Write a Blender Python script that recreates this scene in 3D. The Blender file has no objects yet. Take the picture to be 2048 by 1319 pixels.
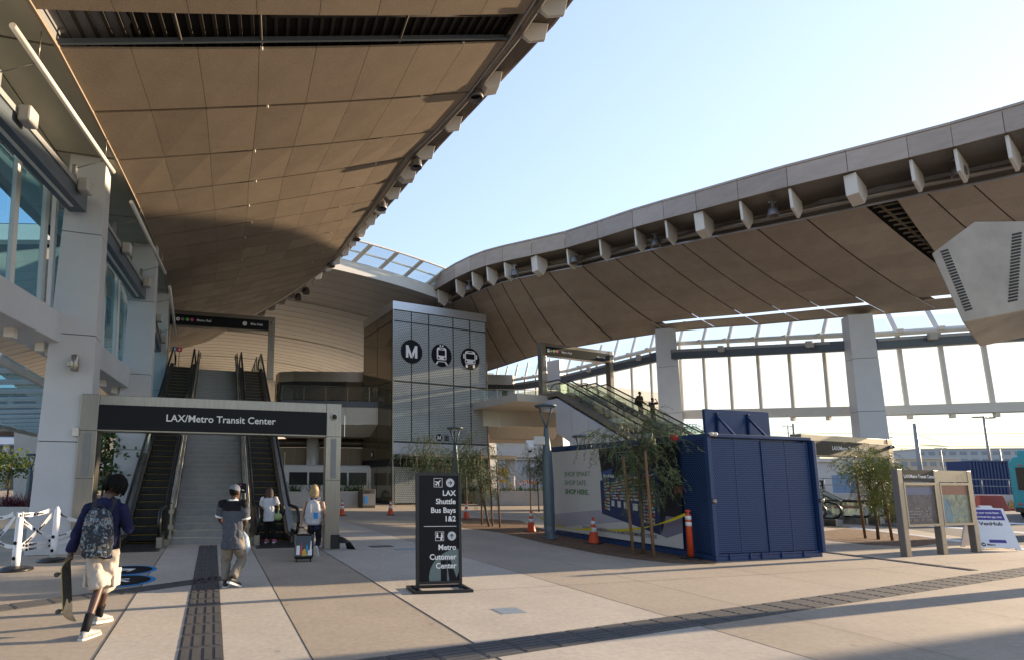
import bpy, bmesh, math, random
from mathutils import Vector as V3, Matrix
random.seed(7)
SC = bpy.context.scene
COL = SC.collection
rad = math.radians
# ------------------------------------------------------------------ camera
PF, PCX, PCY = 1080.0, 751.2, 808.5          # focal length and principal point, photo pixels (2048 wide)
PIT, ROL, EYE = 0.136, 0.0082, 1.75
_c, _s = math.cos(PIT), math.sin(PIT)
_a, _b = math.cos(ROL), math.sin(ROL)
CR = V3((_a, -_b*_s, _b*_c)); CU = V3((-_b, -_a*_s, _a*_c)); CW = V3((0, _c, _s)); CO = V3((0, 0, EYE))
cam = bpy.data.cameras.new('camera'); camo = bpy.data.objects.new('camera', cam); COL.objects.link(camo)
cam.sensor_fit = 'HORIZONTAL'; cam.sensor_width = 36.0; cam.lens = PF/2048*36.0
cam.shift_x = (1024-PCX)/2048; cam.shift_y = (PCY-659.5)/2048
cam.clip_start = 0.05; cam.clip_end = 4000
M4 = Matrix.Identity(4)
for i in range(3):
    M4[i][0] = CR[i]; M4[i][1] = CU[i]; M4[i][2] = -CW[i]; M4[i][3] = CO[i]
camo.matrix_world = M4
SC.camera = camo
# ------------------------------------------------------------------ sky, sun, exposure
SUN_AZ, SUN_EL = rad(71.5), rad(12.3)
SKY_K, SKY_H, SKY_S = .55, .511, .80
world = bpy.data.worlds.new('World'); SC.world = world; world.use_nodes = True
wn = world.node_tree.nodes; wl = world.node_tree.links
sky = wn.new('ShaderNodeTexSky'); sky.sky_type = 'NISHITA'; sky.sun_disc = False
sky.sun_elevation = SUN_EL; sky.sun_rotation = SUN_AZ
sky.air_density = 1.0; sky.dust_density = 0.6; sky.ozone_density = 2.0; sky.altitude = 20
bg = wn['Background']; bg.inputs['Strength'].default_value = 0.15
# soft shoulder so that the sky round the low sun keeps its colour
sep = wn.new('ShaderNodeRGBToBW'); wl.new(sky.outputs[0], sep.inputs[0])
sh_ = wn.new('ShaderNodeMath'); sh_.operation = 'MULTIPLY_ADD'; sh_.inputs[1].default_value = SKY_K; sh_.inputs[2].default_value = 1.0; wl.new(sep.outputs[0], sh_.inputs[0])
dv = wn.new('ShaderNodeMath'); dv.operation = 'DIVIDE'; dv.inputs[0].default_value = 1.58; wl.new(sh_.outputs[0], dv.inputs[1])
ml = wn.new('ShaderNodeVectorMath'); ml.operation = 'SCALE'; wl.new(sky.outputs[0], ml.inputs[0]); wl.new(dv.outputs[0], ml.inputs['Scale'])
hs = wn.new('ShaderNodeHueSaturation'); hs.inputs['Hue'].default_value = SKY_H; hs.inputs['Saturation'].default_value = SKY_S; wl.new(ml.outputs[0], hs.inputs['Color'])
wl.new(hs.outputs[0], bg.inputs['Color'])
sl = bpy.data.lights.new('sun', 'SUN'); sl.energy = 3.2; sl.angle = rad(0.55); sl.color = (1.0, 0.77, 0.52)
so = bpy.data.objects.new('sun', sl); COL.objects.link(so)
sd = V3((math.sin(SUN_AZ)*math.cos(SUN_EL), math.cos(SUN_AZ)*math.cos(SUN_EL), math.sin(SUN_EL)))
so.rotation_euler = sd.to_track_quat('Z', 'Y').to_euler()
so.location = sd*200
vs = SC.view_settings; vs.view_transform = 'Standard'; vs.look = 'None'; vs.exposure = 1.92; vs.gamma = 1
SC.cycles.max_bounces = 8; SC.cycles.diffuse_bounces = 6; SC.cycles.glossy_bounces = 3
SC.cycles.transparent_max_bounces = 24; SC.cycles.transmission_bounces = 4
SC.cycles.sample_clamp_indirect = 6.0; SC.cycles.caustics_reflective = False; SC.cycles.caustics_refractive = False
# ------------------------------------------------------------------ pixel <-> place helpers
def ray(x, y): return CR*((x-PCX)/PF) + CU*((PCY-y)/PF) + CW
def G(x, y, z=0.0):
    d = ray(x, y); return CO + d*((z-EYE)/d.z)
def D(x, y, Y):
    d = ray(x, y); return CO + d*(Y/d.y)
def PLN(x, y, o, n):
    d = ray(x, y); return CO + d*((V3(o)-CO).dot(n)/d.dot(n))
def ang(deg): return V3((math.sin(rad(deg)), math.cos(rad(deg)), 0))
E1 = ang(-16.65); E2 = ang(90-16.65)           # the plaza grid
F1 = ang(-23.0); F2 = ang(67.0)                # the lift tower grid
UP = V3((0, 0, 1))
def lerp(a, b, t): return a+(b-a)*t
# ------------------------------------------------------------------ materials
MATS = {}
def mat(name, col, rough=0.6, metal=0.0, var=0.0, scale=6.0, bump=0.0, bscale=60.0, island=0.0, stretch=None, spec=0.5, bdist=0.01, fine=0.0, emit=None):
    if name in MATS: return MATS[name]
    m = bpy.data.materials.new(name); m.use_nodes = True; MATS[name] = m
    nt = m.node_tree; N = nt.nodes; L = nt.links; p = N['Principled BSDF']
    p.inputs['Base Color'].default_value = (*col, 1); p.inputs['Roughness'].default_value = rough
    p.inputs['Metallic'].default_value = metal; p.inputs['Specular IOR Level'].default_value = spec
    if emit:
        p.inputs['Emission Color'].default_value = (*emit[0], 1); p.inputs['Emission Strength'].default_value = emit[1]
    tc = N.new('ShaderNodeTexCoord'); vec = tc.outputs['Object']
    if stretch:
        mp = N.new('ShaderNodeMapping'); mp.inputs['Scale'].default_value = stretch; L.new(vec, mp.inputs[0]); vec = mp.outputs[0]
    val = None
    def addv(sock):
        nonlocal val
        if val is None: val = sock
        else:
            a = N.new('ShaderNodeMath'); a.operation = 'ADD'; L.new(val, a.inputs[0]); L.new(sock, a.inputs[1]); val = a.outputs[0]
    def noise(sc, det, amt):
        n = N.new('ShaderNodeTexNoise'); n.inputs['Scale'].default_value = sc; n.inputs['Detail'].default_value = det; n.inputs['Roughness'].default_value = .65
        L.new(vec, n.inputs['Vector'])
        mr = N.new('ShaderNodeMapRange'); mr.inputs[1].default_value = .3; mr.inputs[2].default_value = .7; mr.inputs[3].default_value = -amt; mr.inputs[4].default_value = amt
        L.new(n.outputs['Fac'], mr.inputs[0]); addv(mr.outputs[0]); return n
    if var: noise(scale, 6, var)
    if fine: noise(scale*25, 2, fine)
    if island:
        g = N.new('ShaderNodeNewGeometry'); mr = N.new('ShaderNodeMapRange'); mr.inputs[3].default_value = -island; mr.inputs[4].default_value = island
        L.new(g.outputs['Random Per Island'], mr.inputs[0]); addv(mr.outputs[0])
    if val is not None:
        b = N.new('ShaderNodeMath'); b.operation = 'ADD'; b.inputs[1].default_value = 1.0; L.new(val, b.inputs[0])
        mx = N.new('ShaderNodeVectorMath'); mx.operation = 'SCALE'; mx.inputs[0].default_value = col; L.new(b.outputs[0], mx.inputs['Scale'])
        L.new(mx.outputs[0], p.inputs['Base Color'])
        r2 = N.new('ShaderNodeMath'); r2.operation = 'MULTIPLY_ADD'; r2.inputs[1].default_value = -.35; r2.inputs[2].default_value = rough; r2.use_clamp = True
        L.new(val, r2.inputs[0]); L.new(r2.outputs[0], p.inputs['Roughness'])
    if bump:
        n = N.new('ShaderNodeTexNoise'); n.inputs['Scale'].default_value = bscale; n.inputs['Detail'].default_value = 3; L.new(vec, n.inputs['Vector'])
        bp = N.new('ShaderNodeBump'); bp.inputs['Strength'].default_value = bump; bp.inputs['Distance'].default_value = bdist
        L.new(n.outputs['Fac'], bp.inputs['Height']); L.new(bp.outputs[0], p.inputs['Normal'])
    return m
def holes(name, col, rough, metal, pitch, radius, axes='xz', hole_alpha=1.0, back=None, stagger=True, tr_col=(1, 1, 1)):
    """sheet metal or frit with a real dot grid: dots become see-through (hole_alpha) or a second colour"""
    if name in MATS: return MATS[name]
    m = mat(name, col, rough, metal, var=.06, scale=2.0)
    nt = m.node_tree; N = nt.nodes; L = nt.links; p = N['Principled BSDF']; out = N['Material Output']
    tc = N.new('ShaderNodeTexCoord'); sp = N.new('ShaderNodeSeparateXYZ'); L.new(tc.outputs['Object'], sp.inputs[0])
    def mth(op, a, b=None, c=None):
        n = N.new('ShaderNodeMath'); n.operation = op
        for i, x in enumerate((a, b, c)):
            if x is None: continue
            if isinstance(x, (int, float)): n.inputs[i].default_value = x
            else: L.new(x, n.inputs[i])
        return n.outputs[0]
    ix = {'x': 0, 'y': 1, 'z': 2}
    if isinstance(axes, V3):
        h = mth('ADD', mth('MULTIPLY', sp.outputs[0], axes.x), mth('MULTIPLY', sp.outputs[1], axes.y)); axes = 'xz'
    elif axes == 'hz':
        # horizontal run = length of the object-space xy vector along both axes
        h = mth('ADD', mth('MULTIPLY', sp.outputs[0], .958), mth('MULTIPLY', sp.outputs[1], .2865))
    elif axes == 'gz':
        h = mth('ADD', mth('MULTIPLY', sp.outputs[0], -.2865), mth('MULTIPLY', sp.outputs[1], .958))
    else: h = sp.outputs[ix[axes[0]]]
    vv = sp.outputs[ix[axes[1]]] if axes[1] in ix else sp.outputs[2]
    a = mth('DIVIDE', h, pitch); b = mth('DIVIDE', vv, pitch*.87 if stagger else pitch)
    if stagger:
        row = mth('FLOOR', b); a = mth('ADD', a, mth('MULTIPLY', mth('MODULO', row, 2.0), .5))
    fa = mth('SUBTRACT', mth('FRACT', a), .5); fb = mth('SUBTRACT', mth('FRACT', b), .5)
    dist = mth('SQRT', mth('ADD', mth('MULTIPLY', fa, fa), mth('MULTIPLY', fb, fb)))
    inside = mth('LESS_THAN', dist, radius/pitch)
    t = N.new('ShaderNodeBsdfTransparent') if back is None else N.new('ShaderNodeBsdfDiffuse')
    t.inputs[0].default_value = (*(tr_col if back is None else back), 1)
    mix = N.new('ShaderNodeMixShader'); L.new(mth('MULTIPLY', inside, hole_alpha), mix.inputs[0]); L.new(p.outputs[0], mix.inputs[1]); L.new(t.outputs[0], mix.inputs[2])
    L.new(mix.outputs[0], out.inputs['Surface'])
    return m
def glass(name, tint=(.8, .9, .9), refl=.08, frit=0.0, frit_col=(.7, .75, .75), rough=.02):
    """thin pane: tinted see-through + fresnel mirror + optional white frit share"""
    if name in MATS: return MATS[name]
    m = bpy.data.materials.new(name); m.use_nodes = True; MATS[name] = m
    nt = m.node_tree; N = nt.nodes; L = nt.links; N.remove(N['Principled BSDF']); out = N['Material Output']
    t = N.new('ShaderNodeBsdfTransparent'); t.inputs[0].default_value = (*tint, 1)
    g = N.new('ShaderNodeBsdfGlossy'); g.inputs['Roughness'].default_value = rough
    lw = N.new('ShaderNodeLayerWeight'); lw.inputs['Blend'].default_value = .25
    mr = N.new('ShaderNodeMapRange'); mr.inputs[3].default_value = refl; mr.inputs[4].default_value = min(1, refl+.7); pw = N.new('ShaderNodeMath'); pw.operation = 'POWER'; pw.inputs[1].default_value = 4.0; lw.inputs['Blend'].default_value = .5; L.new(lw.outputs['Facing'], pw.inputs[0]); L.new(pw.outputs[0], mr.inputs[0])
    base = t.outputs[0]
    if frit:
        d = N.new('ShaderNodeBsdfDiffuse'); d.inputs[0].default_value = (*frit_col, 1)
        tl = N.new('ShaderNodeBsdfTranslucent'); tl.inputs[0].default_value = (*frit_col, 1)
        ad = N.new('ShaderNodeMixShader'); ad.inputs[0].default_value = .5; L.new(d.outputs[0], ad.inputs[1]); L.new(tl.outputs[0], ad.inputs[2])
        mf = N.new('ShaderNodeMixShader'); mf.inputs[0].default_value = frit; L.new(base, mf.inputs[1]); L.new(ad.outputs[0], mf.inputs[2]); base = mf.outputs[0]
    mx = N.new('ShaderNodeMixShader'); L.new(mr.outputs[0], mx.inputs[0]); L.new(base, mx.inputs[1]); L.new(g.outputs[0], mx.inputs[2])
    L.new(mx.outputs[0], out.inputs['Surface'])
    return m
# ------------------------------------------------------------------ mesh builder
class MB:
    def __init__(s): s.v = []; s.f = []; s.mi = []; s.sm = []
    def add(s, vs, fs, mi=0, smooth=False):
        o = len(s.v); s.v += [V3(v) for v in vs]
        for f in fs: s.f.append([o+i for i in f]); s.mi.append(mi); s.sm.append(smooth)
        return s
    def quad(s, a, b, c, d, mi=0): return s.add([a, b, c, d], [(0, 1, 2, 3)], mi)
    def poly(s, pts, mi=0): return s.add(pts, [tuple(range(len(pts)))], mi)
    def hexa(s, p, mi=0):   # 8 points: bottom 4 ccw, top 4 ccw
        return s.add(p, [(3, 2, 1, 0), (4, 5, 6, 7), (0, 1, 5, 4), (1, 2, 6, 5), (2, 3, 7, 6), (3, 0, 4, 7)], mi)
    def box(s, c, size, ax=(V3((1, 0, 0)), V3((0, 1, 0)), UP), mi=0):
        c = V3(c); x, y, z = [V3(a)*h*.5 for a, h in zip(ax, size)]
        return s.hexa([c-x-y-z, c+x-y-z, c+x+y-z, c-x+y-z, c-x-y+z, c+x-y+z, c+x+y+z, c-x+y+z], mi)
    def frm(s, o, x, y, z, x0, x1, y0, y1, z0, z1, mi=0):  # box in a local frame
        P = lambda a, b, c: V3(o)+V3(x)*a+V3(y)*b+V3(z)*c
        return s.hexa([P(x0, y0, z0), P(x1, y0, z0), P(x1, y1, z0), P(x0, y1, z0), P(x0, y0, z1), P(x1, y0, z1), P(x1, y1, z1), P(x0, y1, z1)], mi)
    def beam(s, p0, p1, w, h, up=UP, mi=0):
        p0, p1 = V3(p0), V3(p1); d = (p1-p0); L = d.length; d = d/L; x = d.cross(V3(up))
        if x.length < 1e-4: x = d.cross(V3((1, 0, 0)))
        x.normalize(); z = x.cross(d).normalized()
        return s.box((p0+p1)*.5, (w, L, h), (x, d, z), mi)
    def loft(s, rings, caps=True, mi=0, smooth=True, closed=True):
        n = len(rings[0]); vs = [p for r in rings for p in r]; fs = []
        for i in range(len(rings)-1):
            for j in range(n if closed else n-1):
                k = (j+1) % n; fs.append((i*n+j, i*n+k, (i+1)*n+k, (i+1)*n+j))
        s.add(vs, fs, mi, smooth)
        if caps and closed:
            o = len(s.v)-len(vs)
            s.f.append([o+j for j in range(n)][::-1]); s.mi.append(mi); s.sm.append(False)
            s.f.append([o+(len(rings)-1)*n+j for j in range(n)]); s.mi.append(mi); s.sm.append(False)
        return s
    def tube(s, pts, r, n=10, caps=True, mi=0, smooth=True):
        pts = [V3(p) for p in pts]; rs = r if isinstance(r, (list, tuple)) else [r]*len(pts)
        rings = []; t0 = None
        for i, p in enumerate(pts):
            d = (pts[min(i+1, len(pts)-1)]-pts[max(i-1, 0)]).normalized()
            if t0 is None:
                x = d.cross(UP)
                if x.length < 1e-3: x = d.cross(V3((1, 0, 0)))
                x.normalize()
            else:
                x = (t0-d*t0.dot(d))
                if x.length < 1e-5: x = d.orthogonal()
                x.normalize()
            t0 = x; y = d.cross(x)
            rings.append([p+(x*math.cos(2*math.pi*j/n)+y*math.sin(2*math.pi*j/n))*rs[i] for j in range(n)])
        return s.loft(rings, caps, mi, smooth)
    def lathe(s, o, prof, n=20, axis=UP, mi=0, smooth=True):
        ax = V3(axis).normalized(); x = ax.orthogonal().normalized(); y = ax.cross(x); o = V3(o)
        rings = [[o+ax*h+(x*math.cos(2*math.pi*j/n)+y*math.sin(2*math.pi*j/n))*max(r, 1e-4) for j in range(n)] for r, h in prof]
        return s.loft(rings, True, mi, smooth)
    def prism(s, pts, d, mi=0):   # planar polygon pushed along d
        pts = [V3(p) for p in pts]; n = len(pts); d = V3(d)
        fs = [tuple(range(n))[::-1], tuple(range(n, 2*n))]+[(i, (i+1) % n, n+(i+1) % n, n+i) for i in range(n)]
        return s.add(pts+[p+d for p in pts], fs, mi)
    def disc(s, o, x, y, r, n=28, d=None, mi=0):
        pts = [V3(o)+V3(x)*math.cos(2*math.pi*j/n)*r+V3(y)*math.sin(2*math.pi*j/n)*r for j in range(n)]
        return s.poly(pts, mi) if d is None else s.prism(pts, d, mi)
    def sphere(s, o, rx, ry=None, rz=None, n=12, mi=0):
        ry = ry or rx; rz = rz or rx; o = V3(o); rings = []
        for i in range(1, n//2+1):
            a = math.pi*i/(n//2+1); rings.append([o+V3((rx*math.sin(a)*math.cos(2*math.pi*j/n), ry*math.sin(a)*math.sin(2*math.pi*j/n), -rz*math.cos(a))) for j in range(n)])
        return s.loft(rings, True, mi, True)
WM = {}
def wm(o): return WM.get(o.name, Matrix.Identity(4)) if o else Matrix.Identity(4)
def root(name, label, cat, loc, group=None, rz=0.0, kind=None):
    o = bpy.data.objects.new(name, None); COL.objects.link(o); o.empty_display_size = .2
    o.location = V3(loc); o.rotation_euler = (0, 0, rz)
    WM[o.name] = Matrix.Translation(V3(loc)) @ Matrix.Rotation(rz, 4, 'Z')
    return tag(o, label, cat, group, kind)
def tag(o, label=None, cat=None, group=None, kind=None):
    if label: o['label'] = label
    if cat: o['category'] = cat
    if group: o['group'] = group
    if kind: o['kind'] = kind
    return o
def part(m, name, mats, parent=None, local=False, bevel=0.0, seg=2, label=None, loc=None, weld=False, sub=0):
    me = bpy.data.meshes.new(name); mw = wm(parent)
    if parent is None and loc is not None: mw = Matrix.Translation(V3(loc))
    inv = mw.inverted()
    vs = m.v if local else [inv @ v for v in m.v]
    me.from_pydata([tuple(v) for v in vs], [], m.f)
    if not isinstance(mats, (list, tuple)): mats = [mats]
    for k in mats: me.materials.append(k)
    me.polygons.foreach_set('material_index', m.mi); me.polygons.foreach_set('use_smooth', m.sm)
    if weld or True:
        b = bmesh.new(); b.from_mesh(me)
        if weld: bmesh.ops.remove_doubles(b, verts=b.verts, dist=1e-4)
        bmesh.ops.recalc_face_normals(b, faces=b.faces); b.to_mesh(me); b.free()
    me.update()
    o = bpy.data.objects.new(name, me); COL.objects.link(o)
    if parent: o.parent = parent; WM[o.name] = mw
    elif loc is not None: o.location = V3(loc); WM[o.name] = mw
    if bevel:
        bv = o.modifiers.new('bevel', 'BEVEL'); bv.width = bevel; bv.segments = seg; bv.limit_method = 'ANGLE'; bv.angle_limit = rad(40)
    if sub:
        sb = o.modifiers.new('sub', 'SUBSURF'); sb.levels = sub; sb.render_levels = sub
    if label: o['label'] = label
    return o
def solo(m, name, mats, label, cat, loc, group=None, kind=None, **k):
    return tag(part(m, name, mats, None, loc=loc, **k), label, cat, group, kind)
def struct(m, name, mats, **k):
    o = part(m, name, mats, **k); o['kind'] = 'structure'; return o
def copy_tree(o, loc, rz=None, label=None, parent=None):
    c = o.copy(); COL.objects.link(c)
    if parent is None:
        c.location = V3(loc)
        if rz is not None: c.rotation_euler = (0, 0, rz)
        if label: c['label'] = label
    else: c.parent = parent
    for ch in list(o.children): copy_tree(ch, None, None, None, c)
    return c
def lettering(text, o, x, y, size, m, parent, name='lettering', align='LEFT', bold=0.0, depth=.004, spacing=1.0, width=1.0, valign='TOP_BASELINE'):
    """real letters cut as a thin mesh on the plane o + x*right + y*up"""
    cu = bpy.data.curves.new('t', 'FONT'); cu.body = text; cu.size = size; cu.align_x = align; cu.align_y = valign
    cu.offset = bold*size; cu.extrude = depth*.5; cu.space_character = spacing; cu.resolution_u = 3
    ob = bpy.data.objects.new('t', cu); COL.objects.link(ob)
    dg = bpy.context.evaluated_depsgraph_get(); me = bpy.data.meshes.new_from_object(ob.evaluated_get(dg))
    bpy.data.objects.remove(ob); bpy.data.curves.remove(cu)
    x = V3(x).normalized(); y = V3(y).normalized(); n = x.cross(y); mm = MB()
    mm.v = [V3(o)+x*(v.co.x*width)+y*v.co.y+n*(v.co.z+depth*.5+.001) for v in me.vertices]
    mm.f = [list(p.vertices) for p in me.polygons]; mm.mi = [0]*len(mm.f); mm.sm = [False]*len(mm.f)
    bpy.data.meshes.remove(me)
    return part(mm, name, m, parent)
def resample(pts, step=None, count=None):
    pts = [V3(p) for p in pts]; L = [0]
    for a, b in zip(pts, pts[1:]): L.append(L[-1]+(b-a).length)
    n = count or max(1, int(round(L[-1]/step))); out = []
    for i in range(n+1):
        s = L[-1]*i/n; k = 0
        while k < len(L)-2 and L[k+1] < s: k += 1
        out.append(pts[k].lerp(pts[k+1], (s-L[k])/(L[k+1]-L[k])))
    return out
def spline(pts, per=6):
    pts = [V3(p) for p in pts]; P = [pts[0]*2-pts[1]]+pts+[pts[-1]*2-pts[-2]]; out = []
    for i in range(1, len(P)-2):
        for k in range(per):
            t = k/per; a, b, c, d = P[i-1:i+3]
            out.append(.5*((2*b)+(c-a)*t+(2*a-5*b+4*c-d)*t*t+(3*b-a-3*c+d)*t**3))
    out.append(pts[-1]); return out
# ------------------------------------------------------------------ palette
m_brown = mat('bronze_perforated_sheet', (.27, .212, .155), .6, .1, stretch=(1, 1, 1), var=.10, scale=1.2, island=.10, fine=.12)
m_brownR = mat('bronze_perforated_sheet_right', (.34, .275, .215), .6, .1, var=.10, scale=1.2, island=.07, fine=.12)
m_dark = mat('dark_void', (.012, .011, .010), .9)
m_olive = mat('olive_painted_panel', (.30, .28, .21), .45, .1, var=.08, scale=.8, island=.04)
m_fascia = mat('brushed_steel_fascia', (.33, .265, .215), .5, .2, var=.10, scale=1.5, island=.10, stretch=(1, 1, 3))
m_fin = mat('white_painted_fin', (.66, .62, .56), .5, var=.05, scale=3, island=.04)
m_white = mat('white_metal_panel', (.52, .53, .545), .42, var=.06, scale=.9, island=.03)
m_cream = mat('cream_vault_panel', (.84, .81, .74), .5, var=.04, scale=.8, island=.04)
m_steelw = mat('white_painted_steel', (.62, .61, .57), .5, var=.05, scale=2)
m_bluegrey = mat('blue_grey_steel', (.085, .105, .125), .45, .1, var=.08, scale=3)
m_joint = mat('black_joint', (.02, .02, .02), .8)
m_zinc = mat('brushed_stainless', (.30, .275, .245), .33, .9, var=.12, scale=4, stretch=(8, 8, .6), bump=.04, bscale=30)
m_grey = mat('grey_painted_metal', (.22, .22, .22), .5, .2, var=.06)
m_black = mat('black_satin', (.012, .013, .016), .38, var=.1, scale=5)
m_pane_w = glass('screen_glass_west', (.94, .95, .93), .05, .32, (.86, .84, .78))
m_pane_e = glass('screen_glass_east', (.32, .63, .76), .05, .22, (.20, .46, .56))
m_pane = glass('clear_glass', (.86, .92, .92), .07)
m_skyl = glass('skylight_glass', (.75, .83, .82), .06, .25, (.72, .76, .72))
# ------------------------------------------------------------------ ground
def concrete(name, col, spk=.10):
    m = mat(name, col, .78, 0, var=.09, scale=.55, fine=spk, bump=.25, bscale=140, bdist=.004); nt = m.node_tree; N = nt.nodes; L = nt.links; p = N['Principled BSDF']
    tc = N.new('ShaderNodeTexCoord'); v = N.new('ShaderNodeTexVoronoi'); v.inputs['Scale'].default_value = 1.6; L.new(tc.outputs['Object'], v.inputs['Vector'])   # trodden gum and drips
    lt = N.new('ShaderNodeMapRange'); lt.inputs[1].default_value = .045; lt.inputs[2].default_value = .070; lt.inputs[3].default_value = .72; lt.inputs[4].default_value = 1.0; L.new(v.outputs['Distance'], lt.inputs[0])
    n2 = N.new('ShaderNodeTexNoise'); n2.inputs['Scale'].default_value = .23; n2.inputs['Detail'].default_value = 8; n2.inputs['Roughness'].default_value = .7; L.new(tc.outputs['Object'], n2.inputs['Vector'])
    r2 = N.new('ShaderNodeMapRange'); r2.inputs[1].default_value = .35; r2.inputs[2].default_value = .65; r2.inputs[3].default_value = .88; r2.inputs[4].default_value = 1.10; L.new(n2.outputs['Fac'], r2.inputs[0])
    mu = N.new('ShaderNodeMath'); mu.operation = 'MULTIPLY'; L.new(lt.outputs[0], mu.inputs[0]); L.new(r2.outputs[0], mu.inputs[1])
    sc = N.new('ShaderNodeVectorMath'); sc.operation = 'SCALE'; src = p.inputs['Base Color'].links[0].from_socket; L.new(src, sc.inputs[0]); L.new(mu.outputs[0], sc.inputs['Scale']); L.new(sc.outputs[0], p.inputs['Base Color']); return m
m_tan = concrete('tan_aggregate_concrete', (.362, .308, .240))
m_light = concrete('light_aggregate_concrete', (.46, .415, .35))
m_road = mat('asphalt', (.055, .055, .058), .85, var=.15, scale=.5, fine=.2)
m_mulch = mat('brown_mulch', (.16, .095, .055), .95, var=.35, scale=6, bump=.8, bscale=70, bdist=.03, fine=.3)
g = MB(); g.quad((-1500, -40, 0), (1500, -40, 0), (1500, 3000, 0), (-1500, 3000, 0)); struct(g, 'plaza_ground', m_tan)
def sheet(pts, z, name, m):
    q = MB(); q.poly([(p[0], p[1], z) for p in pts]); return struct(q, name, m)
def ln(p, q, t): return G(*p).lerp(G(*q), t)
# light bands of paving run along the plaza grid
def along(px, a, b):  # line through pixel px on the ground, from a to b metres along E1
    o = G(*px); return o+E1*a, o+E1*b
a0, a1 = along((332, 1095), -9, 22); b0, b1 = along((502, 1095), -9, 22)
sheet([a0, b0, b1, a1], .004, 'paving_band', m_light)
c0, c1 = G(952, 1288)+(G(952, 1288)-G(647, 1101)).normalized()*5, G(647, 1101)+(G(647, 1101)-G(952, 1288)).normalized()*14
d0, d1 = G(1608, 1312), G(923, 1111)+(G(923, 1111)-G(1608, 1312)).normalized()*14
d0 = d0+(d0-d1).normalized()*5
sheet([c0, d0, d1, c1], .004, 'paving_band', m_light)
e0 = [G(0, 1135), G(255, 1135), G(120, 1319), G(-320, 1319)]
jm = MB()
def joint(p, q, w=.012):
    d = (q-p).normalized(); n = V3((-d.y, d.x, 0))*w*.5; z = UP*.006; jm.quad(p-n+z, q-n+z, q+n+z, p+n+z)
for p, q in ((a0, a1), (b0, b1), (c0, c1), (d0, d1)): joint(p, q)
for k in range(-3, 9):                                              # saw cuts across the plaza
    o = E1*(5.2*k)+E2*0
    joint(o-E2*14+V3((0, 3.0, 0)), o+E2*34+V3((0, 3.0, 0)), .008)
for k in (2, 3, 4, 5): joint(E2*(2.9*k+1.5)-E1*6, E2*(2.9*k+1.5)+E1*11, .008)
struct(jm, 'paving_joint', m_joint)
# mulch bed round the young trees beside the store
bed = [G(835, 1046), G(915, 1052), G(1000, 1064), G(1090, 1085), G(1190, 1105), G(1260, 1116), G(1345, 1125), G(1432, 1127), G(1436, 1118), G(1108, 1064), G(1065, 1050), G(1040, 1040), G(950, 1035), G(860, 1036)]
sheet(bed, .008, 'mulch_bed', m_mulch)
bed2 = [G(1640, 1062), G(1650, 1078), G(1730, 1088), G(1830, 1092), G(1880, 1085), G(1870, 1075), G(1760, 1062), G(1690, 1056)]
sheet(bed2, .008, 'mulch_bed', m_mulch)
# tactile guide paths
m_tact = mat('dark_grey_tactile_tile', (.085, .083, .082), .6, 0, var=.12, scale=3, island=.12)
def tactile(p, q, w, rows=4):
    q = V3(q); p = V3(p); d = (q-p).normalized(); n = V3((d.y, -d.x, 0)); L = (q-p).length; t = MB(); k = max(1, int(L/.45))
    for i in range(k):
        s0, s1 = L*i/k+.006, L*(i+1)/k-.006
        for r in range(2):
            x0 = -w/2+w/2*r+.004; x1 = -w/2+w/2*(r+1)-.004
            t.frm(p, n, d, UP, x0, x1, s0, s1, .0, .010)
            for b in range(rows//2):
                xc = x0+(x1-x0)*(b+.5)/(rows//2); t.frm(p, n, d, UP, xc-.028, xc+.028, s0+.03, s1-.03, .010, .016)
    return struct(t, 'tactile_path', m_tact)
ta = G(416.5, 1090); tactile(G(401, 1319)-(ta-G(401, 1319)).normalized()*1.0, ta, .44)
tactile(G(-60, 1224), G(450, 1155), .40)
tactile(G(700, 1340), G(2090, 1136), .46, 6)
tactile(G(1640, 1102), G(1950, 1140), .24, 2)
# steel and concrete covers in the paving
def cover(px, w, h, col, name='access_cover'):
    o = G(*px); q = MB(); q.frm(o, E2, E1, UP, -w/2-.03, w/2+.03, -h/2-.03, h/2+.03, 0, .006, 1); q.frm(o, E2, E1, UP, -w/2, w/2, -h/2, h/2, .001, .010, 0); return q, o
m_cover = mat('blue_grey_cover', (.30, .36, .40), .5, .3, var=.1)
for px, w, h, lab, mm in (((1018, 1221), .36, .30, 'pale blue square access cover in the light paving band', m_cover), ((812, 1098), .55, .30, 'pale grey access cover just left of the black sign', m_cover), ((762, 1092), .62, .35, 'dark grey access cover left of the pale one', m_tact)):
    q, o = cover(px, w, h, mm); solo(q, 'access_cover', [mm, m_light], lab, 'access cover', o, group='access covers in the paving')
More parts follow.
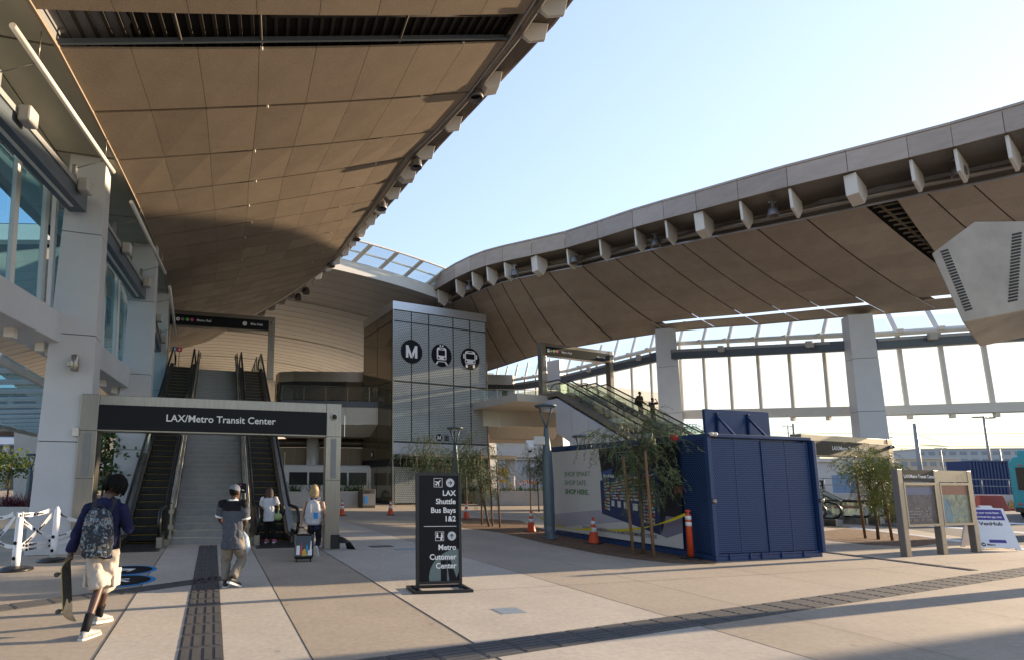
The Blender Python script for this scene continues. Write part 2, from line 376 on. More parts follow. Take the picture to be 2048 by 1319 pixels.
# ------------------------------------------------------------------ canopies
def canopy(name, label, rows, ncol, skip, msof=None, boxes=(), fin_range=None, slit=None, bulge=.25, wedge=None, fd=1.0):
    """rows: (soffit edge at the court, soffit edge at the columns, foot of the fascia), all 3-D"""
    r = root(name, label, 'canopy', (rows[4][1].x, rows[4][1].y, 0), group='station canopies')
    n = len(rows)-1; K = [(q[2].z-EYE)/11.45 for q in rows]
    def S(i, t, dz=0):
        k = max(0, min(int(i), n-1)); f = i-k
        a = rows[k][0].lerp(rows[k+1][0], f); b = rows[k][1].lerp(rows[k+1][1], f)
        p = a.lerp(b, t); p.z += -bulge*4*t*(1-t)+dz; return p
    sm = MB(); gm = MB()
    for i in range(n):
        if i in skip: continue
        for j in range(ncol):
            t0, t1 = j/ncol, (j+1)/ncol
            gs = .020; gt = .0005
            if slit and i in slit and j == ncol-2: t1 -= .045
            w0, w1 = (.5*max(0, 1-j/5), .5*max(0, 1-(j+1)/5)) if i == wedge else (0, 0)
            a, b, c, d = S(i+gs+w0, t0+gt), S(i+1-gs, t0+gt), S(i+1-gs, t1-gt), S(i+gs+w1, t1-gt); h = UP*.05
            sm.add([a, b, c, d, a+h, b+h, c+h, d+h], [(0, 1, 2, 3), (0, 4, 5, 1), (1, 5, 6, 2), (2, 6, 7, 3), (3, 7, 4, 0)])
    part(sm, 'soffit', msof, r)
    for i in range(n):
        for j in range(4):
            if slit and i in slit and j == 3:
                gm.quad(S(i, .75, .45), S(i+1, .75, .45), S(i+1, .85, .4), S(i, .85, .4)); continue
            gm.quad(S(i, j/4, .45), S(i+1, j/4, .45), S(i+1, (j+1)/4, .45), S(i, (j+1)/4, .45))
    part(gm, 'roof_deck', m_dark, r)
    for i in skip:
        q = MB()
        for k in range(40):
            t = (k+.5)/40; q.beam(S(i-.3, t, .40), S(i+1.3, t, .40), .07, .08)
        for t in (.3, .62, .78): q.tube([S(i-.1, t, .12), S(i+1.1, t, .12)], .03, 6)
        q.tube([S(i+.25, .02, .3), S(i+.25, .6, .3)], .11, 10)
        part(q, 'roof_framing', mat('roof_framing', (.05, .04, .03), .7), r)
        q = MB(); q.beam(S(i+.93, .0, .06), S(i+.93, 1, .06), .05, .10); part(q, 'gap_edge_channel', m_bluegrey, r)
    if wedge is not None:
        q = MB()
        for k in range(16):
            t = .02+.035*k; q.beam(S(wedge+.0, t, .22), S(wedge+.55*(1-t/.62)+.05, t, .22), .05, .06)
        q.tube([S(wedge+.12, .02, .25), S(wedge+.12, .55, .25)], .05, 8); part(q, 'roof_framing', mat('wedge_framing', (.16, .13, .09), .7), r)
    et = MB(); ei = MB()
    for i in range(n):
        ei.beam(S(i, 0), S(i+1, 0), .05, .07); et.beam(S(i, 1), S(i+1, 1), .06, .07)
    part(ei, 'soffit_edge_trim', mat('pale_edge_trim', (.42, .42, .45), .4, .5), r); part(et, 'outer_edge_trim', msof, r)
    fm = MB(); rm = MB(); tp = MB(); pm = MB(); F = [q[2] for q in rows]
    for i in range(n):
        a, b = F[i], F[i+1]; g_ = (b-a)*.006; h0, h1 = UP*.8*K[i], UP*.8*K[i+1]
        o0 = (S(i, .5)-S(i, 0)); o0.z = 0; o0.normalize(); inn0, inn1 = S(i, 0, .55*K[i]), S(i+1, 0, .55*K[i+1])
        A, B_ = a+g_, b-g_
        fm.hexa([A, B_, B_+o0*.06, A+o0*.06, A+h0, B_+h1, B_+h1+o0*.06, A+h0+o0*.06])
        u0, u1 = A+h0+UP*.02, B_+h1+UP*.02; x1 = UP*.09
        fm.hexa([u0-o0*.03, u1-o0*.03, u1+o0*.3, u0+o0*.3, u0-o0*.03+x1, u1-o0*.03+x1, u1+o0*.3+x1, u0+o0*.3+x1])
        rm.quad(a+UP*.02, b+UP*.02, inn1, inn0)
        k0, k1 = S(i, 0, -.02), S(i+1, 0, -.02); rm.quad(inn0, inn1, k1+o0*.15, k0+o0*.15)
        x0, x1 = (S(i, .85, .5), S(i+1, .85, .5)) if slit and i in slit else (S(i, 1, .35), S(i+1, 1, .35)); tp.quad(a+h0-UP*.02+o0*.05, b+h1-UP*.02+o0*.05, x1, x0)
        if not (slit and i in slit): tp.quad(x0, x1, S(i+1, 1, .02), S(i, 1, .02))
    part(fm, 'fascia', m_fascia, r); part(rm, 'edge_recess', mat('recess_panel', (.16, .135, .11), .5, .4, var=.06), r)
    part(tp, 'roof', m_grey, r)
    pm.tube([F[i].lerp(S(i, 0), .80)+UP*.05*K[i] for i in range(n+1)], .10, 8); part(pm, 'rain_pipe', mat('pipe_bronze', (.24, .21, .18), .4, .6), r)
    lo, hi = fin_range or (0, n)
    for i in range(lo, hi):
        k = K[i]; a = F[i]; b = S(i, 0); d = V3((b.x-a.x, b.y-a.y, 0)); L = d.length; d.normalize(); nn = V3((-d.y, d.x, 0))
        w = (.36 if i in boxes else .09)*k
        q = MB(); p0, p1 = a+d*.18, a+d*(L*.80)
        pts = [p0-UP*.02, p0+d*.10-UP*.80*k*fd, p0+d*(L*.42)-UP*.95*k*fd, p1-UP*(.40 if fd > .9 else .34)*k, p1-d*.1-UP*.06]
        q.prism([p-nn*w/2 for p in pts], nn*w); part(q, 'fin', m_fin, r, bevel=.01)
    return r, S, F
# left canopy
LO = spline([(-5.6, -8, 9.6), (-5.5, 0, 9.6), (-5.6, 5, 9.6), (-5.94, 9.01, 9.6), (-6.13, 10.21, 9.6), (-6.35, 11.5, 9.6), (-6.66, 13.15, 9.6), (-7.28, 15.89, 9.76), (-8.26, 19.22, 10.23), (-9.58, 23.43, 10.78), (-11.44, 28.55, 11.33), (-14.85, 35.84, 11.8), (-19.2, 42.75, 11.8), (-24.96, 49.28, 11.8)])
LI = spline([(5.2, -8, 12.6), (5.5, 0, 12.6), (5.0, 5, 12.6), (3.25, 12.14, 12.6), (2.74, 13.55, 12.6), (2.23, 14.9, 12.6), (1.5, 16.2, 12.6), (0.88, 17.75, 12.82), (-0.39, 22.68, 13.47), (-1.4, 26.75, 14.23), (-3.33, 32.99, 14.99), (-7.42, 40.93, 15.64), (-11.3, 46.12, 15.64), (-17.79, 54.78, 15.64)])
LF = spline([(6.6, -8, 13.2), (6.9, 0, 13.2), (6.5, 5, 13.2), (4.47, 12.29, 13.2), (4.0, 13.3, 13.2), (3.31, 14.9, 13.2), (2.6, 16.4, 13.2), (2.04, 18.16, 13.43), (0.81, 22.68, 14.12), (-0.37, 26.91, 14.92), (-2.32, 33.18, 15.72), (-6.27, 41.34, 16.41), (-10.11, 46.85, 16.41), (-16.64, 55.55, 16.41)])
def split(pts, i): return pts[:i+1], pts[i:]
def seg(pl, nb, nf):  # the gap row sits at control point 3; 6 spline points per span
    b, f = split(pl, 18); return resample(b, count=nb)[:-1]+resample(f, count=nf)
nb, nf = 12, 25
LIr, LOr, LFr = seg(LI, nb, nf), seg(LO, nb, nf), seg(LF, nb, nf)
# open the last row behind the gap: keep it only 0.45 m deep
for arr in (LIr, LOr, LFr): arr[nb-1] = arr[nb].lerp(arr[nb-1], .78/ (arr[nb]-arr[nb-1]).length)
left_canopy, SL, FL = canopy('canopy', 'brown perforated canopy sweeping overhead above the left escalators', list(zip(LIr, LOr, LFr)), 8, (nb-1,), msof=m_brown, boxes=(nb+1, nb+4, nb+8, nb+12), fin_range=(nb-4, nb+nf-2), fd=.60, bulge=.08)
for i in range(nb, nb+11):
    for t in (.13+.03*(i % 3), .62-.02*(i % 2)):
        q = MB(); q.box(SL(i, t, -.02), (.05, .05, .07)); part(q, 'joint_clip', m_fin, left_canopy)
# smooth olive eave between the left canopy and its glass screen
ev = MB()
for i in range(nb-4, nb+nf-8):
    a, b = SL(i+.02, 1, .02), SL(i+.98, 1, .02); o = V3((-1, -.25, 0)).normalized()
    if i % 2 == 0: b = SL(i+2-.03, 1, .02)
    else: continue
    for w0, w1 in ((.05, 1.35), (1.38, 3.2)): ev.hexa([a+o*w0, b+o*w0, b+o*w1, a+o*w1, a+o*w0+UP*.08, b+o*w0+UP*.08, b+o*w1+UP*.08, a+o*w1+UP*.08])
part(ev, 'eave_panel', m_olive, left_canopy)
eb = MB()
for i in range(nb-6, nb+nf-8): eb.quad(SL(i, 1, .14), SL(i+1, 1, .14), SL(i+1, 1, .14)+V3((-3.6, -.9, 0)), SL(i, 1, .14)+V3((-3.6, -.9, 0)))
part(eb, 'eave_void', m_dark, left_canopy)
# right canopy
RP = [   # soffit edge, outer edge, fascia foot; the roof climbs towards the station
    ((3.07, 48.0, 15.64), (5.76, 58.88, 11.8), (1.54, 49.02, 16.41)),
    ((6.04, 41.69, 15.64), (10.24, 49.92, 11.8), (4.64, 40.51, 16.41)),
    ((8.06, 38.09, 15.64), (12.54, 44.16, 11.8), (6.67, 36.77, 16.41)),
    ((9.88, 36.04, 15.64), (14.67, 40.58, 11.8), (8.54, 35.03, 16.41)),
    ((13.35, 33.57, 15.53), (19.68, 35.43, 11.72), (11.92, 32.54, 16.29)),
    ((14.93, 28.08, 14.23), (22.2, 30.36, 10.78), (13.46, 26.86, 14.92)),
    ((15.86, 24.09, 13.14), (23.31, 26.36, 9.99), (14.34, 22.83, 13.77)),
    ((17.83, 21.2, 12.6), (25.6, 23.8, 9.6), (16.08, 19.78, 13.2)),
    ((20.78, 19.12, 12.6), (29.3, 22.3, 9.6), (18.89, 17.81, 13.2)),
    ((22.84, 17.77, 12.6), (32.0, 20.8, 9.6), (20.69, 16.41, 13.2)),
    ((26.0, 15.0, 12.6), (35.5, 18.0, 9.6), (23.6, 13.6, 13.2)),
    ((30.0, 10.0, 12.6), (40.0, 13.0, 9.6), (27.4, 8.6, 13.2))]
NR = 22
RI, RO, RFx = [spline([r[k] for r in RP]) for k in range(3)]
def idx(pl): # equal parameter sampling so that inner, outer and fascia stay paired
    n = len(pl)-1; return [pl[int(n*i/NR)].lerp(pl[min(n, int(n*i/NR)+1)], n*i/NR-int(n*i/NR)) for i in range(NR+1)]
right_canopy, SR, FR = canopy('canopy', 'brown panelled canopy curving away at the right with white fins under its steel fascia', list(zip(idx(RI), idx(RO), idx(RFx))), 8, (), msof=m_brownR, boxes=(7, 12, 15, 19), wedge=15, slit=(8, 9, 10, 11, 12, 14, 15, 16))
# ------------------------------------------------------------------ floodlights under both canopy edges
def floodlight(r, p, s=1.0):
    q = MB(); q.lathe(p, [(.05, .12*s), (.13*s, .10*s), (.16*s, .02*s), (.19*s, -.16*s), (.185*s, -.20*s), (.155*s, -.20*s), (.14*s, -.08*s)], 18); f = part(q, 'floodlight', mat('floodlight_housing', (.16, .15, .145), .45, .5), r)
    q = MB(); q.lathe(p-UP*.10*s, [(.135*s, 0), (.135*s, .02)], 16); part(q, 'lens', mat('dark_lens', (.01, .01, .012), .15), f)
    q = MB(); q.box(p+UP*.2*s, (.07, .07, .25*s)); q.box(p+UP*.34*s, (.3, .1, .05)); part(q, 'bracket', m_grey, f)
for px in ((951, 184), (832, 324), (763, 408), (712, 470), (662, 525), (612, 580), (596, 592)):
    kz = 1 if px[1] < 350 else 1.08 if px[1] < 450 else 1.2 if px[1] < 530 else 1.28; floodlight(left_canopy, G(px[0], px[1], EYE+11*kz), 1.15*kz)
for px in ((1917, 340), (1546, 422), (1311, 484), (1149, 518), (1029, 545), (938, 575)):
    zf = 12.75 if px[0] > 1500 else 14.1 if px[0] > 1200 else 15.6; floodlight(right_canopy, G(px[0], px[1], zf), 1.15*(zf-1.75)/11)
# ------------------------------------------------------------------ columns
def column(label, p, dx, wb=1.15, db=.85, wt=.80, dt=.65, zt=9.75, lean=V3((0, 0, 0))):
    p = V3((p[0], p[1], 0)); dx = V3(dx).normalized(); dy = V3((-dx.y, dx.x, 0)); r = root('clad_column', label, 'column', p, group='white clad canopy columns')
    q = MB(); zs = [0, zt*.26, zt*.52, zt*.78, zt]
    for z0, z1 in zip(zs, zs[1:]):
        ring = []
        for z in (z0+.008, z1-.008):
            t = z/zt; w = lerp(wb, wt, t)*.5; d = lerp(db, dt, t)*.5; c = p+lean*t+UP*z
            ring += [c-dx*w-dy*d, c+dx*w-dy*d, c+dx*w+dy*d, c-dx*w+dy*d]
        q.hexa(ring)
    part(q, 'cladding', m_white, r, bevel=.008)
    q = MB(); q.hexa([p-dx*(wb/2-.03)-dy*(db/2-.03), p+dx*(wb/2-.03)-dy*(db/2-.03), p+dx*(wb/2-.03)+dy*(db/2-.03), p-dx*(wb/2-.03)+dy*(db/2-.03)]+[p+lean+UP*zt+x for x in (-dx*(wt/2-.03)-dy*(dt/2-.03), dx*(wt/2-.03)-dy*(dt/2-.03), dx*(wt/2-.03)+dy*(dt/2-.03), -dx*(wt/2-.03)+dy*(dt/2-.03))])
    part(q, 'core', m_joint, r)
    return r
CL = [V3((-6.75, 7.2, 0)), V3((-7.28, 12.8, 0)), V3((-8.6, 19.2, 0)), V3((-11.3, 27.3, 0)), V3((-15.5, 36, 0))]
c1 = column('nearest tall white clad column standing left of the LAX/Metro Transit Center portal', CL[1], E2)
column('second tall white clad column behind the nearest one at left', CL[2], E2, zt=10.3)
column('third white clad column beside the upper escalator sign', CL[3], E2, zt=11.7)
column('far left white column hidden behind the upper sign', CL[4], E2, zt=11.85)
column('white clad column beside the glass screen at the left edge', CL[0], E2)
CRt = [G(1713, 634, 9.7), G(1330, 662, 11.75), G(1112, 721, 11.85), (10.6, 51, 0), (31.5, 21.4, 0), (38.5, 16.5, 0), (44, 8, 0), (47, -2, 0)]
rl = ['tall white column with a wall lamp standing behind the blue store', 'tall white column rising behind the right escalators', 'white column behind the small sign portal at the top of the right escalators', 'far white column beside the lift tower', 'white column of the right canopy at the edge of the street', 'white column further right along the street', 'white column near the bus road', 'last white column of the right canopy']
RD = [V3((.945, -.33, 0)), V3((.90, -.43, 0)), V3((.62, -.78, 0)), V3((.5, -.86, 0)), V3((.9, -.42, 0)), V3((.75, -.65, 0)), V3((.5, -.86, 0)), V3((.2, -.97, 0))]
for k, (p, l, d) in enumerate(zip(CRt, rl, RD)): column(l, p, d, *((1.45, 1.0, 1.2, .9, 11.85) if k in (1, 2, 3) else (1.15, .8, .95, .7)))
q = MB(); o = G(178, 716, 6) if False else V3((-6.98, 12.28, 4.35)); q.lathe(o, [(.075, -.19), (.085, -.18), (.085, .18), (.075, .19)], 16); q.box(o+V3((-.1, .08, 0)), (.2, .12, .12))
part(q, 'wall_lamp', m_zinc, c1)
# ------------------------------------------------------------------ hanging glass screens between the columns
def screen(label, A, B, out, pane, npan=5, zs=(4.95, 5.40, 8.75, 8.95), beam=True, rod=False, e0=.5, e1=.5, up=True, big=1.0, yo=.75, kA=1.0, kB=1.0):
    A, B = V3((A[0], A[1], 0)), V3((B[0], B[1], 0)); x = (B-A).normalized(); L = (B-A).length; y = V3(out).normalized(); y = (y-x*y.dot(x)).normalized()
    r = root('glass_screen', label, 'glass screen', A, group='glass screens hung between the columns')
    P = lambda a, b, z: A+x*a+y*b+UP*(EYE+(z-EYE)*lerp(kA, kB, a/L))
    def bx(q, a0, a1, b0, b1, z0, z1): q.hexa([P(a0, b0, z0), P(a1, b0, z0), P(a1, b1, z0), P(a0, b1, z0), P(a0, b0, z1), P(a1, b0, z1), P(a1, b1, z1), P(a0, b1, z1)])
    if beam:
        q = MB(); bx(q, e0, L-e1, -.20, .20, 8.05, 8.55); bm_ = part(q, 'crossbeam', m_bluegrey, r, bevel=.01)
        q = MB(); bx(q, e0+.3, L-e1-.3, -.04, .04, 8.035, 8.052); part(q, 'light_slot', m_steelw, bm_)
        q = MB(); bx(q, e0+.1, L-e1-.6, -.24, -.201, 8.40, 8.52); part(q, 'cable_tray', mat('tray_grey', (.3, .3, .3), .5, .4), bm_)
        for f in (.38, .82):
            q = MB(); bx(q, L*f-.16, L*f+.16, -.48, -.24, 8.28, 8.60); part(q, 'speaker', mat('beige_speaker', (.42, .40, .37), .5), r, bevel=.04)
    q = MB(); bx(q, .1, L-.1, yo-.28*big, yo+.22*big, zs[0], zs[1]); part(q, 'bottom_rail', m_steelw if not rod else m_white, r, bevel=.02)
    q = MB(); q.tube([P(0, yo, zs[3]), P(L, yo, zs[3])], .14, 10); part(q, 'top_rail', m_steelw, r)
    w = (L-.6)/npan
    for k in range(npan+1):
        q = MB(); q.beam(P(.3+w*k, yo+.02, zs[1]), P(.3+w*k, yo+.12, zs[2]+.25), .10, .16, up=x); part(q, 'mullion', m_steelw, r)
        q = MB(); q.box(P(.3+w*k, yo-.1, zs[0]-.1), (.16, .2, .2), (x, y, UP)); part(q, 'rail_bracket', m_fin, r); q = MB(); q.box(P(.3+w*k, yo-.12, zs[3]+.05), (.22, .30, .16), (x, y, UP)); part(q, 'clamp', m_fin, r)
        if up:
            q = MB(); q.beam(P(.3+w*k, yo+.1, zs[3]), P(.3+w*k, yo+.75, zs[3]+1.25), .09, .16, up=x); part(q, 'rafter', m_steelw, r)
    for k in range(npan):
        q = MB(); q.quad(P(.36+w*k, yo+.06, zs[1]+.02), P(.24+w*(k+1), yo+.06, zs[1]+.02), P(.24+w*(k+1), yo+.15, zs[2]-.05), P(.36+w*k, yo+.15, zs[2]-.05)); part(q, 'glass_panel', pane, r)
        if up:
            q = MB(); q.quad(P(.36+w*k, yo+.30, zs[3]+.12), P(.24+w*(k+1), yo+.30, zs[3]+.12), P(.24+w*(k+1), yo+.72, zs[3]+.95), P(.36+w*k, yo+.72, zs[3]+.95)); part(q, 'upper_glass', m_skyl if pane is m_pane_w else pane, r)
    if rod:
        q = MB(); q.tube([P(.6, -.85, 9.0), P(L-.75, -.85, 9.0)], .055, 10); part(q, 'light_rod', m_fin, r)
        for f in (.25, .78):
            q = MB(); q.tube([P(L*f, -.85, 9.0), P(L*f, -.2, 8.75)], .012, 6); q.box(P(L*f, -.2, 8.68), (.10, .08, .30), (x, y, UP)); part(q, 'rod_bracket', m_grey, r)
            q = MB(); q.tube([P(L*f, -.85, 9.0), P(L*f, -.85, 9.72)], .008, 5); part(q, 'hanger', m_zinc, r)
    return r
wout = V3((-1, -.1, 0)); eout = V3((.4, .9, 0))
screen('glass screen with white mullions left of the nearest white column', CL[0], CL[1], wout, m_pane_e, 4, rod=True, big=2.0, zs=(4.85, 5.55, 8.75, 8.95))
screen('glass screen between the first and second columns at left', CL[1], CL[2], wout, m_pane_e, 4, rod=True, big=2.0, zs=(4.85, 5.55, 8.75, 8.95))
screen('glass screen between the second and third columns at left', CL[2], CL[3], wout, m_pane_e, 4, rod=True, big=2.0, zs=(4.85, 5.55, 8.75, 8.95))
screen('white glowing glass screen right of the column with the wall lamp', CRt[0], V3((29.6, 23.0, 0)), eout, m_pane_w, 4, e1=.6)
screen('white glowing glass screen between the two tall columns above the blue store', CRt[1], CRt[0], eout, m_pane_w, 6, kA=1.28)
screen('glass screen behind the right escalators', CRt[2], CRt[1], V3((1, .6, 0)), m_pane_w, 6, kA=1.28, kB=1.28)
screen('far glass screen between the lift tower and the right escalators', CRt[3], CRt[2], V3((1, .4, 0)), m_pane_w, 6, kA=1.28, kB=1.28)
# ------------------------------------------------------------------ vault beyond the court
va = V3((7.94, 43.26, 0)); vd = V3((-.845, -.535, 0)).normalized(); vx = -vd
def arch(u): return 15.25+.95*(1-((u-11.5)/12.2)**2)    # u metres from the right end
vault = root('vaulted_roof', 'cream panelled vaulted roof spanning behind the lift tower', 'roof', (1, 45, 0))
us = [i*.95 for i in range(-4, 40)]
bm1 = MB(); rings = []
for u in us:
    p = va+vd*u+UP*arch(u); rings.append([p+F1*(-.25), p+F1*.35, p+F1*.35+UP*.85, p+F1*(-.25)+UP*.85])
bm1.loft(rings, smooth=False); part(bm1, 'edge_beam', m_steelw, vault)
vp = MB(); back = MB(); jn = MB()
def vz(u, k): return arch(u)+.55-.012*k*k*.04-(.004*max(0, abs(u-11.5)-5)**2)
for k in range(30):
    y0, y1 = .40+1.45*k, .40+1.45*(k+1)-.05
    for u0, u1 in zip(us, us[1:]):
        a, b = va+vd*u0+F1*y0, va+vd*u1+F1*y0; c, d = va+vd*u1+F1*y1, va+vd*u0+F1*y1
        vp.quad(a+UP*vz(u0, k), b+UP*vz(u1, k), c+UP*(vz(u1, k)-.07), d+UP*(vz(u0, k)-.07))
        z0 = lambda u: UP*(vz(u, k)-.0); jn.quad(a-F1*.04+z0(u0)-UP*.075, b-F1*.04+z0(u1)-UP*.075, b-F1*.04+z0(u1), a-F1*.04+z0(u0))
    if k in (6, 14, 22):
        rings = []
        for u in us:
            p = va+vd*u+F1*y0+UP*vz(u, k); rings.append([p-F1*.1, p+F1*.1, p+F1*.1-UP*.16, p-F1*.1-UP*.16])
        q = MB(); q.loft(rings, smooth=False); part(q, 'rib', m_cream, vault)
part(jn, 'panel_joints', mat('vault_joint_brown', (.26, .23, .19), .8), vault)
vp2 = part(vp, 'soffit', m_cream, vault, weld=True)
for u0, u1 in zip(us, us[1:]):
    back.quad(va+vd*u0+F1*0+UP*(arch(u0)+1.0), va+vd*u1+UP*(arch(u1)+1.0), va+vd*u1+F1*44+UP*(arch(u1)+.9), va+vd*u0+F1*44+UP*(arch(u0)+.9))
part(back, 'roof', m_dark, vault)
q = MB()
for u0, u1 in zip(us, us[1:]):
    a, b = va+vd*u0+F1*44.2, va+vd*u1+F1*44.2; q.quad(a+UP*4, b+UP*4, b+UP*(vz(u1, 30)+.3), a+UP*(vz(u0, 30)+.3))
part(q, 'end_wall', m_cream, vault)
for k, u in enumerate([2.5+2.25*i for i in range(8)]):
    p = va+vd*u+UP*(arch(u)+.85); t = p+UP*.95+V3((.75, -.55, 0)).normalized()*1.7
    q = MB(); q.beam(p, t, .10, .32, up=vd); part(q, 'rafter', m_steelw, vault)
    u2 = u+2.25; p2 = va+vd*u2+UP*(arch(u2)+.85); t2 = p2+UP*.95+V3((.75, -.55, 0)).normalized()*1.7
    if k < 7:
        q = MB(); q.quad(p+UP*.1, p2+UP*.1, t2+UP*.12, t+UP*.12); part(q, 'skylight_pane', m_skyl, vault)
        q = MB(); q.beam(t+UP*.05, t2+UP*.05, .12, .10); q.beam(p.lerp(t, .55), p2.lerp(t2, .55), .08, .10); part(q, 'purlin', m_steelw, vault)
# ------------------------------------------------------------------ station: portals, escalators, stairs, lift tower, bridges
m_sign = mat('black_sign_face', (.007, .008, .012), .45, 0, var=.05, spec=.2)
m_letter = mat('white_lettering', (.80, .80, .80), .6)
m_rub = mat('black_rubber', (.012, .012, .012), .35)
m_tread = mat('escalator_tread', (.028, .028, .030), .45, .6, var=.2, scale=8)
m_yel = mat('yellow_step_line', (.45, .27, .02), .6)
m_bal = glass('balustrade_glass', (.80, .88, .86), .05)
m_bal2 = glass('balustrade_glass_pale', (.74, .82, .76), .07, .10, (.75, .78, .70))
m_stone = mat('grey_granite_stair', (.30, .29, .28), .75, 0, var=.10, scale=4, fine=.25)
m_green = mat('line_green', (.12, .48, .08), .5); m_pink = mat('line_pink', (.65, .06, .30), .5); m_red = mat('sign_red', (.55, .03, .03), .5)
m_bluedec = mat('blue_decal', (.02, .22, .55), .6)
def ring_icon(o, x, y, r, parent, m=None, name='icon'):
    q = MB(); n = V3(x).cross(V3(y)); q.disc(V3(o)+n*.002, x, y, r, 24, n*.003); return part(q, name, m or m_letter, parent)
def arrow(o, x, y, s, ang_, parent, m, dz=.007):
    n = V3(x).cross(V3(y)); a = rad(ang_); d = V3(x)*math.cos(a)+V3(y)*math.sin(a); e = V3(x)*-math.sin(a)+V3(y)*math.cos(a); o = V3(o)+n*dz; q = MB(); w = s*.11
    q.prism([o-d*s*.62-e*w, o+d*s*.45-e*w, o+d*s*.45+e*w, o-d*s*.62+e*w], n*.002)
    for k in (-1, 1):
        q.prism([o+d*s*.62, o+d*s*.02+e*k*s*.58, o+d*s*-.12+e*k*s*.44, o+d*s*.40], n*.0022)
    return part(q, 'arrow', m, parent)
def portal(label, A, B, z0=0.0, texts=(), dome=True):
    A, B = V3((A[0], A[1], z0)), V3((B[0], B[1], z0)); x = (B-A).normalized(); L = (B-A).length; y = V3((-x.y, x.x, 0)); r = root('sign_portal', label, 'sign portal', A, group='steel sign portals over the escalators')
    for a, b in ((-.02, .38), (L-.36, L+.02)):
        q = MB(); q.frm(A, x, y, UP, a, b, 0, .42, 0, 3.66); po = part(q, 'post', m_zinc, r, bevel=.012)
        q = MB(); q.frm(A, x, y, UP, a+.12, b-.12, -.012, .0, 1.75, 2.75); part(q, 'grille', m_grey, po)
        q = MB(); q.frm(A, x, y, UP, a+.005, b-.005, -.006, .0, 2.80, 2.812); q.frm(A, x, y, UP, a+.005, b-.005, -.006, .0, 1.70, 1.71); part(q, 'seam', m_joint, po)
    q = MB(); q.frm(A, x, y, UP, .38, L-.36, .02, .46, 2.80, 3.655); part(q, 'beam', m_zinc, r, bevel=.01)
    q = MB(); q.frm(A, x, y, UP, .385, L-.365, -.03, .022, 2.84, 3.42); sp = part(q, 'sign_panel', m_sign, r, bevel=.004)
    for t, u, v, s, al in texts: lettering(t, A+x*u+UP*v-y*.031, x, UP, s, m_letter, sp, align=al, bold=.012)
    if dome:
        c = A+x*(L-.17)-y*.005+UP*3.32; q = MB(); q.lathe(c, [(.085, 0), (.09, .05), (.06, .09)], 16, -y); d = part(q, 'security_camera', m_fin, r)
        q = MB(); q.sphere(c-y*.09-UP*.01, .065); part(q, 'dome', m_black, d)
    return r, x, y, L, sp
PL, PR = V3((-6.84, 12.45, 0)), V3((-.90, 13.83, 0))
p1, px_, py_, pL, psp = portal('steel portal over the escalators reading LAX/Metro Transit Center', PL, PR, 0, (('LAX/Metro Transit Center', 3.16, 3.07, .235, 'CENTER'),))
q = MB(); q.frm(PL, px_, py_, UP, -.14, .0, -.05, .10, 2.66, 2.86); part(q, 'speaker', m_fin, p1, bevel=.02)
q = MB()
for k in range(5): q.tube([PR+UP*(.30-.03*k)+px_*.02-py_*.02*k, PR+px_*(.16+.03*k)+UP*(.26-.02*k)-py_*.02*k, PR+px_*(.24+.04*k)+UP*.0-py_*.02*k], .022, 8)
q.frm(PR, px_, py_, UP, -.2, .03, -.02, .1, .02, .36); part(q, 'cable_bundle', m_rub, p1)
UA, UB = D(322, 700, 29.3), D(548, 700, 30.7); UA.z = UB.z = 0
p2, ux, uy, uL, usp = portal('upper steel portal with Metro Rail and Bike Hub lettering at the head of the stairs', UA, UB, 7.4, (('Metro Rail', 1.80, 3.08, .185, 'LEFT'), ('Bike Hub', 4.78, 3.08, .185, 'LEFT')))
def rail_icons(A, x, y, z, u, s, sp):
    for k, (mm, rr) in enumerate(((m_letter, .12), (m_grey, .10), (m_green, .11), (m_pink, .11))): ring_icon(A+x*(u+.25*k)+UP*(z+3.14)-y*.031, x, UP, rr*s, sp, mm, 'pictogram')
    arrow(A+x*u+UP*(z+3.14)-y*.031, x, UP, .09, 0, sp, m_sign)
rail_icons(V3((UA.x, UA.y, 0)), ux, uy, 7.4, .80, .85, usp)
ring_icon(V3((UA.x, UA.y, 0))+ux*4.45+UP*(7.4+3.14)-uy*.031, ux, UP, .12, usp, m_letter, 'pictogram'); arrow(V3((UA.x, UA.y, 0))+ux*4.45+UP*(7.4+3.14)-uy*.031, ux, UP, .09, 0, usp, m_sign)

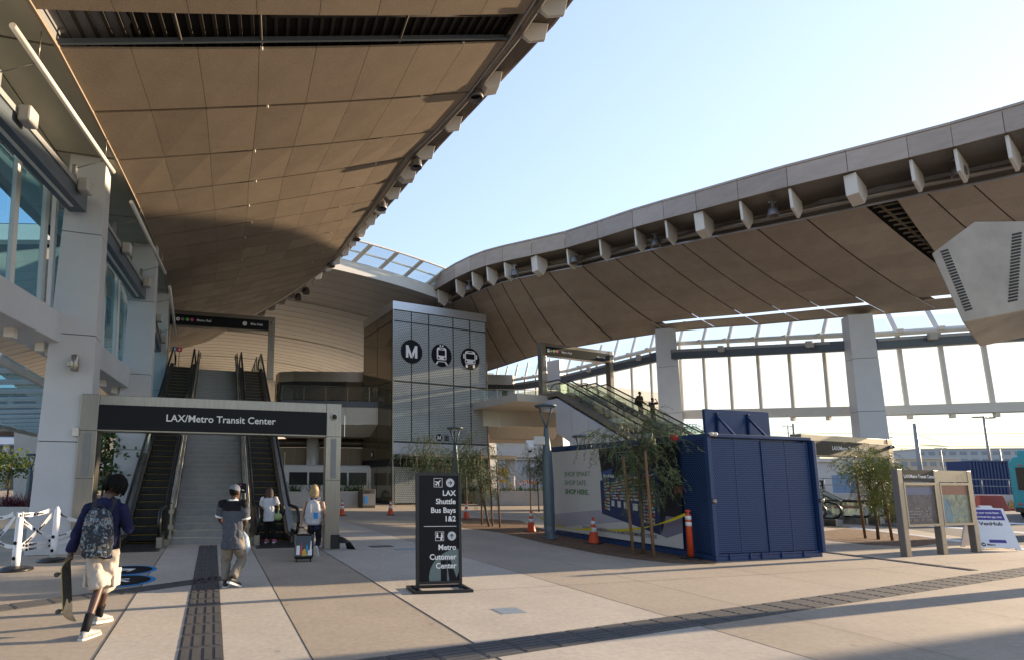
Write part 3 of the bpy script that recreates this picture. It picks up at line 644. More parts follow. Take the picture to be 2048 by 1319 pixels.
def path(s, rise, f0=1.2, f1=1.3, sl=math.tan(rad(30))):
    run = rise/sl
    return 0 if s < f0 else min(rise, (s-f0)*sl)
def escalator(label, Bp, d, rise=7.4, w=.84, clad=m_zinc, inner=m_zinc, glassm=None, group='escalators of the station'):
    Bp = V3((Bp[0], Bp[1], 0)); d = V3(d); x = V3((d.y, -d.x, 0)); r = root('escalator', label, 'escalator', Bp, group=group)
    f0 = 1.25; run = rise/math.tan(rad(30)); T = f0+run+1.4
    P = lambda s, u, z: Bp+d*s+x*u+UP*z
    # steps
    st = MB(); n = int(rise/.21)
    for k in range(n+3):
        s0 = f0-.62+.3637*k; z1 = max(0.0, min(rise, .21*(k-1.5)))
        z1 = 0 if k < 2 else min(rise, .21*(k-1.2))
        st.frm(P(0, 0, 0), x, d, UP, -w/2, w/2, s0, s0+.40, z1-.30, z1)
        for g_ in range(12):   # ribs of the riser
            u = -w/2+w*(g_+.5)/12; st.frm(P(0, 0, 0), x, d, UP, u-.014, u+.014, s0-.012, s0+.002, z1-.2, z1-.01)
        st.frm(P(0, 0, 0), x, d, UP, -w/2+.02, w/2-.02, s0-.014, s0+.03, z1-.006, z1+.003, 1)
    part(st, 'steps', [m_tread, m_yel], r)
    q = MB(); q.frm(P(0, 0, 0), x, d, UP, -w/2-.15, w/2+.15, -1.0, f0-.62, -.01, .012)
    for k in range(24): q.frm(P(0, 0, 0), x, d, UP, -w/2-.1, w/2+.1, -.95+k*.06, -.92+k*.06, .012, .016)
    part(q, 'landing_plate', mat('dark_landing_plate', (.05, .05, .05), .45, .7, var=.15), r)
    q = MB(); q.frm(P(0, 0, 0), x, d, UP, -w/2-.15, w/2+.15, f0+run+.3, T+.8, rise-.06, rise+.004); part(q, 'top_plate', m_zinc, r)
    ss = [0, f0]+[f0+run*k/14 for k in range(1, 15)]+[T]; zz_ = lambda s: path(s, rise, f0)
    for sd_ in (-1, 1):
        u = sd_*(w/2+.10)
        b = MB()
        for s0, s1 in zip([-.38]+ss, ss): b.quad(P(s0, u, zz_(s0)+.16), P(s1, u, zz_(s1)+.16), P(s1, u, zz_(s1)+.90), P(s0, u, zz_(s0)+(.90 if s0 > -.3 else .78)))
        bl = part(b, 'balustrade', glassm or m_bal, r)
        h = MB(); pts = [P(.55, u, .30), P(-.30, u, .30), P(-.50, u, .38), P(-.61, u, .54), P(-.60, u, .72), P(-.48, u, .87), P(-.25, u, .95), P(.2, u, .96)]
        pts += [P(s, u, zz_(s)+.96) for s in ss[1:]]
        pts += [P(T+.25, u, rise+.95), P(T+.45, u, rise+.87), P(T+.56, u, rise+.72), P(T+.56, u, rise+.54), P(T+.42, u, rise+.36), P(T+.2, u, rise+.3)]
        h.tube(pts, .046, 10); part(h, 'handrail', m_rub, r)
        h = MB()
        for s0, s1 in zip(ss, ss[1:]):   # inner skirt and outer deck run along the slope
            z0, z1 = zz_(s0), zz_(s1)
            ui, uo = sd_*(w/2+.005), sd_*(w/2+.30)
            h.hexa([P(s0, ui, z0-.15), P(s1, ui, z1-.15), P(s1, u, z1-.15), P(s0, u, z0-.15), P(s0, ui, z0+.17), P(s1, ui, z1+.17), P(s1, u, z1+.17), P(s0, u, z0+.17)])
            h.hexa([P(s0, u, z0-.15), P(s1, u, z1-.15), P(s1, uo, z1-.15), P(s0, uo, z0-.15), P(s0, u, z0+.20), P(s1, u, z1+.20), P(s1, uo, z1+.15), P(s0, uo, z0+.15)])
        part(h, 'skirt', inner, r)
        h = MB(); h.frm(P(0, 0, 0), x, d, UP, min(u-.07, u+.07), max(u-.07, u+.07), -.42, .5, 0, .27); part(h, 'newel_base', m_zinc, r, bevel=.01)
    tr = MB(); U = w/2+.29
    for s0, s1 in zip(ss, ss[1:]):
        z0, z1 = zz_(s0), zz_(s1)
        b0, b1 = max(-.05, z0-1.05), max(-.05, z1-1.05)
        tr.hexa([P(s0, -U, b0), P(s1, -U, b1), P(s1, U, b1), P(s0, U, b0), P(s0, -U, max(b0+.01, z0-.32)), P(s1, -U, max(b1+.01, z1-.32)), P(s1, U, max(b1+.01, z1-.32)), P(s0, U, max(b0+.01, z0-.32))])
    part(tr, 'truss_cladding', clad, r)
    return r, P, x, T
LB, RB = V3((-5.95, 13.95, 0)), V3((-2.68, 14.95, 0))
escL, PEL, xL, TL_ = escalator('left hand dark escalator under the LAX/Metro Transit Center portal', LB, E1, clad=mat('bronze_cladding', (.10, .08, .06), .4, .5, var=.1))
escR, PER, _, _ = escalator('dark escalator that the woman in the white shirt is stepping onto', RB, E1, clad=MATS['bronze_cladding'])
def stairs(label, Bp, d, width, rise=7.4, stone=m_stone, n=44):
    Bp = V3((Bp[0], Bp[1], 0)); d = V3(d); x = V3((d.y, -d.x, 0)); r = root('staircase', label, 'stairs', Bp, group='staircases of the station'); P = lambda s, u, z: Bp+d*s+x*u+UP*z
    q = MB(); s = 0.0; rz = rise/n; pts = []; pr = [(0, 0)]
    for k in range(n):
        go = .30 if k != n//2 else 1.5
        pts.append((s, rz*k)); q.frm(P(0, 0, 0), x, d, UP, -width/2, width/2, s, s+go+.02, max(0, rz*(k+1)-.45), rz*(k+1))
        q.frm(P(0, 0, 0), x, d, UP, -width/2+.01, width/2-.01, s-.012, s+.03, rz*(k+1)-.02, rz*(k+1)+.003, 1); s += go
    pts.append((s, rise)); part(q, 'steps', [stone, mat('stair_nosing', (.36, .35, .34), .7)], r)
    for sd_ in (-1, 1):
        u = sd_*(width/2+.06); g_ = MB(); st = MB(); hr = MB(); key = [pts[0], pts[n//2], (pts[n//2][0]+1.5, pts[n//2][1]), pts[-1], (s+1.2, rise)]
        for (s0, z0), (s1, z1) in zip(key, key[1:]):
            g_.quad(P(s0, u, z0+.22), P(s1, u, z1+.22), P(s1, u, z1+1.02), P(s0, u, z0+1.02))
            st.hexa([P(s0, u-.05, z0-.35 if z0 > .3 else 0), P(s1, u-.05, z1-.35), P(s1, u+.05, z1-.35), P(s0, u+.05, z0-.35 if z0 > .3 else 0), P(s0, u-.05, z0+.24), P(s1, u-.05, z1+.24), P(s1, u+.05, z1+.24), P(s0, u+.05, z0+.24)])
        part(g_, 'glass_guard', m_bal2, r); part(st, 'stringer', m_zinc, r)
        hr.tube([P(a-.05, u-sd_*.09, b+.95) for a, b in key], .025, 8); hr.tube([P(a, u, b+1.06) for a, b in key], .03, 8); part(hr, 'handrail', m_zinc, r)
        for k in range(0, 15):
            ps = MB()
            a = key[0][0]+(key[-2][0]-.1)*k/14; j = max(i for i in range(len(key)-1) if key[i][0] <= a+1e-6); (s0, z0), (s1, z1) = key[j], key[j+1]; b = z0+(z1-z0)*(a-s0)/(s1-s0)
            ps.frm(P(0, 0, 0), x, d, UP, u-.025, u+.025, a-.03, a+.03, b+.15, b+1.05); ps.frm(P(0, 0, 0), x, d, UP, u-.06, u+.06, a-.05, a+.05, b+.40, b+.52); ps.frm(P(0, 0, 0), x, d, UP, u-.06, u+.06, a-.05, a+.05, b+.80, b+.90); part(ps, 'baluster', m_zinc, r)
    return r
SB = (LB+RB)*.5+E1*.30
stairs('grey granite staircase between the two left escalators', SB, E1, 1.86)
# small information plate on the stair newel
q = MB(); o = D(483, 975, 14.85); q.frm(o, E2, E1, UP, -.13, .13, -.02, .02, -.13, .13); t = solo(q, 'stair_sign', m_sign, 'small black line information sign beside the staircase foot', 'sign', V3((o.x, o.y, 0)))
ring_icon(o-E2*.08+UP*.08-E1*.021, E2, UP, .02, t, m_green, 'line_dot'); ring_icon(o-E2*.02+UP*.08-E1*.021, E2, UP, .02, t, m_pink, 'line_dot')
q = MB(); q.tube([o+E1*.04+UP*.1, V3((o.x, o.y, .0))+E1*.04], .02, 6); part(q, 'post', m_zinc, t)
# small warning notices at the head of the left escalator
for px, mm, lab in (((350, 697), m_bluedec, 'small blue notice at the head of the left escalator'), ((359, 698), m_red, 'small red warning notice at the head of the left escalator')):
    o = D(px[0], px[1], 29.0); q = MB(); q.frm(o, E2, E1, UP, -.13, .13, -.01, .01, -.13, .13); t = solo(q, 'notice', mm, lab, 'notice', o)
    q = MB(); q.frm(o, E2, E1, UP, -.02, .02, .012, .04, -1.0, .1); part(q, 'post', m_zinc, t)
    q = MB(); q.prism([o-E1*.012+E2*-.06-UP*.05, o-E1*.012+E2*.06-UP*.05, o-E1*.012+UP*.07], -E1*.003); part(q, 'pictogram', m_letter, t)
# ------------------------------------------------------------------ decks
def rail(parent, pts, z, name='glass_railing', every=1.5):
    pts = [V3((p[0], p[1], z)) for p in pts]; g_ = MB(); s = []; h = MB()
    for a, b in zip(pts, pts[1:]):
        g_.quad(a+UP*.08, b+UP*.08, b+UP*1.0, a+UP*1.0); n = max(1, int((b-a).length/every))
        for k in range(n+1): p = a.lerp(b, k/n); s.append(p)
    h.tube([p+UP*1.08 for p in pts], .03, 8)
    gg = part(g_, name, m_bal2, parent); [part(MB().box(p+UP*.55, (.05, .05, 1.1)), 'baluster', m_zinc, gg) for p in s]; part(h, 'handrail', m_zinc, gg)
deck = root('upper_deck', 'white edged upper deck and bridge running behind the lift tower', 'bridge', (-8, 40, 0))
b0 = V3((-6.9, 39.3, 0)); b1 = V3((14.0, 40.6, 0)); bd = (b1-b0).normalized(); bn = V3((-bd.y, bd.x, 0))
m_wp = mat('bridge_white_panel', (.50, .47, .42), .35, .15, var=.05, scale=.7, island=.04)
q = MB(); L = (b1-b0).length
q.frm(b0, bd, bn, UP, 0, L, .05, 6.0, 7.05, 7.38); q2 = E1; part(q, 'floor_slab', m_grey, deck)
q = MB(); q.frm(b0, bd, bn, UP, 0, L, -.05, .05, 6.98, 7.42); part(q, 'edge_band', m_bluegrey, deck)
q = MB(); n = 9
for k in range(n):
    u0, u1 = L*k/n+.01, L*(k+1)/n-.01
    q.hexa([b0+bd*u0+UP*5.72, b0+bd*u1+UP*5.72, b0+bd*u1+bn*.06+UP*5.72, b0+bd*u0+bn*.06+UP*5.72, b0+bd*u0+UP*6.97, b0+bd*u1+UP*6.97, b0+bd*u1+bn*.06+UP*6.97, b0+bd*u0+bn*.06+UP*6.97])
    q.hexa([b0+bd*u0+bn*1.4+UP*4.9, b0+bd*u1+bn*1.4+UP*4.9, b0+bd*u1+bn*1.5+UP*4.95, b0+bd*u0+bn*1.5+UP*4.95, b0+bd*u0+UP*5.71, b0+bd*u1+UP*5.71, b0+bd*u1+bn*.06+UP*5.71, b0+bd*u0+bn*.06+UP*5.71])
part(q, 'side_panel', m_wp, deck)
q = MB()
for k in range(14): q.frm(b0, bd, bn, UP, 0, L, 1.5+.33*k, 1.5+.33*k+.30, 4.88, 4.92)
part(q, 'soffit', m_brownR, deck)
rail(deck, [b0, b0+bd*L], 7.42)
# deck from the stair head back to the bridge
sd0 = SB+E1*14.9-E2*6.4; q = MB(); q.frm(sd0, E2, E1, UP, 0, 8.45, 0, 22, 7.0, 7.39); part(q, 'stair_head_slab', m_grey, deck)
q = MB(); q.frm(sd0, E2, E1, UP, 8.451, 8.55, 0, 11, 6.2, 7.42); part(q, 'edge_band', m_wp, deck)
rail(deck, [sd0+E2*8.5+E1*.3, sd0+E2*8.5+E1*10.3], 7.42)
rail(deck, [sd0+E2*.05+E1*.3, sd0+E2*2.6+E1*.3], 7.42)
q = MB()
for px in ((1035, 930), (1010, 930)): pass
for u in (2.2, 9.2, 15.5):
    q = MB(); q.lathe(b0+bd*u+bn*3.2, [(.5, 0), (.5, 4.88)], 24); part(q, 'pier', m_wp, deck)
# glazed room on the deck
m_dkglass = mat('dark_reflecting_glass', (.035, .045, .045), .06, 0, spec=1.0)
rm_ = root('glazed_room', 'dark glazed room with rounded corner and steel roof band on the upper deck', 'pavilion', (-5, 46, 7.4))
rp = [(-9.0, 62)]+[(-8.9+1.6-1.6*math.cos(rad(a)), 47.2-1.6*math.sin(rad(a))) for a in range(0, 91, 15)]+[(-2, 45.7), (4, 45.9), (12, 46.5)]
q = MB(); gq = MB(); mq = MB()
rs = resample([(*p, 0) for p in rp], 1.45)
for a, b in zip(rs, rs[1:]):
    q.hexa([a+UP*9.98, b+UP*9.98, b+UP*9.98+V3((.2, .3, 0)), a+UP*9.98+V3((.2, .3, 0)), a+UP*10.85, b+UP*10.85, b+UP*10.85+V3((.2, .3, 0)), a+UP*10.85+V3((.2, .3, 0))])
    gq.quad(a+UP*7.4+V3((.05, .1, 0)), b+UP*7.4+V3((.05, .1, 0)), b+UP*10+V3((.05, .1, 0)), a+UP*10+V3((.05, .1, 0))); mq.box(a+UP*8.7, (.07, .07, 2.6))
part(q, 'roof_band', m_zinc, rm_); part(gq, 'glazing', m_dkglass, rm_); part(mq, 'mullion', m_black, rm_)
q = MB(); q.poly([p+UP*10.8+V3((.15, .2, 0)) for p in rs]+[V3((12, 62, 10.8))]); part(q, 'roof', m_grey, rm_)
# bronze clad ground floor under the deck
gf = root('station_wall', 'bronze clad ground floor wall with rounded corner behind the white minibus', 'building', (-5, 44, 0))
rp = [(-10.5, 58)]+[(-8.6+2.2-2.2*math.cos(rad(a)), 45.6-2.2*math.sin(rad(a))) for a in range(0, 91, 15)]+[(2.4, 43.6)]
rs = resample([(*p, 0) for p in rp], 1.5); q = MB()
for a, b in zip(rs, rs[1:]):
    e = (b-a)*.006; o = V3((.15, .2, 0))
    q.hexa([a+e, b-e, b-e+o, a+e+o, a+e+UP*4.2, b-e+UP*4.2, b-e+o+UP*4.2, a+e+o+UP*4.2])
part(q, 'wall_panel', mat('bronze_wall_panel', (.22, .17, .12), .45, .3, var=.08, island=.08), gf)
q = MB(); q.tube([a+UP*4.55+V3((-.05, -.1, 0)) for a in rs], .35, 8); part(q, 'soffit_bulkhead', MATS['bronze_cladding'], gf)
q = MB(); o = V3((-7.2, 43.2, 0)); q.tube([o+UP*2.6, o+UP*3.6, o+UP*3.75+V3((.05, -.25, 0)), o+UP*3.6+V3((.1, -.4, 0))], .05, 8); part(q, 'hook_lamp', m_fin, gf)
# ------------------------------------------------------------------ lift tower
e0 = V3((1.21, 37.32, 0)); TW = 0
def fz(px, py): p = PLN(px, py, e0, F1); return (p-e0).dot(F2), p.z
zH, zB, zA, zC, zD = fz(788, 602)[1], fz(788, 618.4)[1], fz(788, 640.5)[1], fz(788, 760.5)[1], fz(787.6, 882)[1]
us_ = [0.0]+[fz(x, 700)[0] for x in (822.8, 857.6, 906.5, 940)]+[fz(972, 700)[0]]; TW = us_[-1]; DP = 5.6
tower = root('lift_tower', 'tall glass lift tower with round Metro, train and bus symbols', 'lift tower', e0)
m_frit = holes('dotted_tower_glass', (.42, .455, .45), .10, 0, .145, .054, axes=F2, hole_alpha=.62, tr_col=(.45, .50, .50))
m_side = mat('bronze_mirror_glass', (.21, .18, .13), .08, .55, var=.1, scale=.5, spec=.9)
for i in range(5):
    for z0, z1 in ((zD, zC), (zC, zA), (zA, zB)):
        q = MB(); q.frm(e0, F2, F1, UP, us_[i]+.045, us_[i+1]-.045, 0, .03, z0+.05, z1-.05); part(q, 'front_pane', m_frit, tower)
q = MB()
for i in range(6): q.frm(e0, F2, F1, UP, us_[i]-.045, us_[i]+.045, .005, .16, 0, zB)
for z in (zD, zC, zA): q.frm(e0, F2, F1, UP, 0, TW, .008, .15, z-.06, z+.06)
part(q, 'mullion', m_black, tower)
for j in range(2):
    for z0, z1 in ((0.15, 3.0), (3.1, zC), (zC, zA), (zA, zB)):
        q = MB(); q.frm(e0, F2, F1, UP, -.02, .02, DP*j/2+.05, DP*(j+1)/2-.05, z0+.05, z1-.05); part(q, 'side_pane', m_side, tower)
q = MB(); q.frm(e0, F2, F1, UP, -.015, .10, .1, DP, 0.02, zB); part(q, 'side_frame', m_black, tower)
q = MB(); q.frm(e0, F2, F1, UP, TW-.02, TW+.02, 0.02, DP, 0.05, zB); part(q, 'side_wall', m_side, tower)
q = MB(); q.frm(e0, F2, F1, UP, -.06, TW+.06, -.06, DP+.06, zB, zH); part(q, 'roof_cap', mat('pale_steel_cap', (.55, .56, .57), .35, .8, var=.08, stretch=(1, 1, 4)), tower, bevel=.01)
for u in (-.05, TW-.03): q = MB(); q.frm(e0, F2, F1, UP, u, u+.08, -.05, .03, 0, zB); part(q, 'corner_trim', m_zinc, tower)
q = MB()                                                           # steel frame of the shaft seen through the glass
for u in (.25, 2.9, TW-.45): q.frm(e0, F2, F1, UP, u, u+.45, .75, 1.15, 0, zB)
for z in (3.2, 6.6, 10.6, 12.9): q.frm(e0, F2, F1, UP, .25, TW-.2, .72, 1.12, z, z+.5)
part(q, 'shaft_frame', mat('pale_shaft_steel', (.70, .78, .76), .6), tower)
q = MB(); q.frm(e0, F2, F1, UP, .6, TW-.5, 2.1, 5.2, 0, zB); 
for k in range(12): q.frm(e0, F2, F1, UP, .7+k*.5, .85+k*.5, 1.9, 2.1, .2, zB-.3)
part(q, 'shaft_core', mat('shaft_core_grey', (.20, .195, .18), .7, var=.4, scale=1.2, island=.4), tower)
q = MB(); q.frm(e0, F2, F1, UP, .03, TW-.05, -.01, .04, zD-.85, zD-.06); part(q, 'white_band', m_white, tower)
q = MB(); q.frm(e0, F2, F1, UP, .2, TW+.9, -2.2, -.02, zD-1.05, zD-.93); q.frm(e0, F2, F1, UP, .2, TW+.9, -2.22, -2.2, zD-1.06, zD-.85); part(q, 'entrance_canopy', m_zinc, tower)
q = MB(); q.frm(e0, F2, F1, UP, -.04, TW, -.045, .03, 2.60, 3.12); sb = part(q, 'sign_band', m_sign, tower)
lettering('Metro Rail', e0+F2*3.9+UP*2.75-F1*.045, F2, UP, .30, m_letter, sb, bold=.01)
for k, mm in enumerate((m_letter, m_green, m_pink)): ring_icon(e0+F2*(2.75+.36*k)+UP*2.86-F1*.046, F2, UP, .13, sb, mm, 'pictogram')
lettering('LAX/Metro Transit Center', e0-F2*.042+F1*4.9+UP*2.78, -F1, UP, .20, m_letter, sb, bold=.01)
q = MB(); q.frm(e0, F2, F1, UP, -.05, -.005, .05, DP, 2.60, 3.12); part(q, 'side_sign_band', m_sign, tower)
for i in range(4):
    u0, u1 = .15+TW/4*i, TW/4*(i+1)-.08
    q = MB(); q.frm(e0, F2, F1, UP, u0, u1, -.02, .0, .12, 2.56); part(q, 'door_pane', m_frit if i == 0 else m_pane, tower)
q = MB()
for i in range(5): q.frm(e0, F2, F1, UP, TW/4*i-.0, TW/4*i+.1, -.03, .06, 0, 2.6)
part(q, 'door_frame', m_zinc, tower)
def disc_icon(px, py, rpx, name):
    u, z = fz(px, py); u1, _ = fz(px+rpx, py); c = e0+F2*u+UP*z-F1*.012; R = u1-u
    q = MB(); q.disc(c, F2, UP, R, 40, -F1*.012); return part(q, name, m_sign, tower), c-F1*.013, R
def rr(o, x, y, w, h, r, n=5):   # rounded rectangle outline
    pts = []
    for cx, cy, a0_ in ((w/2-r, h/2-r, 0), (-w/2+r, h/2-r, 90), (-w/2+r, -h/2+r, 180), (w/2-r, -h/2+r, 270)):
        for k in range(n+1):
            a = rad(a0_+90*k/n); pts.append(V3(o)+V3(x)*(cx+r*math.cos(a))+V3(y)*(cy+r*math.sin(a)))
    return pts
def glyph_M(c, x, y, R, parent, m, n, s=1.0):
    P = lambda a, b: V3(c)+V3(x)*a*R*s+V3(y)*b*R*s; q = MB()
    q.prism([P(-.62, -.62), P(-.36, -.62), P(-.36, .62), P(-.62, .62)], n); q.prism([P(.36, -.62), P(.62, -.62), P(.62, .62), P(.36, .62)], n)
    q.prism([P(-.36, .62), P(-.36, .10), P(-.10, -.62), P(.16, -.62)], n*1.02) if False else q.prism([P(-.36, .62), P(-.36, -.05), P(-.13, -.62), P(.13, -.62)], n*1.02)
    q.prism([P(.36, .62), P(.02, -.20), P(.16, -.55), P(.36, .0)], n*1.03)
    return part(q, 'letter_m', m, parent)
d, c, R = disc_icon(823, 702.6, 21.3, 'metro_symbol'); glyph_M(c, F2, UP, R, d, m_letter, -F1*.01, .85)
d, c, R = disc_icon(882.9, 710, 20, 'train_symbol'); X_, Y_ = F2*R, UP*R; q = MB(); n_ = -F1*.008
q.prism(rr(c+Y_*.12, F2, UP, R*.95, R*1.15, R*.22), n_); q.prism([c-X_*.42-Y_*.52, c+X_*.42-Y_*.52, c+X_*.62-Y_*.82, c+X_*.46-Y_*.82, c+X_*.30-Y_*.58, c-X_*.30-Y_*.58, c-X_*.46-Y_*.82, c-X_*.62-Y_*.82], n_)
q.disc(c+X_*.12+Y_*.84, F2, UP, R*.08, 10, n_); q.disc(c-X_*.12+Y_*.84, F2, UP, R*.08, 10, n_); part(q, 'train_glyph', m_letter, d)
q = MB(); q.prism(rr(c+Y_*.22+n_, F2, UP, R*.68, R*.48, R*.08), n_*.3); q.prism(rr(c+Y_*.58+n_, F2, UP, R*.4, R*.08, R*.03), n_*.3); q.disc(c-X_*.3-Y_*.22+n_, F2, UP, R*.09, 12, n_*.3); q.disc(c+X_*.3-Y_*.22+n_, F2, UP, R*.09, 12, n_*.3); q.prism(rr(c-Y_*.42+n_, F2, UP, R*.9, R*.05, R*.02), n_*.3); part(q, 'train_window', m_sign, d)
d, c, R = disc_icon(940, 717.2, 18.6, 'bus_symbol'); X_, Y_ = F2*R, UP*R; q = MB()
q.prism(rr(c+Y_*.10, F2, UP, R*1.1, R*1.25, R*.25), n_); q.prism(rr(c-X_*.66+Y_*.22, F2, UP, R*.14, R*.42, R*.05), n_); q.prism(rr(c+X_*.66+Y_*.22, F2, UP, R*.14, R*.42, R*.05), n_); q.prism(rr(c-X_*.38-Y_*.66, F2, UP, R*.22, R*.3, R*.05), n_); q.prism(rr(c+X_*.38-Y_*.66, F2, UP, R*.22, R*.3, R*.05), n_); part(q, 'bus_glyph', m_letter, d)
q = MB(); q.prism(rr(c+Y_*.22+n_, F2, UP, R*.92, R*.5, R*.08), n_*.3); q.prism(rr(c+Y_*.62+n_, F2, UP, R*.5, R*.08, R*.03), n_*.3); q.disc(c-X_*.4-Y_*.25+n_, F2, UP, R*.09, 12, n_*.3); q.disc(c+X_*.4-Y_*.25+n_, F2, UP, R*.09, 12, n_*.3); q.prism(rr(c-Y_*.46+n_, F2, UP, R*1.0, R*.05, R*.02), n_*.3); part(q, 'bus_window', m_sign, d)
d, c, R = disc_icon(878, 874, 6.2, 'metro_symbol'); glyph_M(c, F2, UP, R, d, m_letter, -F1*.01, .85)
u, z = fz(893, 875); c = e0+F2*u+UP*z-F1*.012; q = MB()
for k in (-.12, 0, .12): q.frm(c, F2, F1, UP, k-.035, k+.035, -.01, 0, -.15, .12)
q.frm(c, F2, F1, UP, -.2, .2, -.012, 0, .14, .19); q.frm(c, F2, F1, UP, -.2, .2, -.012, 0, -.19, -.15); part(q, 'lift_symbol', m_sign, tower)
q = MB(); o = e0-F2*.045+F1*3.6+UP*3.55; q.disc(o, F1, UP, .26, 24, -F2*.01); d = part(q, 'metro_symbol', m_sign, tower); glyph_M(o-F2*.011, -F1, UP, .26, d, m_letter, -F2*.006, .85)
# ------------------------------------------------------------------ right hand escalators (they climb towards the lift tower)
RN, RFar = V3((18.1, 22.5, 0)), V3((21.05, 23.75, 0))
escalator('right hand escalator with white side panels climbing above the blue store', RN, F1, clad=m_white, glassm=m_bal2)
escalator('far right escalator carrying two people behind the blue store', RFar, F1, clad=m_white, glassm=m_bal2)
stairs('stairs between the two right escalators', (RN+RFar)*.5+F1*.3, F1, 1.55)
q = MB(); xr = V3((F1.y, -F1.x, 0)); Pn = lambda s, z: RN-xr*.75+F1*s+UP*z   # white wall under the near escalator
pts = [(3.2, .02)]+[(s, (s-1.25)*math.tan(rad(30))-.9) for s in (3.4, 14.0)]+[(14.0, 5.4), (9.8, 3.2), (4.6, .02)]
ws = root('escalator_wall', 'white panelled wall sloping under the right escalators', 'wall', RN+F1*6)
nseg = 8
for k in range(nseg):
    s0, s1 = 3.0+11.2*k/nseg+.012, 3.0+11.2*(k+1)/nseg-.012; t0 = (s0-1.25)*math.tan(rad(30))-.35; t1 = (s1-1.25)*math.tan(rad(30))-.35
    lo0, lo1 = max(.0, t0-2.3), max(.0, t1-2.3)
    q.hexa([Pn(s0, lo0), Pn(s1, lo1), Pn(s1, lo1)+xr*4.6, Pn(s0, lo0)+xr*4.6, Pn(s0, t0), Pn(s1, t1), Pn(s1, t1)+xr*.1, Pn(s0, t0)+xr*.1])
part(q, 'panel', m_white, ws)
pA = RN-F2*1.6-F1*.6; portal('steel portal at the foot of the right escalators beyond the blue store', pA, pA+F2*6.5, 0, (('LAX/Metro Transit Center', 3.2, 3.07, .235, 'CENTER'),))
hA = RN-F2*1.05+F1*15.0; p4, x4, y4, L4, s4 = portal('small steel portal with Metro Rail lettering at the head of the right escalators', hA, hA+F2*6.5, 7.4, (('Metro Rail', 1.7, 3.06, .21, 'LEFT'), ('Bike Hub', 4.9, 3.06, .21, 'LEFT')))
rail_icons(V3((hA.x, hA.y, 0)), x4, y4, 7.4, .55, 1, s4)
q = MB(); q.frm(RN, xr, F1, UP, -3.2, 6.5, 15.0, 22.0, 6.9, 7.395); part(q, 'stair_head_slab', m_wp, deck)
# ------------------------------------------------------------------ things on the plaza
m_blue = mat('store_blue_paint', (.013, .042, .135), .42, 0, var=.06, scale=1.5, bump=.03)
m_blueperf = holes('store_blue_perforated', (.014, .047, .150), .45, 0, .052, .0145, axes=V3((.958, .2865, 0)), back=(.003, .006, .02))
m_blueperf2 = holes('store_blue_perforated_side', (.012, .040, .125), .45, 0, .052, .0145, axes=V3((-.2865, .958, 0)), back=(.003, .006, .02))
KC = V3((7.56, 12.29, 0)); KW, KL, KH = 3.22, 5.95, 2.84
store = root('container_store', 'dark blue steel container store with perforated doors and a printed side', 'container', KC)
kp = lambda u, s, z: KC+E2*u+E1*s+UP*z
def kb(q, u0, u1, s0, s1, z0, z1, mi=0): return q.frm(KC, E2, E1, UP, u0, u1, s0, s1, z0, z1, mi)
q = MB(); kb(q, .06, KW-.06, .10, KL-.02, .12, KH-.06); part(q, 'body', m_blue, store)
q = MB(); kb(q, -.02, KW+.02, -.02, .09, 0, .10); kb(q, -.02, .06, .09, KL, 0, .12); kb(q, KW-.06, KW+.02, .09, KL, 0, .12)
part(q, 'base_rail', m_blue, store, bevel=.01)
q = MB(); kb(q, -.02, KW+.02, -.02, .09, KH-.08, KH); kb(q, -.02, .08, .09, KL, KH-.16, KH); kb(q, KW-.06, KW+.02, .09, KL, KH-.1, KH); part(q, 'top_rail', m_blue, store, bevel=.01)
q = MB(); kb(q, -.03, .07, -.03, .07, .101, KH-.081); part(q, 'corner_post', m_blue, store, bevel=.008)
q = MB(); kb(q, KW-.07, KW+.03, -.10, .09, .101, KH-.081); part(q, 'corner_post', m_blue, store, bevel=.008)
q = MB(); kb(q, .071, 1.59, .01, .04, .17, KH-.12); part(q, 'perforated_door', m_blueperf, store)
q = MB(); kb(q, 1.645, KW-.12, -.006, .008, .17, KH-.14); pd = part(q, 'perforated_door', m_blueperf, store)
for u0, u1 in ((1.60, 1.63), (2.34, 2.355), (KW-.16, KW-.12)):
    q = MB(); kb(q, u0, u1, -.012, .03, .15, KH-.13); part(q, 'door_stile', m_blue, pd)
for u in (.78, .07):
    q = MB(); kb(q, u, u+.02, .004, .045, .15, KH-.10); part(q, 'door_stile', m_blue, store)
q = MB(); kb(q, .07, KW-.07, -.03, .03, .11, .15); part(q, 'door_track', m_blue, store)
for u in (.35, .95, 1.3, 1.9, 2.6):
    q = MB(); kb(q, u, u+.04, -.05, .0, .02, .16); part(q, 'track_bracket', m_blue, store)
for u, s_ in ((.0, -.05), (KW-.0, -.12)):
    q = MB(); q.lathe(kp(u, s_, 1.32), [(.055, 0), (.06, .03), (.03, .06)], 12, -E1); part(q, 'lock', m_zinc, store)
for u in (.05, .16):
    q = MB(); q.sphere(kp(u, -.08, KH-.02), .05); q.tube([kp(u, -.05, KH), kp(u, .06, KH-.02)], .02, 6); part(q, 'floodlight', m_fin, store)
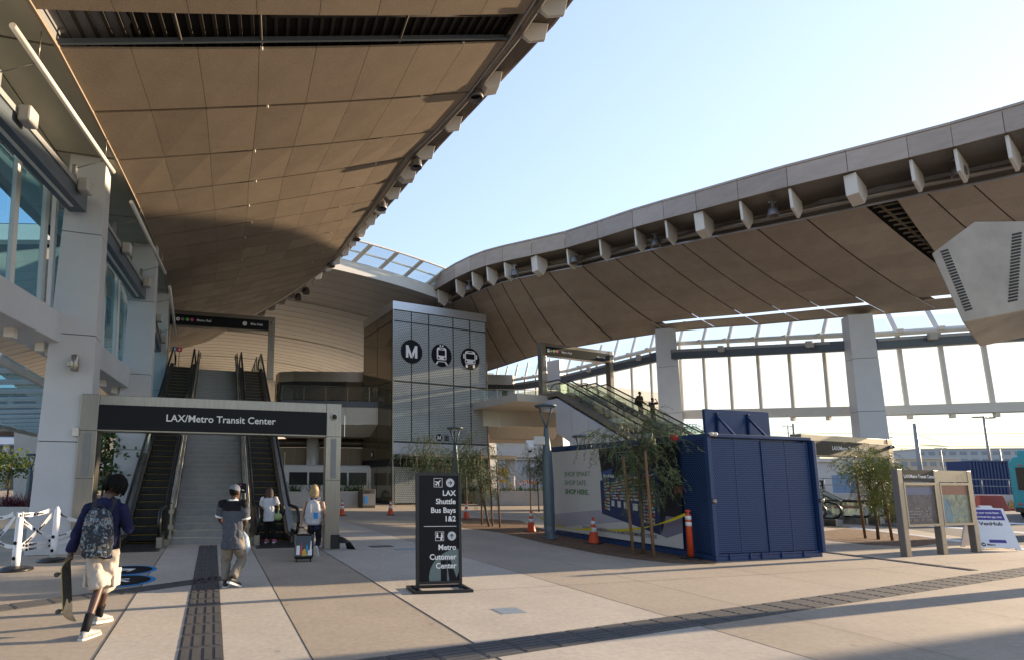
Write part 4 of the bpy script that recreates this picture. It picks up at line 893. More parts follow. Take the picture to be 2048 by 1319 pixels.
# rear-lit roof sign panel, seen from the back with its struts
q = MB(); a = D(1417, 868, 14.2); b = D(1545, 868, 14.9); rs0 = kp(.75, .68, KH); q.frm(rs0, E2, E1, UP, 0, 2.1, 0, .08, 0, .68); rsn = part(q, 'roof_sign', m_blue, store, bevel=.01)
for u in (.35, 1.35):
    q = MB(); q.beam(rs0+E2*u-E1*.02+UP*.52, rs0+E2*(u-.0)-E1*.45+UP*.01, .05, .05); q.beam(rs0+E2*u-E1*.03+UP*.02, rs0+E2*u-E1*.03+UP*.60, .05, .04); part(q, 'strut', m_blue, rsn)
    q = MB(); q.sphere(rs0+E2*u-E1*.05+UP*.58, .025); part(q, 'bolt', m_zinc, rsn)
# printed side
def kside(px, py, off=.0): return PLN(px, py, KC-E2*(.02+off), E2)
def c1(x, y): return (1100+x*.30334, 750+y*.30334)   # scale of the detail view
def kpoly(pts, m, name, off, parent=None):
    q = MB(); q.prism([kside(*c1(*p), off) for p in pts], -E2*.0015); return part(q, name, m, parent or store)
m_pwhite = mat('print_white', (.62, .60, .60), .35, var=.02); m_pdark = mat('print_dark', (.012, .014, .022), .35); m_pnavy = mat('print_navy', (.02, .035, .12), .35, var=.1); m_pmid = mat('print_blue', (.05, .09, .26), .35)
m_plil = mat('print_lilac_grey', (.42, .40, .47), .35); m_plil2 = mat('print_violet_grey', (.22, .20, .28), .35)
mural = kpoly([(12, 506), (835, 436), (882, 1142), (36, 1014)], m_pwhite, 'printed_panel', .0)
kpoly([(30, 912), (332, 884), (340, 905), (500, 962), (40, 1000)], m_plil, 'print_floor', .003, mural)
kpoly([(318, 482), (835, 438), (862, 800), (345, 690)], m_pdark, 'print_backdrop', .003, mural)
kpoly([(700, 612), (862, 640), (873, 925), (735, 1050)], m_pdark, 'print_shop_end', .004, mural)
kpoly([(735, 1052), (765, 925), (873, 940), (878, 1035), (770, 1070)], m_plil2, 'print_shadow', .0045, mural)
kpoly([(330, 692), (410, 668), (708, 604), (732, 1052), (342, 908)], m_pnavy, 'print_shop', .006, mural)
kpoly([(345, 632), (408, 612), (410, 662), (347, 690)], m_pmid, 'print_shop_sign', .0075, mural)
rnd = random.Random(5); goods = [mat('print_goods_%s' % n, c, .4) for n, c in (('cream', (.5, .45, .36)), ('orange', (.55, .24, .06)), ('red', (.42, .05, .04)), ('teal', (.08, .28, .30)), ('straw', (.5, .42, .16)), ('pale', (.55, .58, .6)))]
gq = MB()
def bil(c, u, v): # bilinear inside a detail-view quad (tl, tr, br, bl)
    a = (c[0][0]+(c[1][0]-c[0][0])*u, c[0][1]+(c[1][1]-c[0][1])*u); b = (c[3][0]+(c[2][0]-c[3][0])*u, c[3][1]+(c[2][1]-c[3][1])*u); return (a[0]+(b[0]-a[0])*v, a[1]+(b[1]-a[1])*v)
for c, nc, nr in (([(356, 700), (390, 692), (396, 892), (362, 878)], 3, 9), ([(398, 700), (588, 650), (590, 830), (400, 812)], 16, 7), ([(606, 655), (690, 632), (694, 985), (620, 968)], 7, 14)):
    for i in range(nc):
        for j in range(nr):
            u0, u1 = (i+.08)/nc, (i+.92)/nc; v0, v1 = (j+.2+rnd.random()*.25)/nr, (j+.9)/nr
            gq.prism([kside(*c1(*bil(c, a, b)), .0080) for a, b in ((u0, v0), (u0, v1), (u1, v1), (u1, v0))], -E2*.0012, rnd.choice((0, 0, 1, 4, 5, 5, 2, 3)))
part(gq, 'print_goods', goods, mural)
for c in ([(405, 822), (424, 824), (425, 862), (406, 858)], [(444, 826), (466, 828), (467, 870), (446, 866)], [(486, 832), (515, 836), (516, 880), (488, 876)], [(545, 842), (578, 846), (580, 892), (547, 886)]):
    kpoly(c, m_pwhite, 'print_notice', .0078, mural)
sx = (kside(*c1(280, 660))-kside(*c1(95, 660))).normalized(); sx = -E1
m_green2 = mat('print_green', (.035, .16, .05), .5); m_pink2 = mat('print_ink', (.03, .03, .06), .5)
for t, p, s, bo in (('SHOP SMART.', (95, 664), .245, .0), ('SHOP SAFE.', (98, 720), .245, .0), ('SHOP HERE.', (101, 778), .245, .028)):
    lettering(t, kside(*c1(*p), .002), sx, UP, s*.86, m_green2, mural, bold=bo, depth=.002)
lettering('YOUR NEIGHBORHOOD ROBOTIC SMART STORE', kside(*c1(214, 1008), .0046), sx, UP, .128, m_pink2, mural, bold=.01, depth=.002)
lettering('VenHub', kside(*c1(352, 672), .0092), sx, UP, .135, m_letter, mural, bold=.02, depth=.002)
neon = mat('open_sign_tube', (.25, .45, .35), .5)
lettering('OPEN', kside(*c1(449, 553), .006), sx, UP, .21, neon, mural, bold=.0, depth=.002)
q = MB(); f = [kside(*c1(*p), .007) for p in ((436, 508), (548, 498), (551, 556), (520, 560), (500, 562), (480, 600), (545, 596))]; q.tube(f, .012, 5); q.tube([f[0], kside(*c1(439, 562), .007)], .012, 5); part(q, 'open_sign_frame', neon, mural)
q = MB(); q.prism([kside(*c1(*p), .001) for p in ((862, 470), (1020, 400), (1082, 1175), (905, 1150))], -E2*.002); part(q, 'perforated_side', m_blueperf2, store)
q = MB(); q.frm(kside(*c1(828, 410), .0), E1, E2, UP, -.06, .06, -.1, 0, -.07, .07); part(q, 'beacon', m_red, store)
q = MB(); q.frm(kside(*c1(852, 752), .0), E1, E2, UP, -.1, .1, -.06, 0, -.09, .09); part(q, 'alarm_box', mat('brown_box', (.12, .04, .03), .6), store)
q = MB(); q.lathe(kside(*c1(112, 484), .02), [(.04, 0), (.04, .05)], 10, -E2); part(q, 'camera', m_black, store)
q = MB(); q.beam(kp(KW+.03, .3, KH-.45), kp(KW+.45, .3, KH-.42), .14, .16); part(q, 'bracket', m_black, store)
# ------------------------------------------------------------------ black wayfinding stand
def way_sign(label, A, B, Ht, group, small=False):
    A, B = V3(A), V3(B); x = (B-A).normalized(); W = (B-A).length; y = V3((-x.y, x.x, 0)); r = root('wayfinding_sign', label, 'sign', A, group=group)
    P = lambda u, v, o=0: A+x*(u*W)+UP*v*Ht-y*o
    q = MB()
    for u in (0, W-.05): q.frm(A, x, y, UP, u, u+.05, -.02, .03, .02, Ht)
    part(q, 'frame', m_black, r, bevel=.004); [part(MB().frm(A, x, y, UP, .05, W-.05, -.02, .03, z_, z_+.046), 'crossbar', m_black, r) for z_ in (Ht-.05, .10)]
    q = MB(); q.frm(A, x, y, UP, .05, W-.05, -.005, .022, .145, Ht-.05); pn = part(q, 'panel', m_sign, r)
    q = MB()
    for v in (-.22, .22): q.frm(A, x, y, UP, -.10, W+.10, v-.025, v+.025, 0, .045)
    for u in (-.10, W+.05): q.frm(A, x, y, UP, u, u+.05, -.195, .195, .0, .045)
    q.frm(A, x, y, UP, .0, .05, -.195, .195, .001, .04); part(q, 'foot', m_black, r)
    f = lambda X, Y: P((X-137)/370, (1215-Y)/1075, .008)
    hb = Ht/1075
    for t, Y in (('LAX', 355), ('Shuttle', 432), ('Bus Bays', 513), ('1&2', 592), ('Metro', 852), ('Cutomer', 938), ('Center', 1018)):
        lettering(t, f(462, Y), x, UP, 68*hb*1.02, m_letter, pn, align='RIGHT', bold=.022, depth=.002)
    q = MB(); q.frm(f(200, 640), x, y, UP, 0, 266*W/370, -.002, 0, 0, .008); part(q, 'line', m_letter, pn)
    for X, Y in ((318, 235), (327, 728)):
        q = MB(); c = f(X, Y); w = 42*hb
        for a, b, c_, d in ((-w, w, w-.006, w), (-w, w, -w, -w+.006), (-w, -w+.006, -w+.006, w-.006), (w-.006, w, -w+.006, w-.006)): q.frm(c, x, y, UP, a, b, -.002, 0, c_, d)
        part(q, 'pictogram_frame', m_letter, pn)
    c = f(318, 235); q = MB(); d1 = (x+UP*.9).normalized(); d2 = d1.cross(y)                      # aeroplane
    q.prism([c-d1*32*hb-d2*4*hb, c+d1*26*hb-d2*5*hb, c+d1*34*hb, c+d1*26*hb+d2*5*hb, c-d1*32*hb+d2*4*hb], -y*.002)
    for k in (-1, 1):
        q.prism([c+d1*12*hb, c-d1*12*hb+d2*k*30*hb, c-d1*20*hb+d2*k*30*hb, c-d1*4*hb], -y*.0022); q.prism([c-d1*20*hb, c-d1*32*hb+d2*k*14*hb, c-d1*37*hb+d2*k*14*hb, c-d1*30*hb], -y*.0024)
    part(q, 'aeroplane', m_letter, pn)
    c = f(327, 728); q = MB()
    for k in (-1, 1):
        q.disc(c+x*k*22*hb+UP*24*hb, x, UP, 8*hb, 12, -y*.002); q.frm(c, x, y, UP, (k*22-9)*hb, (k*22+9)*hb, -.002, 0, -8*hb, 14*hb)
    q.frm(c, x, y, UP, -34*hb, 34*hb, -.002, 0, -14*hb, -9*hb); q.frm(c, x, y, UP, 8*hb, 26*hb, -.002, 0, -36*hb, -15*hb); part(q, 'counter_pictogram', m_letter, pn)
    for X, Y, an in ((418, 235, 0), (427, 727, 90)):
        c = f(X, Y); q = MB(); q.disc(c, x, UP, 41*hb, 28, -y*.002); k = part(q, 'arrow_disc', mat('sign_grey_white', (.55, .57, .6), .5), pn); arrow(c, x, UP, 34*hb, an, k, m_sign, .003)
    pts = [f(497, 1138), f(245, 1138)]
    for k in range(0, 13):
        a = rad(190-k*8.2); X, Y = 490+250*math.cos(a), 1100-255*math.sin(a)
        if X < 497: pts.append(f(X, min(1138, Y)))
    pts.append(f(497, 845)); q = MB(); q.prism([p+y*.0018 for p in pts][::-1], -y*.0010); k = part(q, 'emblem', mat('emblem_teal_grey', (.13, .18, .18), .5), pn)
    q = MB(); q.prism([f(*p)+y*.0006 for p in ((335, 945), (385, 945), (385, 1138), (335, 1138))], -y*.001); q.prism([f(*p)+y*.0005 for p in ((392, 945), (424, 945), (478, 1090), (492, 1050), (492, 1138), (458, 1138), (392, 1000))], -y*.001) if False else q.prism([f(*p)+y*.0005 for p in ((388, 990), (388, 945), (415, 945), (462, 1105), (497, 1010), (497, 1138), (405, 1138))], -y*.001)
    part(q, 'emblem_letter', m_sign, pn)
    return r
way_sign('black freestanding sign reading LAX Shuttle Bus Bays 1&2 in the middle of the plaza', G(832, 1181), G(924, 1178), 1.86, 'black wayfinding stands')
w2 = G(1630, 1042); way_sign('black freestanding wayfinding sign half hidden behind the blue store', w2-E2*.15, w2+E2*.75, 1.86, 'black wayfinding stands')
# ------------------------------------------------------------------ steel map case
KA, KB = G(1813, 1112), G(1953, 1103); x = (KB-KA).normalized(); y = V3((-x.y, x.x, 0)); L = (KB-KA).length
mc = root('map_case', 'stainless three legged map case with two glazed display panels', 'information stand', KA)
MH = D(1795, 937, KA.y).z; m_poster = glass('poster_glazing', (.9, .92, .92), .015)
for u in (-.09, L/2-.08, L-.09):
    q = MB(); q.frm(KA, x, y, UP, u, u+.18, -.07, .07, 0, MH if u < 0 else MH-.01); part(q, 'leg', m_zinc, mc, bevel=.01)
m_map1 = mat('poster_navy', (.018, .028, .07), .4, var=.9, scale=9); m_map2 = mat('poster_map', (.24, .30, .20), .4, var=.7, scale=6)
for k in (0, 1):
    u0, u1 = (.09, L/2-.08) if k == 0 else (L/2+.10, L-.09); z0, z1 = .70, MH-.32
    q = MB(); q.frm(KA, x, y, UP, u0+.01, u1-.01, -.06, .06, MH-.30, MH-.012); hd = part(q, 'header', m_sign if k == 0 else m_zinc, mc)
    if k == 0: lettering('LAX/Metro Transit Center', KA+x*(u0+.06)+UP*(MH-.21)-y*.062, x, UP, .115, m_letter, hd, bold=.02, depth=.002)
    q = MB()
    for a, b, c_, d in ((u0, u1, z0, z0+.06), (u0, u1, z1-.06, z1), (u0, u0+.05, z0+.06, z1-.06), (u1-.05, u1, z0+.06, z1-.06)): q.frm(KA, x, y, UP, a, b, -.075, .065, c_, d)
    part(q, 'frame', m_zinc, mc)
    q = MB(); q.frm(KA, x, y, UP, u0+.05, u1-.05, -.02, .03, z0+.06, z1-.06); po = part(q, 'poster', m_map1 if k == 0 else m_map2, mc)
    if k == 0:
        q = MB(); q.frm(KA, x, y, UP, u0+.1, u1-.1, -.026, -.021, z1-.30, z1-.12); part(q, 'poster_title', m_pmid, po)
        q = MB(); r_ = random.Random(3)
        for i in range(9):
            for j in range(5):
                if r_.random() < .8: q.frm(KA, x, y, UP, u0+.12+i*.105, u0+.12+i*.105+.05+.04*r_.random(), -.026, -.021, z0+.14+j*.07, z0+.17+j*.07)
        part(q, 'poster_text', m_grey, po)
    else:
        q = MB(); q.frm(KA, x, y, UP, u0+.06, u1-.06, -.026, -.021, z1-.30, z1-.07); part(q, 'poster_title', mat('poster_rust', (.30, .07, .03), .5), po)
        q = MB(); r_ = random.Random(8)
        for i in range(9): a = V3((r_.uniform(u0+.1, u1-.1), r_.uniform(z0+.1, z1-.4), 0)); b = V3((r_.uniform(u0+.1, u1-.1), r_.uniform(z0+.1, z1-.4), 0)); q.beam(KA+x*a.x+UP*a.y-y*.024, KA+x*b.x+UP*b.y-y*.024, .004, .02)
        q.prism([KA+x*(u0+.1)+UP*(z0+.1)-y*.022, KA+x*(u0+.5)+UP*(z0+.1)-y*.022, KA+x*(u0+.32)+UP*(z0+.6)-y*.022, KA+x*(u0+.12)+UP*(z0+.85)-y*.022], -y*.001)
        part(q, 'map_lines', mat('map_blue', (.10, .28, .38), .5), po)
    q = MB(); q.quad(*[KA+x*a+UP*b-y*.06 for a, b in ((u0+.05, z0+.06), (u1-.05, z0+.06), (u1-.05, z1-.06), (u0+.05, z1-.06))]); part(q, 'glazing', m_poster, mc)
# ------------------------------------------------------------------ white A-frame sign
AF = G(1958, 1099); ax = (G(2028, 1101)-AF).normalized(); ay = V3((-ax.y, ax.x, 0)); AW = .92
afr = root('a_frame_sign', 'white folding A-frame sign with purple heading beside the map case', 'sign', AF)
m_plw = mat('white_plastic', (.74, .74, .76), .45, var=.03); m_purple = mat('purple_print', (.05, .03, .24), .5)
for sgn, nm in ((1, 'front_board'), (-1, 'back_board')):
    n = (UP*1.15+ay*.28*sgn).normalized(); o = AF+(V3((0, 0, 0)) if sgn > 0 else ay*.56); fr = n.cross(ax) if sgn > 0 else ax.cross(n)
    w0, w1 = 0, AW; q = MB()
    P = lambda a, b, c=0: o+ax*a+n*b+fr*c*(-1 if False else 1)
    q.prism([P(.0, .02), P(.10, .02), P(.12, .07), P(AW-.12, .07), P(AW-.10, .02), P(AW, .02), P(AW-.08, 1.12), P(AW-.30, 1.13), P(AW-.32, 1.19), P(AW-.58, 1.19), P(AW-.60, 1.13), P(.08, 1.12)], fr*.035*(-1)); bd_ = part(q, nm, m_plw, afr, bevel=.006)
    if sgn > 0:
        f_ = -fr if fr.dot(ay) > 0 else fr; oo = f_*.037
        q = MB(); q.prism([P(.08, .80)+oo, P(AW-.13, .80)+oo, P(AW-.15, 1.08)+oo, P(.10, 1.08)+oo], f_*.002); hd = part(q, 'heading', m_purple, bd_)
        for t, v, s in (('Get your goods faster -', .97, .085), ('download the app now.', .86, .085)): lettering(t, P(AW/2-.02, v)+oo+f_*.003, ax, n, s*.9, m_letter, hd, align='CENTER', bold=.02, depth=.002, width=.82)
        lettering('VenHub', P(AW/2-.02, .66)+oo, ax, n, .13, m_sign, bd_, align='CENTER', bold=.02, depth=.002, width=1.2)
        q = MB(); q.prism([P(.27, .20)+oo, P(.65, .20)+oo, P(.64, .28)+oo, P(.28, .28)+oo], f_*.002); part(q, 'heading', m_purple, bd_)
        c = P(.12, .15)+oo; q = MB(); q.disc(c, ax, n, .05, 20, f_*.002); k = part(q, 'metro_symbol', m_sign, bd_); glyph_M(c+f_*.003, ax, n, .05, k, m_letter, f_*.001, .8)
        lettering('Metro', P(.20, .125)+oo, ax, n, .07, m_sign, bd_, bold=.02, depth=.002)
# ------------------------------------------------------------------ lamp posts
m_post = mat('blue_grey_post', (.10, .135, .16), .42, .2, var=.08, scale=3)
def lamp_post(label, base, h=4.1, cam_=False, s=1.0):
    r = root('lamp_post', label, 'lamp post', base, group='conical lamp posts'); b = V3(base); q = MB()
    q.lathe(b, [(.24*s, 0), (.24*s, .05), (.15*s, .06), (.165*s, .4), (.165*s, h*.45), (.14*s, h*.62), (.075*s, h-.78), (.07*s, h-.72)], 20); part(q, 'pole', m_post, r)
    q = MB()
    for k in (-1, 1): q.tube([b+UP*(h-.76), b+V3((k*.2*s, 0, h-.08))], .028*s, 8)
    part(q, 'fork', m_post, r); q = MB(); q.lathe(b+UP*(h-.10), [(.28*s, 0), (.33*s, .04), (.33*s, .07), (.28*s, .10)], 24); hd = part(q, 'lamp_head', m_post, r)
    q = MB(); q.lathe(b+UP*(h-.105), [(.24*s, 0), (.24*s, .004)], 24); part(q, 'lens', m_letter, hd)
    if cam_:
        q = MB(); c = b+V3((-.28, -.08, 2.95)); q.box(c, (.34, .24, .26)); bx_ = part(q, 'camera_box', m_fin, r, bevel=.02)
        q = MB(); q.box(c+V3((-.28, -.05, -.05)), (.24, .14, .12)); q.sphere(c+V3((-.28, -.05, -.2)), .13); part(q, 'camera', m_plw, bx_)
        q = MB(); q.sphere(c+V3((-.28, -.05, -.29)), .07); part(q, 'dome', m_black, bx_)
    return r
b = G(1100, 1076); lamp_post('blue grey lamp post with a camera box standing at the end of the blue store', b, D(1095, 808, b.y).z, True)
b = G(912, 1046); lamp_post('slender lamp post behind the black wayfinding stand', b, D(908, 853, b.y).z)
b = D(1163, 905, 21); b.z = 0; lamp_post('lamp post showing only its fork above the blue store', b, D(1163, 869, 21).z)
b = D(65, 905, 27); b.z = 0; lamp_post('lamp post far behind the nearest white column at left', b, D(33, 906, 27).z, False, .9); b.x = D(33, 906, 27).x
# ------------------------------------------------------------------ cones, delineator, tape
m_cone = mat('orange_cone_plastic', (.62, .075, .02), .5, var=.08, scale=6); m_refl = mat('white_reflective_band', (.75, .75, .75), .45)
def cone():
    r = root('traffic_cone', 'cone', 'traffic cone', (0, 0, 0), group='orange traffic cones')
    q = MB(); q.box((0, 0, .015), (.37, .37, .03)); part(q, 'foot', m_rub, r, local=True, bevel=.01)
    q = MB(); f = lambda z: lerp(.145, .028, z/.70); q.lathe((0, 0, .03), [(.155, 0), (f(.02), .02), (f(.69), .69), (f(.7)*.6, .70)], 20); cb = part(q, 'body', m_cone, r, local=True)
    for z0, z1 in ((.30, .42), (.50, .60)):
        q = MB(); q.lathe((0, 0, .03), [(f(z0)+.003, z0), (f(z1)+.003, z1)], 20); part(q, 'reflective_band', m_refl, cb, local=True)
    return r
cn = cone(); cl = [((781, 1029), 'orange cone in front of the lift tower'), ((933, 1037), 'orange cone just right of the black wayfinding stand'), ((684, 1030), 'orange cone half hidden behind the right post of the portal'), ((1063, 1063), 'orange cone at the left of the lamp post with the camera box'), ((1188, 1086), 'orange cone standing in front of the printed store side')]
for k, (px, lab) in enumerate(cl):
    if k == 0: cn.location = G(*px); cn['label'] = lab; cn.rotation_euler.z = .3
    else: copy_tree(cn, G(*px), .3+k*.5, lab)
dl = G(1382, 1117); r = root('delineator_post', 'orange delineator post on a round black base at the store corner', 'bollard', dl)
q = MB(); q.lathe(dl, [(.23, 0), (.23, .03), (.15, .06), (.10, .07)], 20); part(q, 'foot', m_rub, r)
q = MB(); q.lathe(dl+UP*.06, [(.068, 0), (.060, .86), (.058, .92), (.035, .95), (.03, .99), (.055, 1.0), (.055, 1.03), (.02, 1.05)], 16); pb = part(q, 'post', m_cone, r)
for z in (.68, .82): q = MB(); q.lathe(dl+UP*.06, [(.066, z), (.064, z+.09)], 16); part(q, 'reflective_band', m_refl, pb)
m_tape = mat('yellow_tape', (.62, .50, .02), .5)
tp_ = [dl+UP*1.02]; c2 = G(1188, 1086); c3 = G(1063, 1063); 
for a, b, sag in ((dl+UP*1.00+V3((-.06, 0, 0)), c2+UP*.42+V3((.1, -.1, 0)), .16), (c2+UP*.42+V3((-.09, -.1, 0)), c3+UP*.72, .22)):
    q = MB(); pts = [a.lerp(b, i/14)-UP*sag*4*(i/14)*(1-i/14) for i in range(15)]
    for i, (p, p2) in enumerate(zip(pts, pts[1:])):
        w0 = UP*.035*abs(math.cos(i*.35))+V3((0, .02*math.sin(i*.35), 0)); w1 = UP*.035*abs(math.cos((i+1)*.35))+V3((0, .02*math.sin((i+1)*.35), 0)); q.quad(p-w0, p2-w1, p2+w1, p+w0)
    solo(q, 'caution_tape', m_tape, 'yellow caution tape from the orange post to the cone by the printed store side' if sag < .2 else 'yellow caution tape between the two cones beside the lamp post', 'tape', c2, group='yellow caution tapes')
# ------------------------------------------------------------------ white stanchions with printed tape
m_wpl = mat('white_stanchion_plastic', (.70, .71, .74), .4, var=.04)
def stanchion(label, p, cap):
    r = root('stanchion', label, 'stanchion', p, group='white barrier stanchions'); p = V3(p); q = MB(); q.lathe(p, [(.30, 0), (.30, .03), (.2, .06), (.09, .08)], 22); part(q, 'foot', m_rub, r)
    q = MB(); q.lathe(p+UP*.06, [(.072, 0), (.072, .30), (.066, .31), (.062, .86), (.055, .90)]+([(.055, .98), (.02, 1.06)] if cap else [(.06, .92)]), 16); po = part(q, 'post', m_wpl, r)
    if not cap: q = MB(); q.tube([p+UP*.96+V3((-.05, 0, 0)), p+UP*1.06+V3((-.05, 0, 0)), p+UP*1.06+V3((.05, 0, 0)), p+UP*.96+V3((.05, 0, 0))], .02, 6); part(q, 'handle', m_wpl, po)
    for z in (.22, .5): 
        q = MB(); o = p+UP*z+V3((.0, -.073, 0)); q.disc(o, V3((1, 0, 0)), UP, .035, 16, V3((0, -.002, 0))); part(q, 'metro_symbol', m_sign, po)
    return r
s1, s2 = G(30, 1139), G(106, 1121)
stanchion('white stanchion with a loop handle at the left edge of the plaza', s1, False); stanchion('white stanchion with a pointed cap nearer the portal', s2, True)
m_tapew = mat('white_printed_tape', (.72, .72, .73), .5)
c7 = lambda X, Y: (X*.43130, 750+Y*.43130)
ribs = [((-40, 650), (62, 640), 11.1, 11.0), ((85, 640), (245, 618), 11.0, 11.9), ((-30, 762), (70, 652), 11.1, 11.0), ((85, 650), (235, 748), 11.0, 11.9), ((95, 792), (252, 628), 11.0, 11.9), ((-30, 750), (70, 792), 11.1, 11.0), ((90, 786), (345, 724), 11.0, 12.4), ((90, 804), (345, 752), 11.0, 12.4), ((256, 618), (365, 672), 11.9, 12.4), ((245, 742), (365, 700), 11.9, 12.4), ((70, 888), (240, 850), 10.9, 11.8)]
for k, (a, b, ya, yb) in enumerate(ribs):
    A, B = D(*c7(*a), ya), D(*c7(*b), yb); d = (B-A).normalized(); w = UP-d*d.dot(UP); w.normalize(); Lr = (B-A).length; q = MB()
    pts = [A.lerp(B, i/10)-UP*.06*4*(i/10)*(1-i/10) for i in range(11)]
    for i, (p, p2) in enumerate(zip(pts, pts[1:])): tw = .045*(1-.25*abs(math.sin(i*.7+k))); q.quad(p-w*tw, p2-w*tw, p2+w*tw, p+w*tw)
    t = solo(q, 'barrier_tape', m_tapew, 'white barrier tape printed Metro strung between the white stanchions', 'tape', A, group='printed barrier tapes')
    n = d.cross(w); 
    if n.dot(CO-A) < 0: n = -n
    kx = d if d.cross(w).dot(CO-A) > 0 else -d
    for f in ([.22, .62] if Lr > .9 else [.35]):
        p = A.lerp(B, f)-UP*.06*4*f*(1-f)-w*.022+n*.006; lettering('Metro', p, kx, w, .075, m_sign, t, bold=.02, depth=.002, align='CENTER')
        q = MB(); q.disc(p-kx*.15+w*.022, kx, w, .028, 14, n*.002); part(q, 'metro_symbol', m_sign, t)
# ------------------------------------------------------------------ floor decals
for px, an, lab in (((250, 1140), 30, 'round blue rimmed floor decal with an aeroplane, the further of two'), ((240, 1161), 135, 'round blue rimmed floor decal with a white arrow, the nearer of two')):
    o = G(*px); q = MB(); R = .56; q.disc(o+UP*.005, E2, E1, R, 40, UP*.004); q_ = solo(q, 'floor_decal', m_bluedec, lab, 'floor decal', o, group='round floor decals')
    q = MB(); q.disc(o+UP*.009, E2, E1, R*.86, 40, UP*.003); part(q, 'disc', m_sign, q_); arrow(o+UP*.012, E2, E1, R*.6, an, q_, m_letter, .001)
# ------------------------------------------------------------------ litter bin
o = G(733, 1014); bn_ = root('litter_bin', 'dark square litter bin in front of the lift tower', 'bin', o); q = MB(); q.frm(o, F2, F1, UP, -.42, .42, -.4, .4, 0, 1.12); part(q, 'body', mat('bin_bronze', (.10, .085, .07), .5, .5, var=.1), bn_, bevel=.02)
q = MB(); q.frm(o, F2, F1, UP, -.40, .40, -.415, -.40, .15, .85); part(q, 'door', m_grey, bn_); q = MB(); q.frm(o, F2, F1, UP, -.3, .1, -.42, -.41, .90, 1.02); part(q, 'slot', m_black, bn_); q = MB(); q.frm(o, F2, F1, UP, -.3, -.1, -.425, -.415, .25, .7); part(q, 'recycling_label', m_bluedec, bn_)
# ------------------------------------------------------------------ big louvred housing hanging in at the right
hy = 9.0; H_ = [D(*p, hy) for p in ((1863, 507), (1949, 443), (2150, 441), (2235, 512), (2170, 596), (1926, 645))]
hr = root('louvred_housing', 'large pale steel housing with slotted vents hanging in at the right edge', 'equipment housing', V3((12.6, 10.2, 0)))
m_house = mat('weathered_pale_steel', (.33, .295, .25), .55, .1, var=.16, scale=1.6, bump=.05, bscale=6)
q = MB(); q.prism(H_, V3((1.55, 1.15, -.12))); part(q, 'housing', m_house, hr, bevel=.02)
def slot(px, py, dx, dy): 
    q = MB(); a, b = D(px-dx, py-dy, hy-.004), D(px+dx, py+dy, hy-.004); q.beam(a, b, .012, .032, up=V3((0, 0, 1))); part(q, 'vent_slot', m_joint, hr)
for k in range(22):
    t = k/21; slot(lerp(1889, 1937, t), lerp(502, 619, t), 7, -2)
    slot(lerp(2034, 2026, t), lerp(468, 601, t), 9, -2)
    slot(lerp(2105, 2090, t), lerp(470, 600, t), 9, -2)
q = MB(); m0 = V3((12.9, 9.9, 0)); q.lathe(m0, [(.34, 0), (.34, .04), (.22, .05), (.20, 4.6)], 20); part(q, 'mast', m_post, hr)
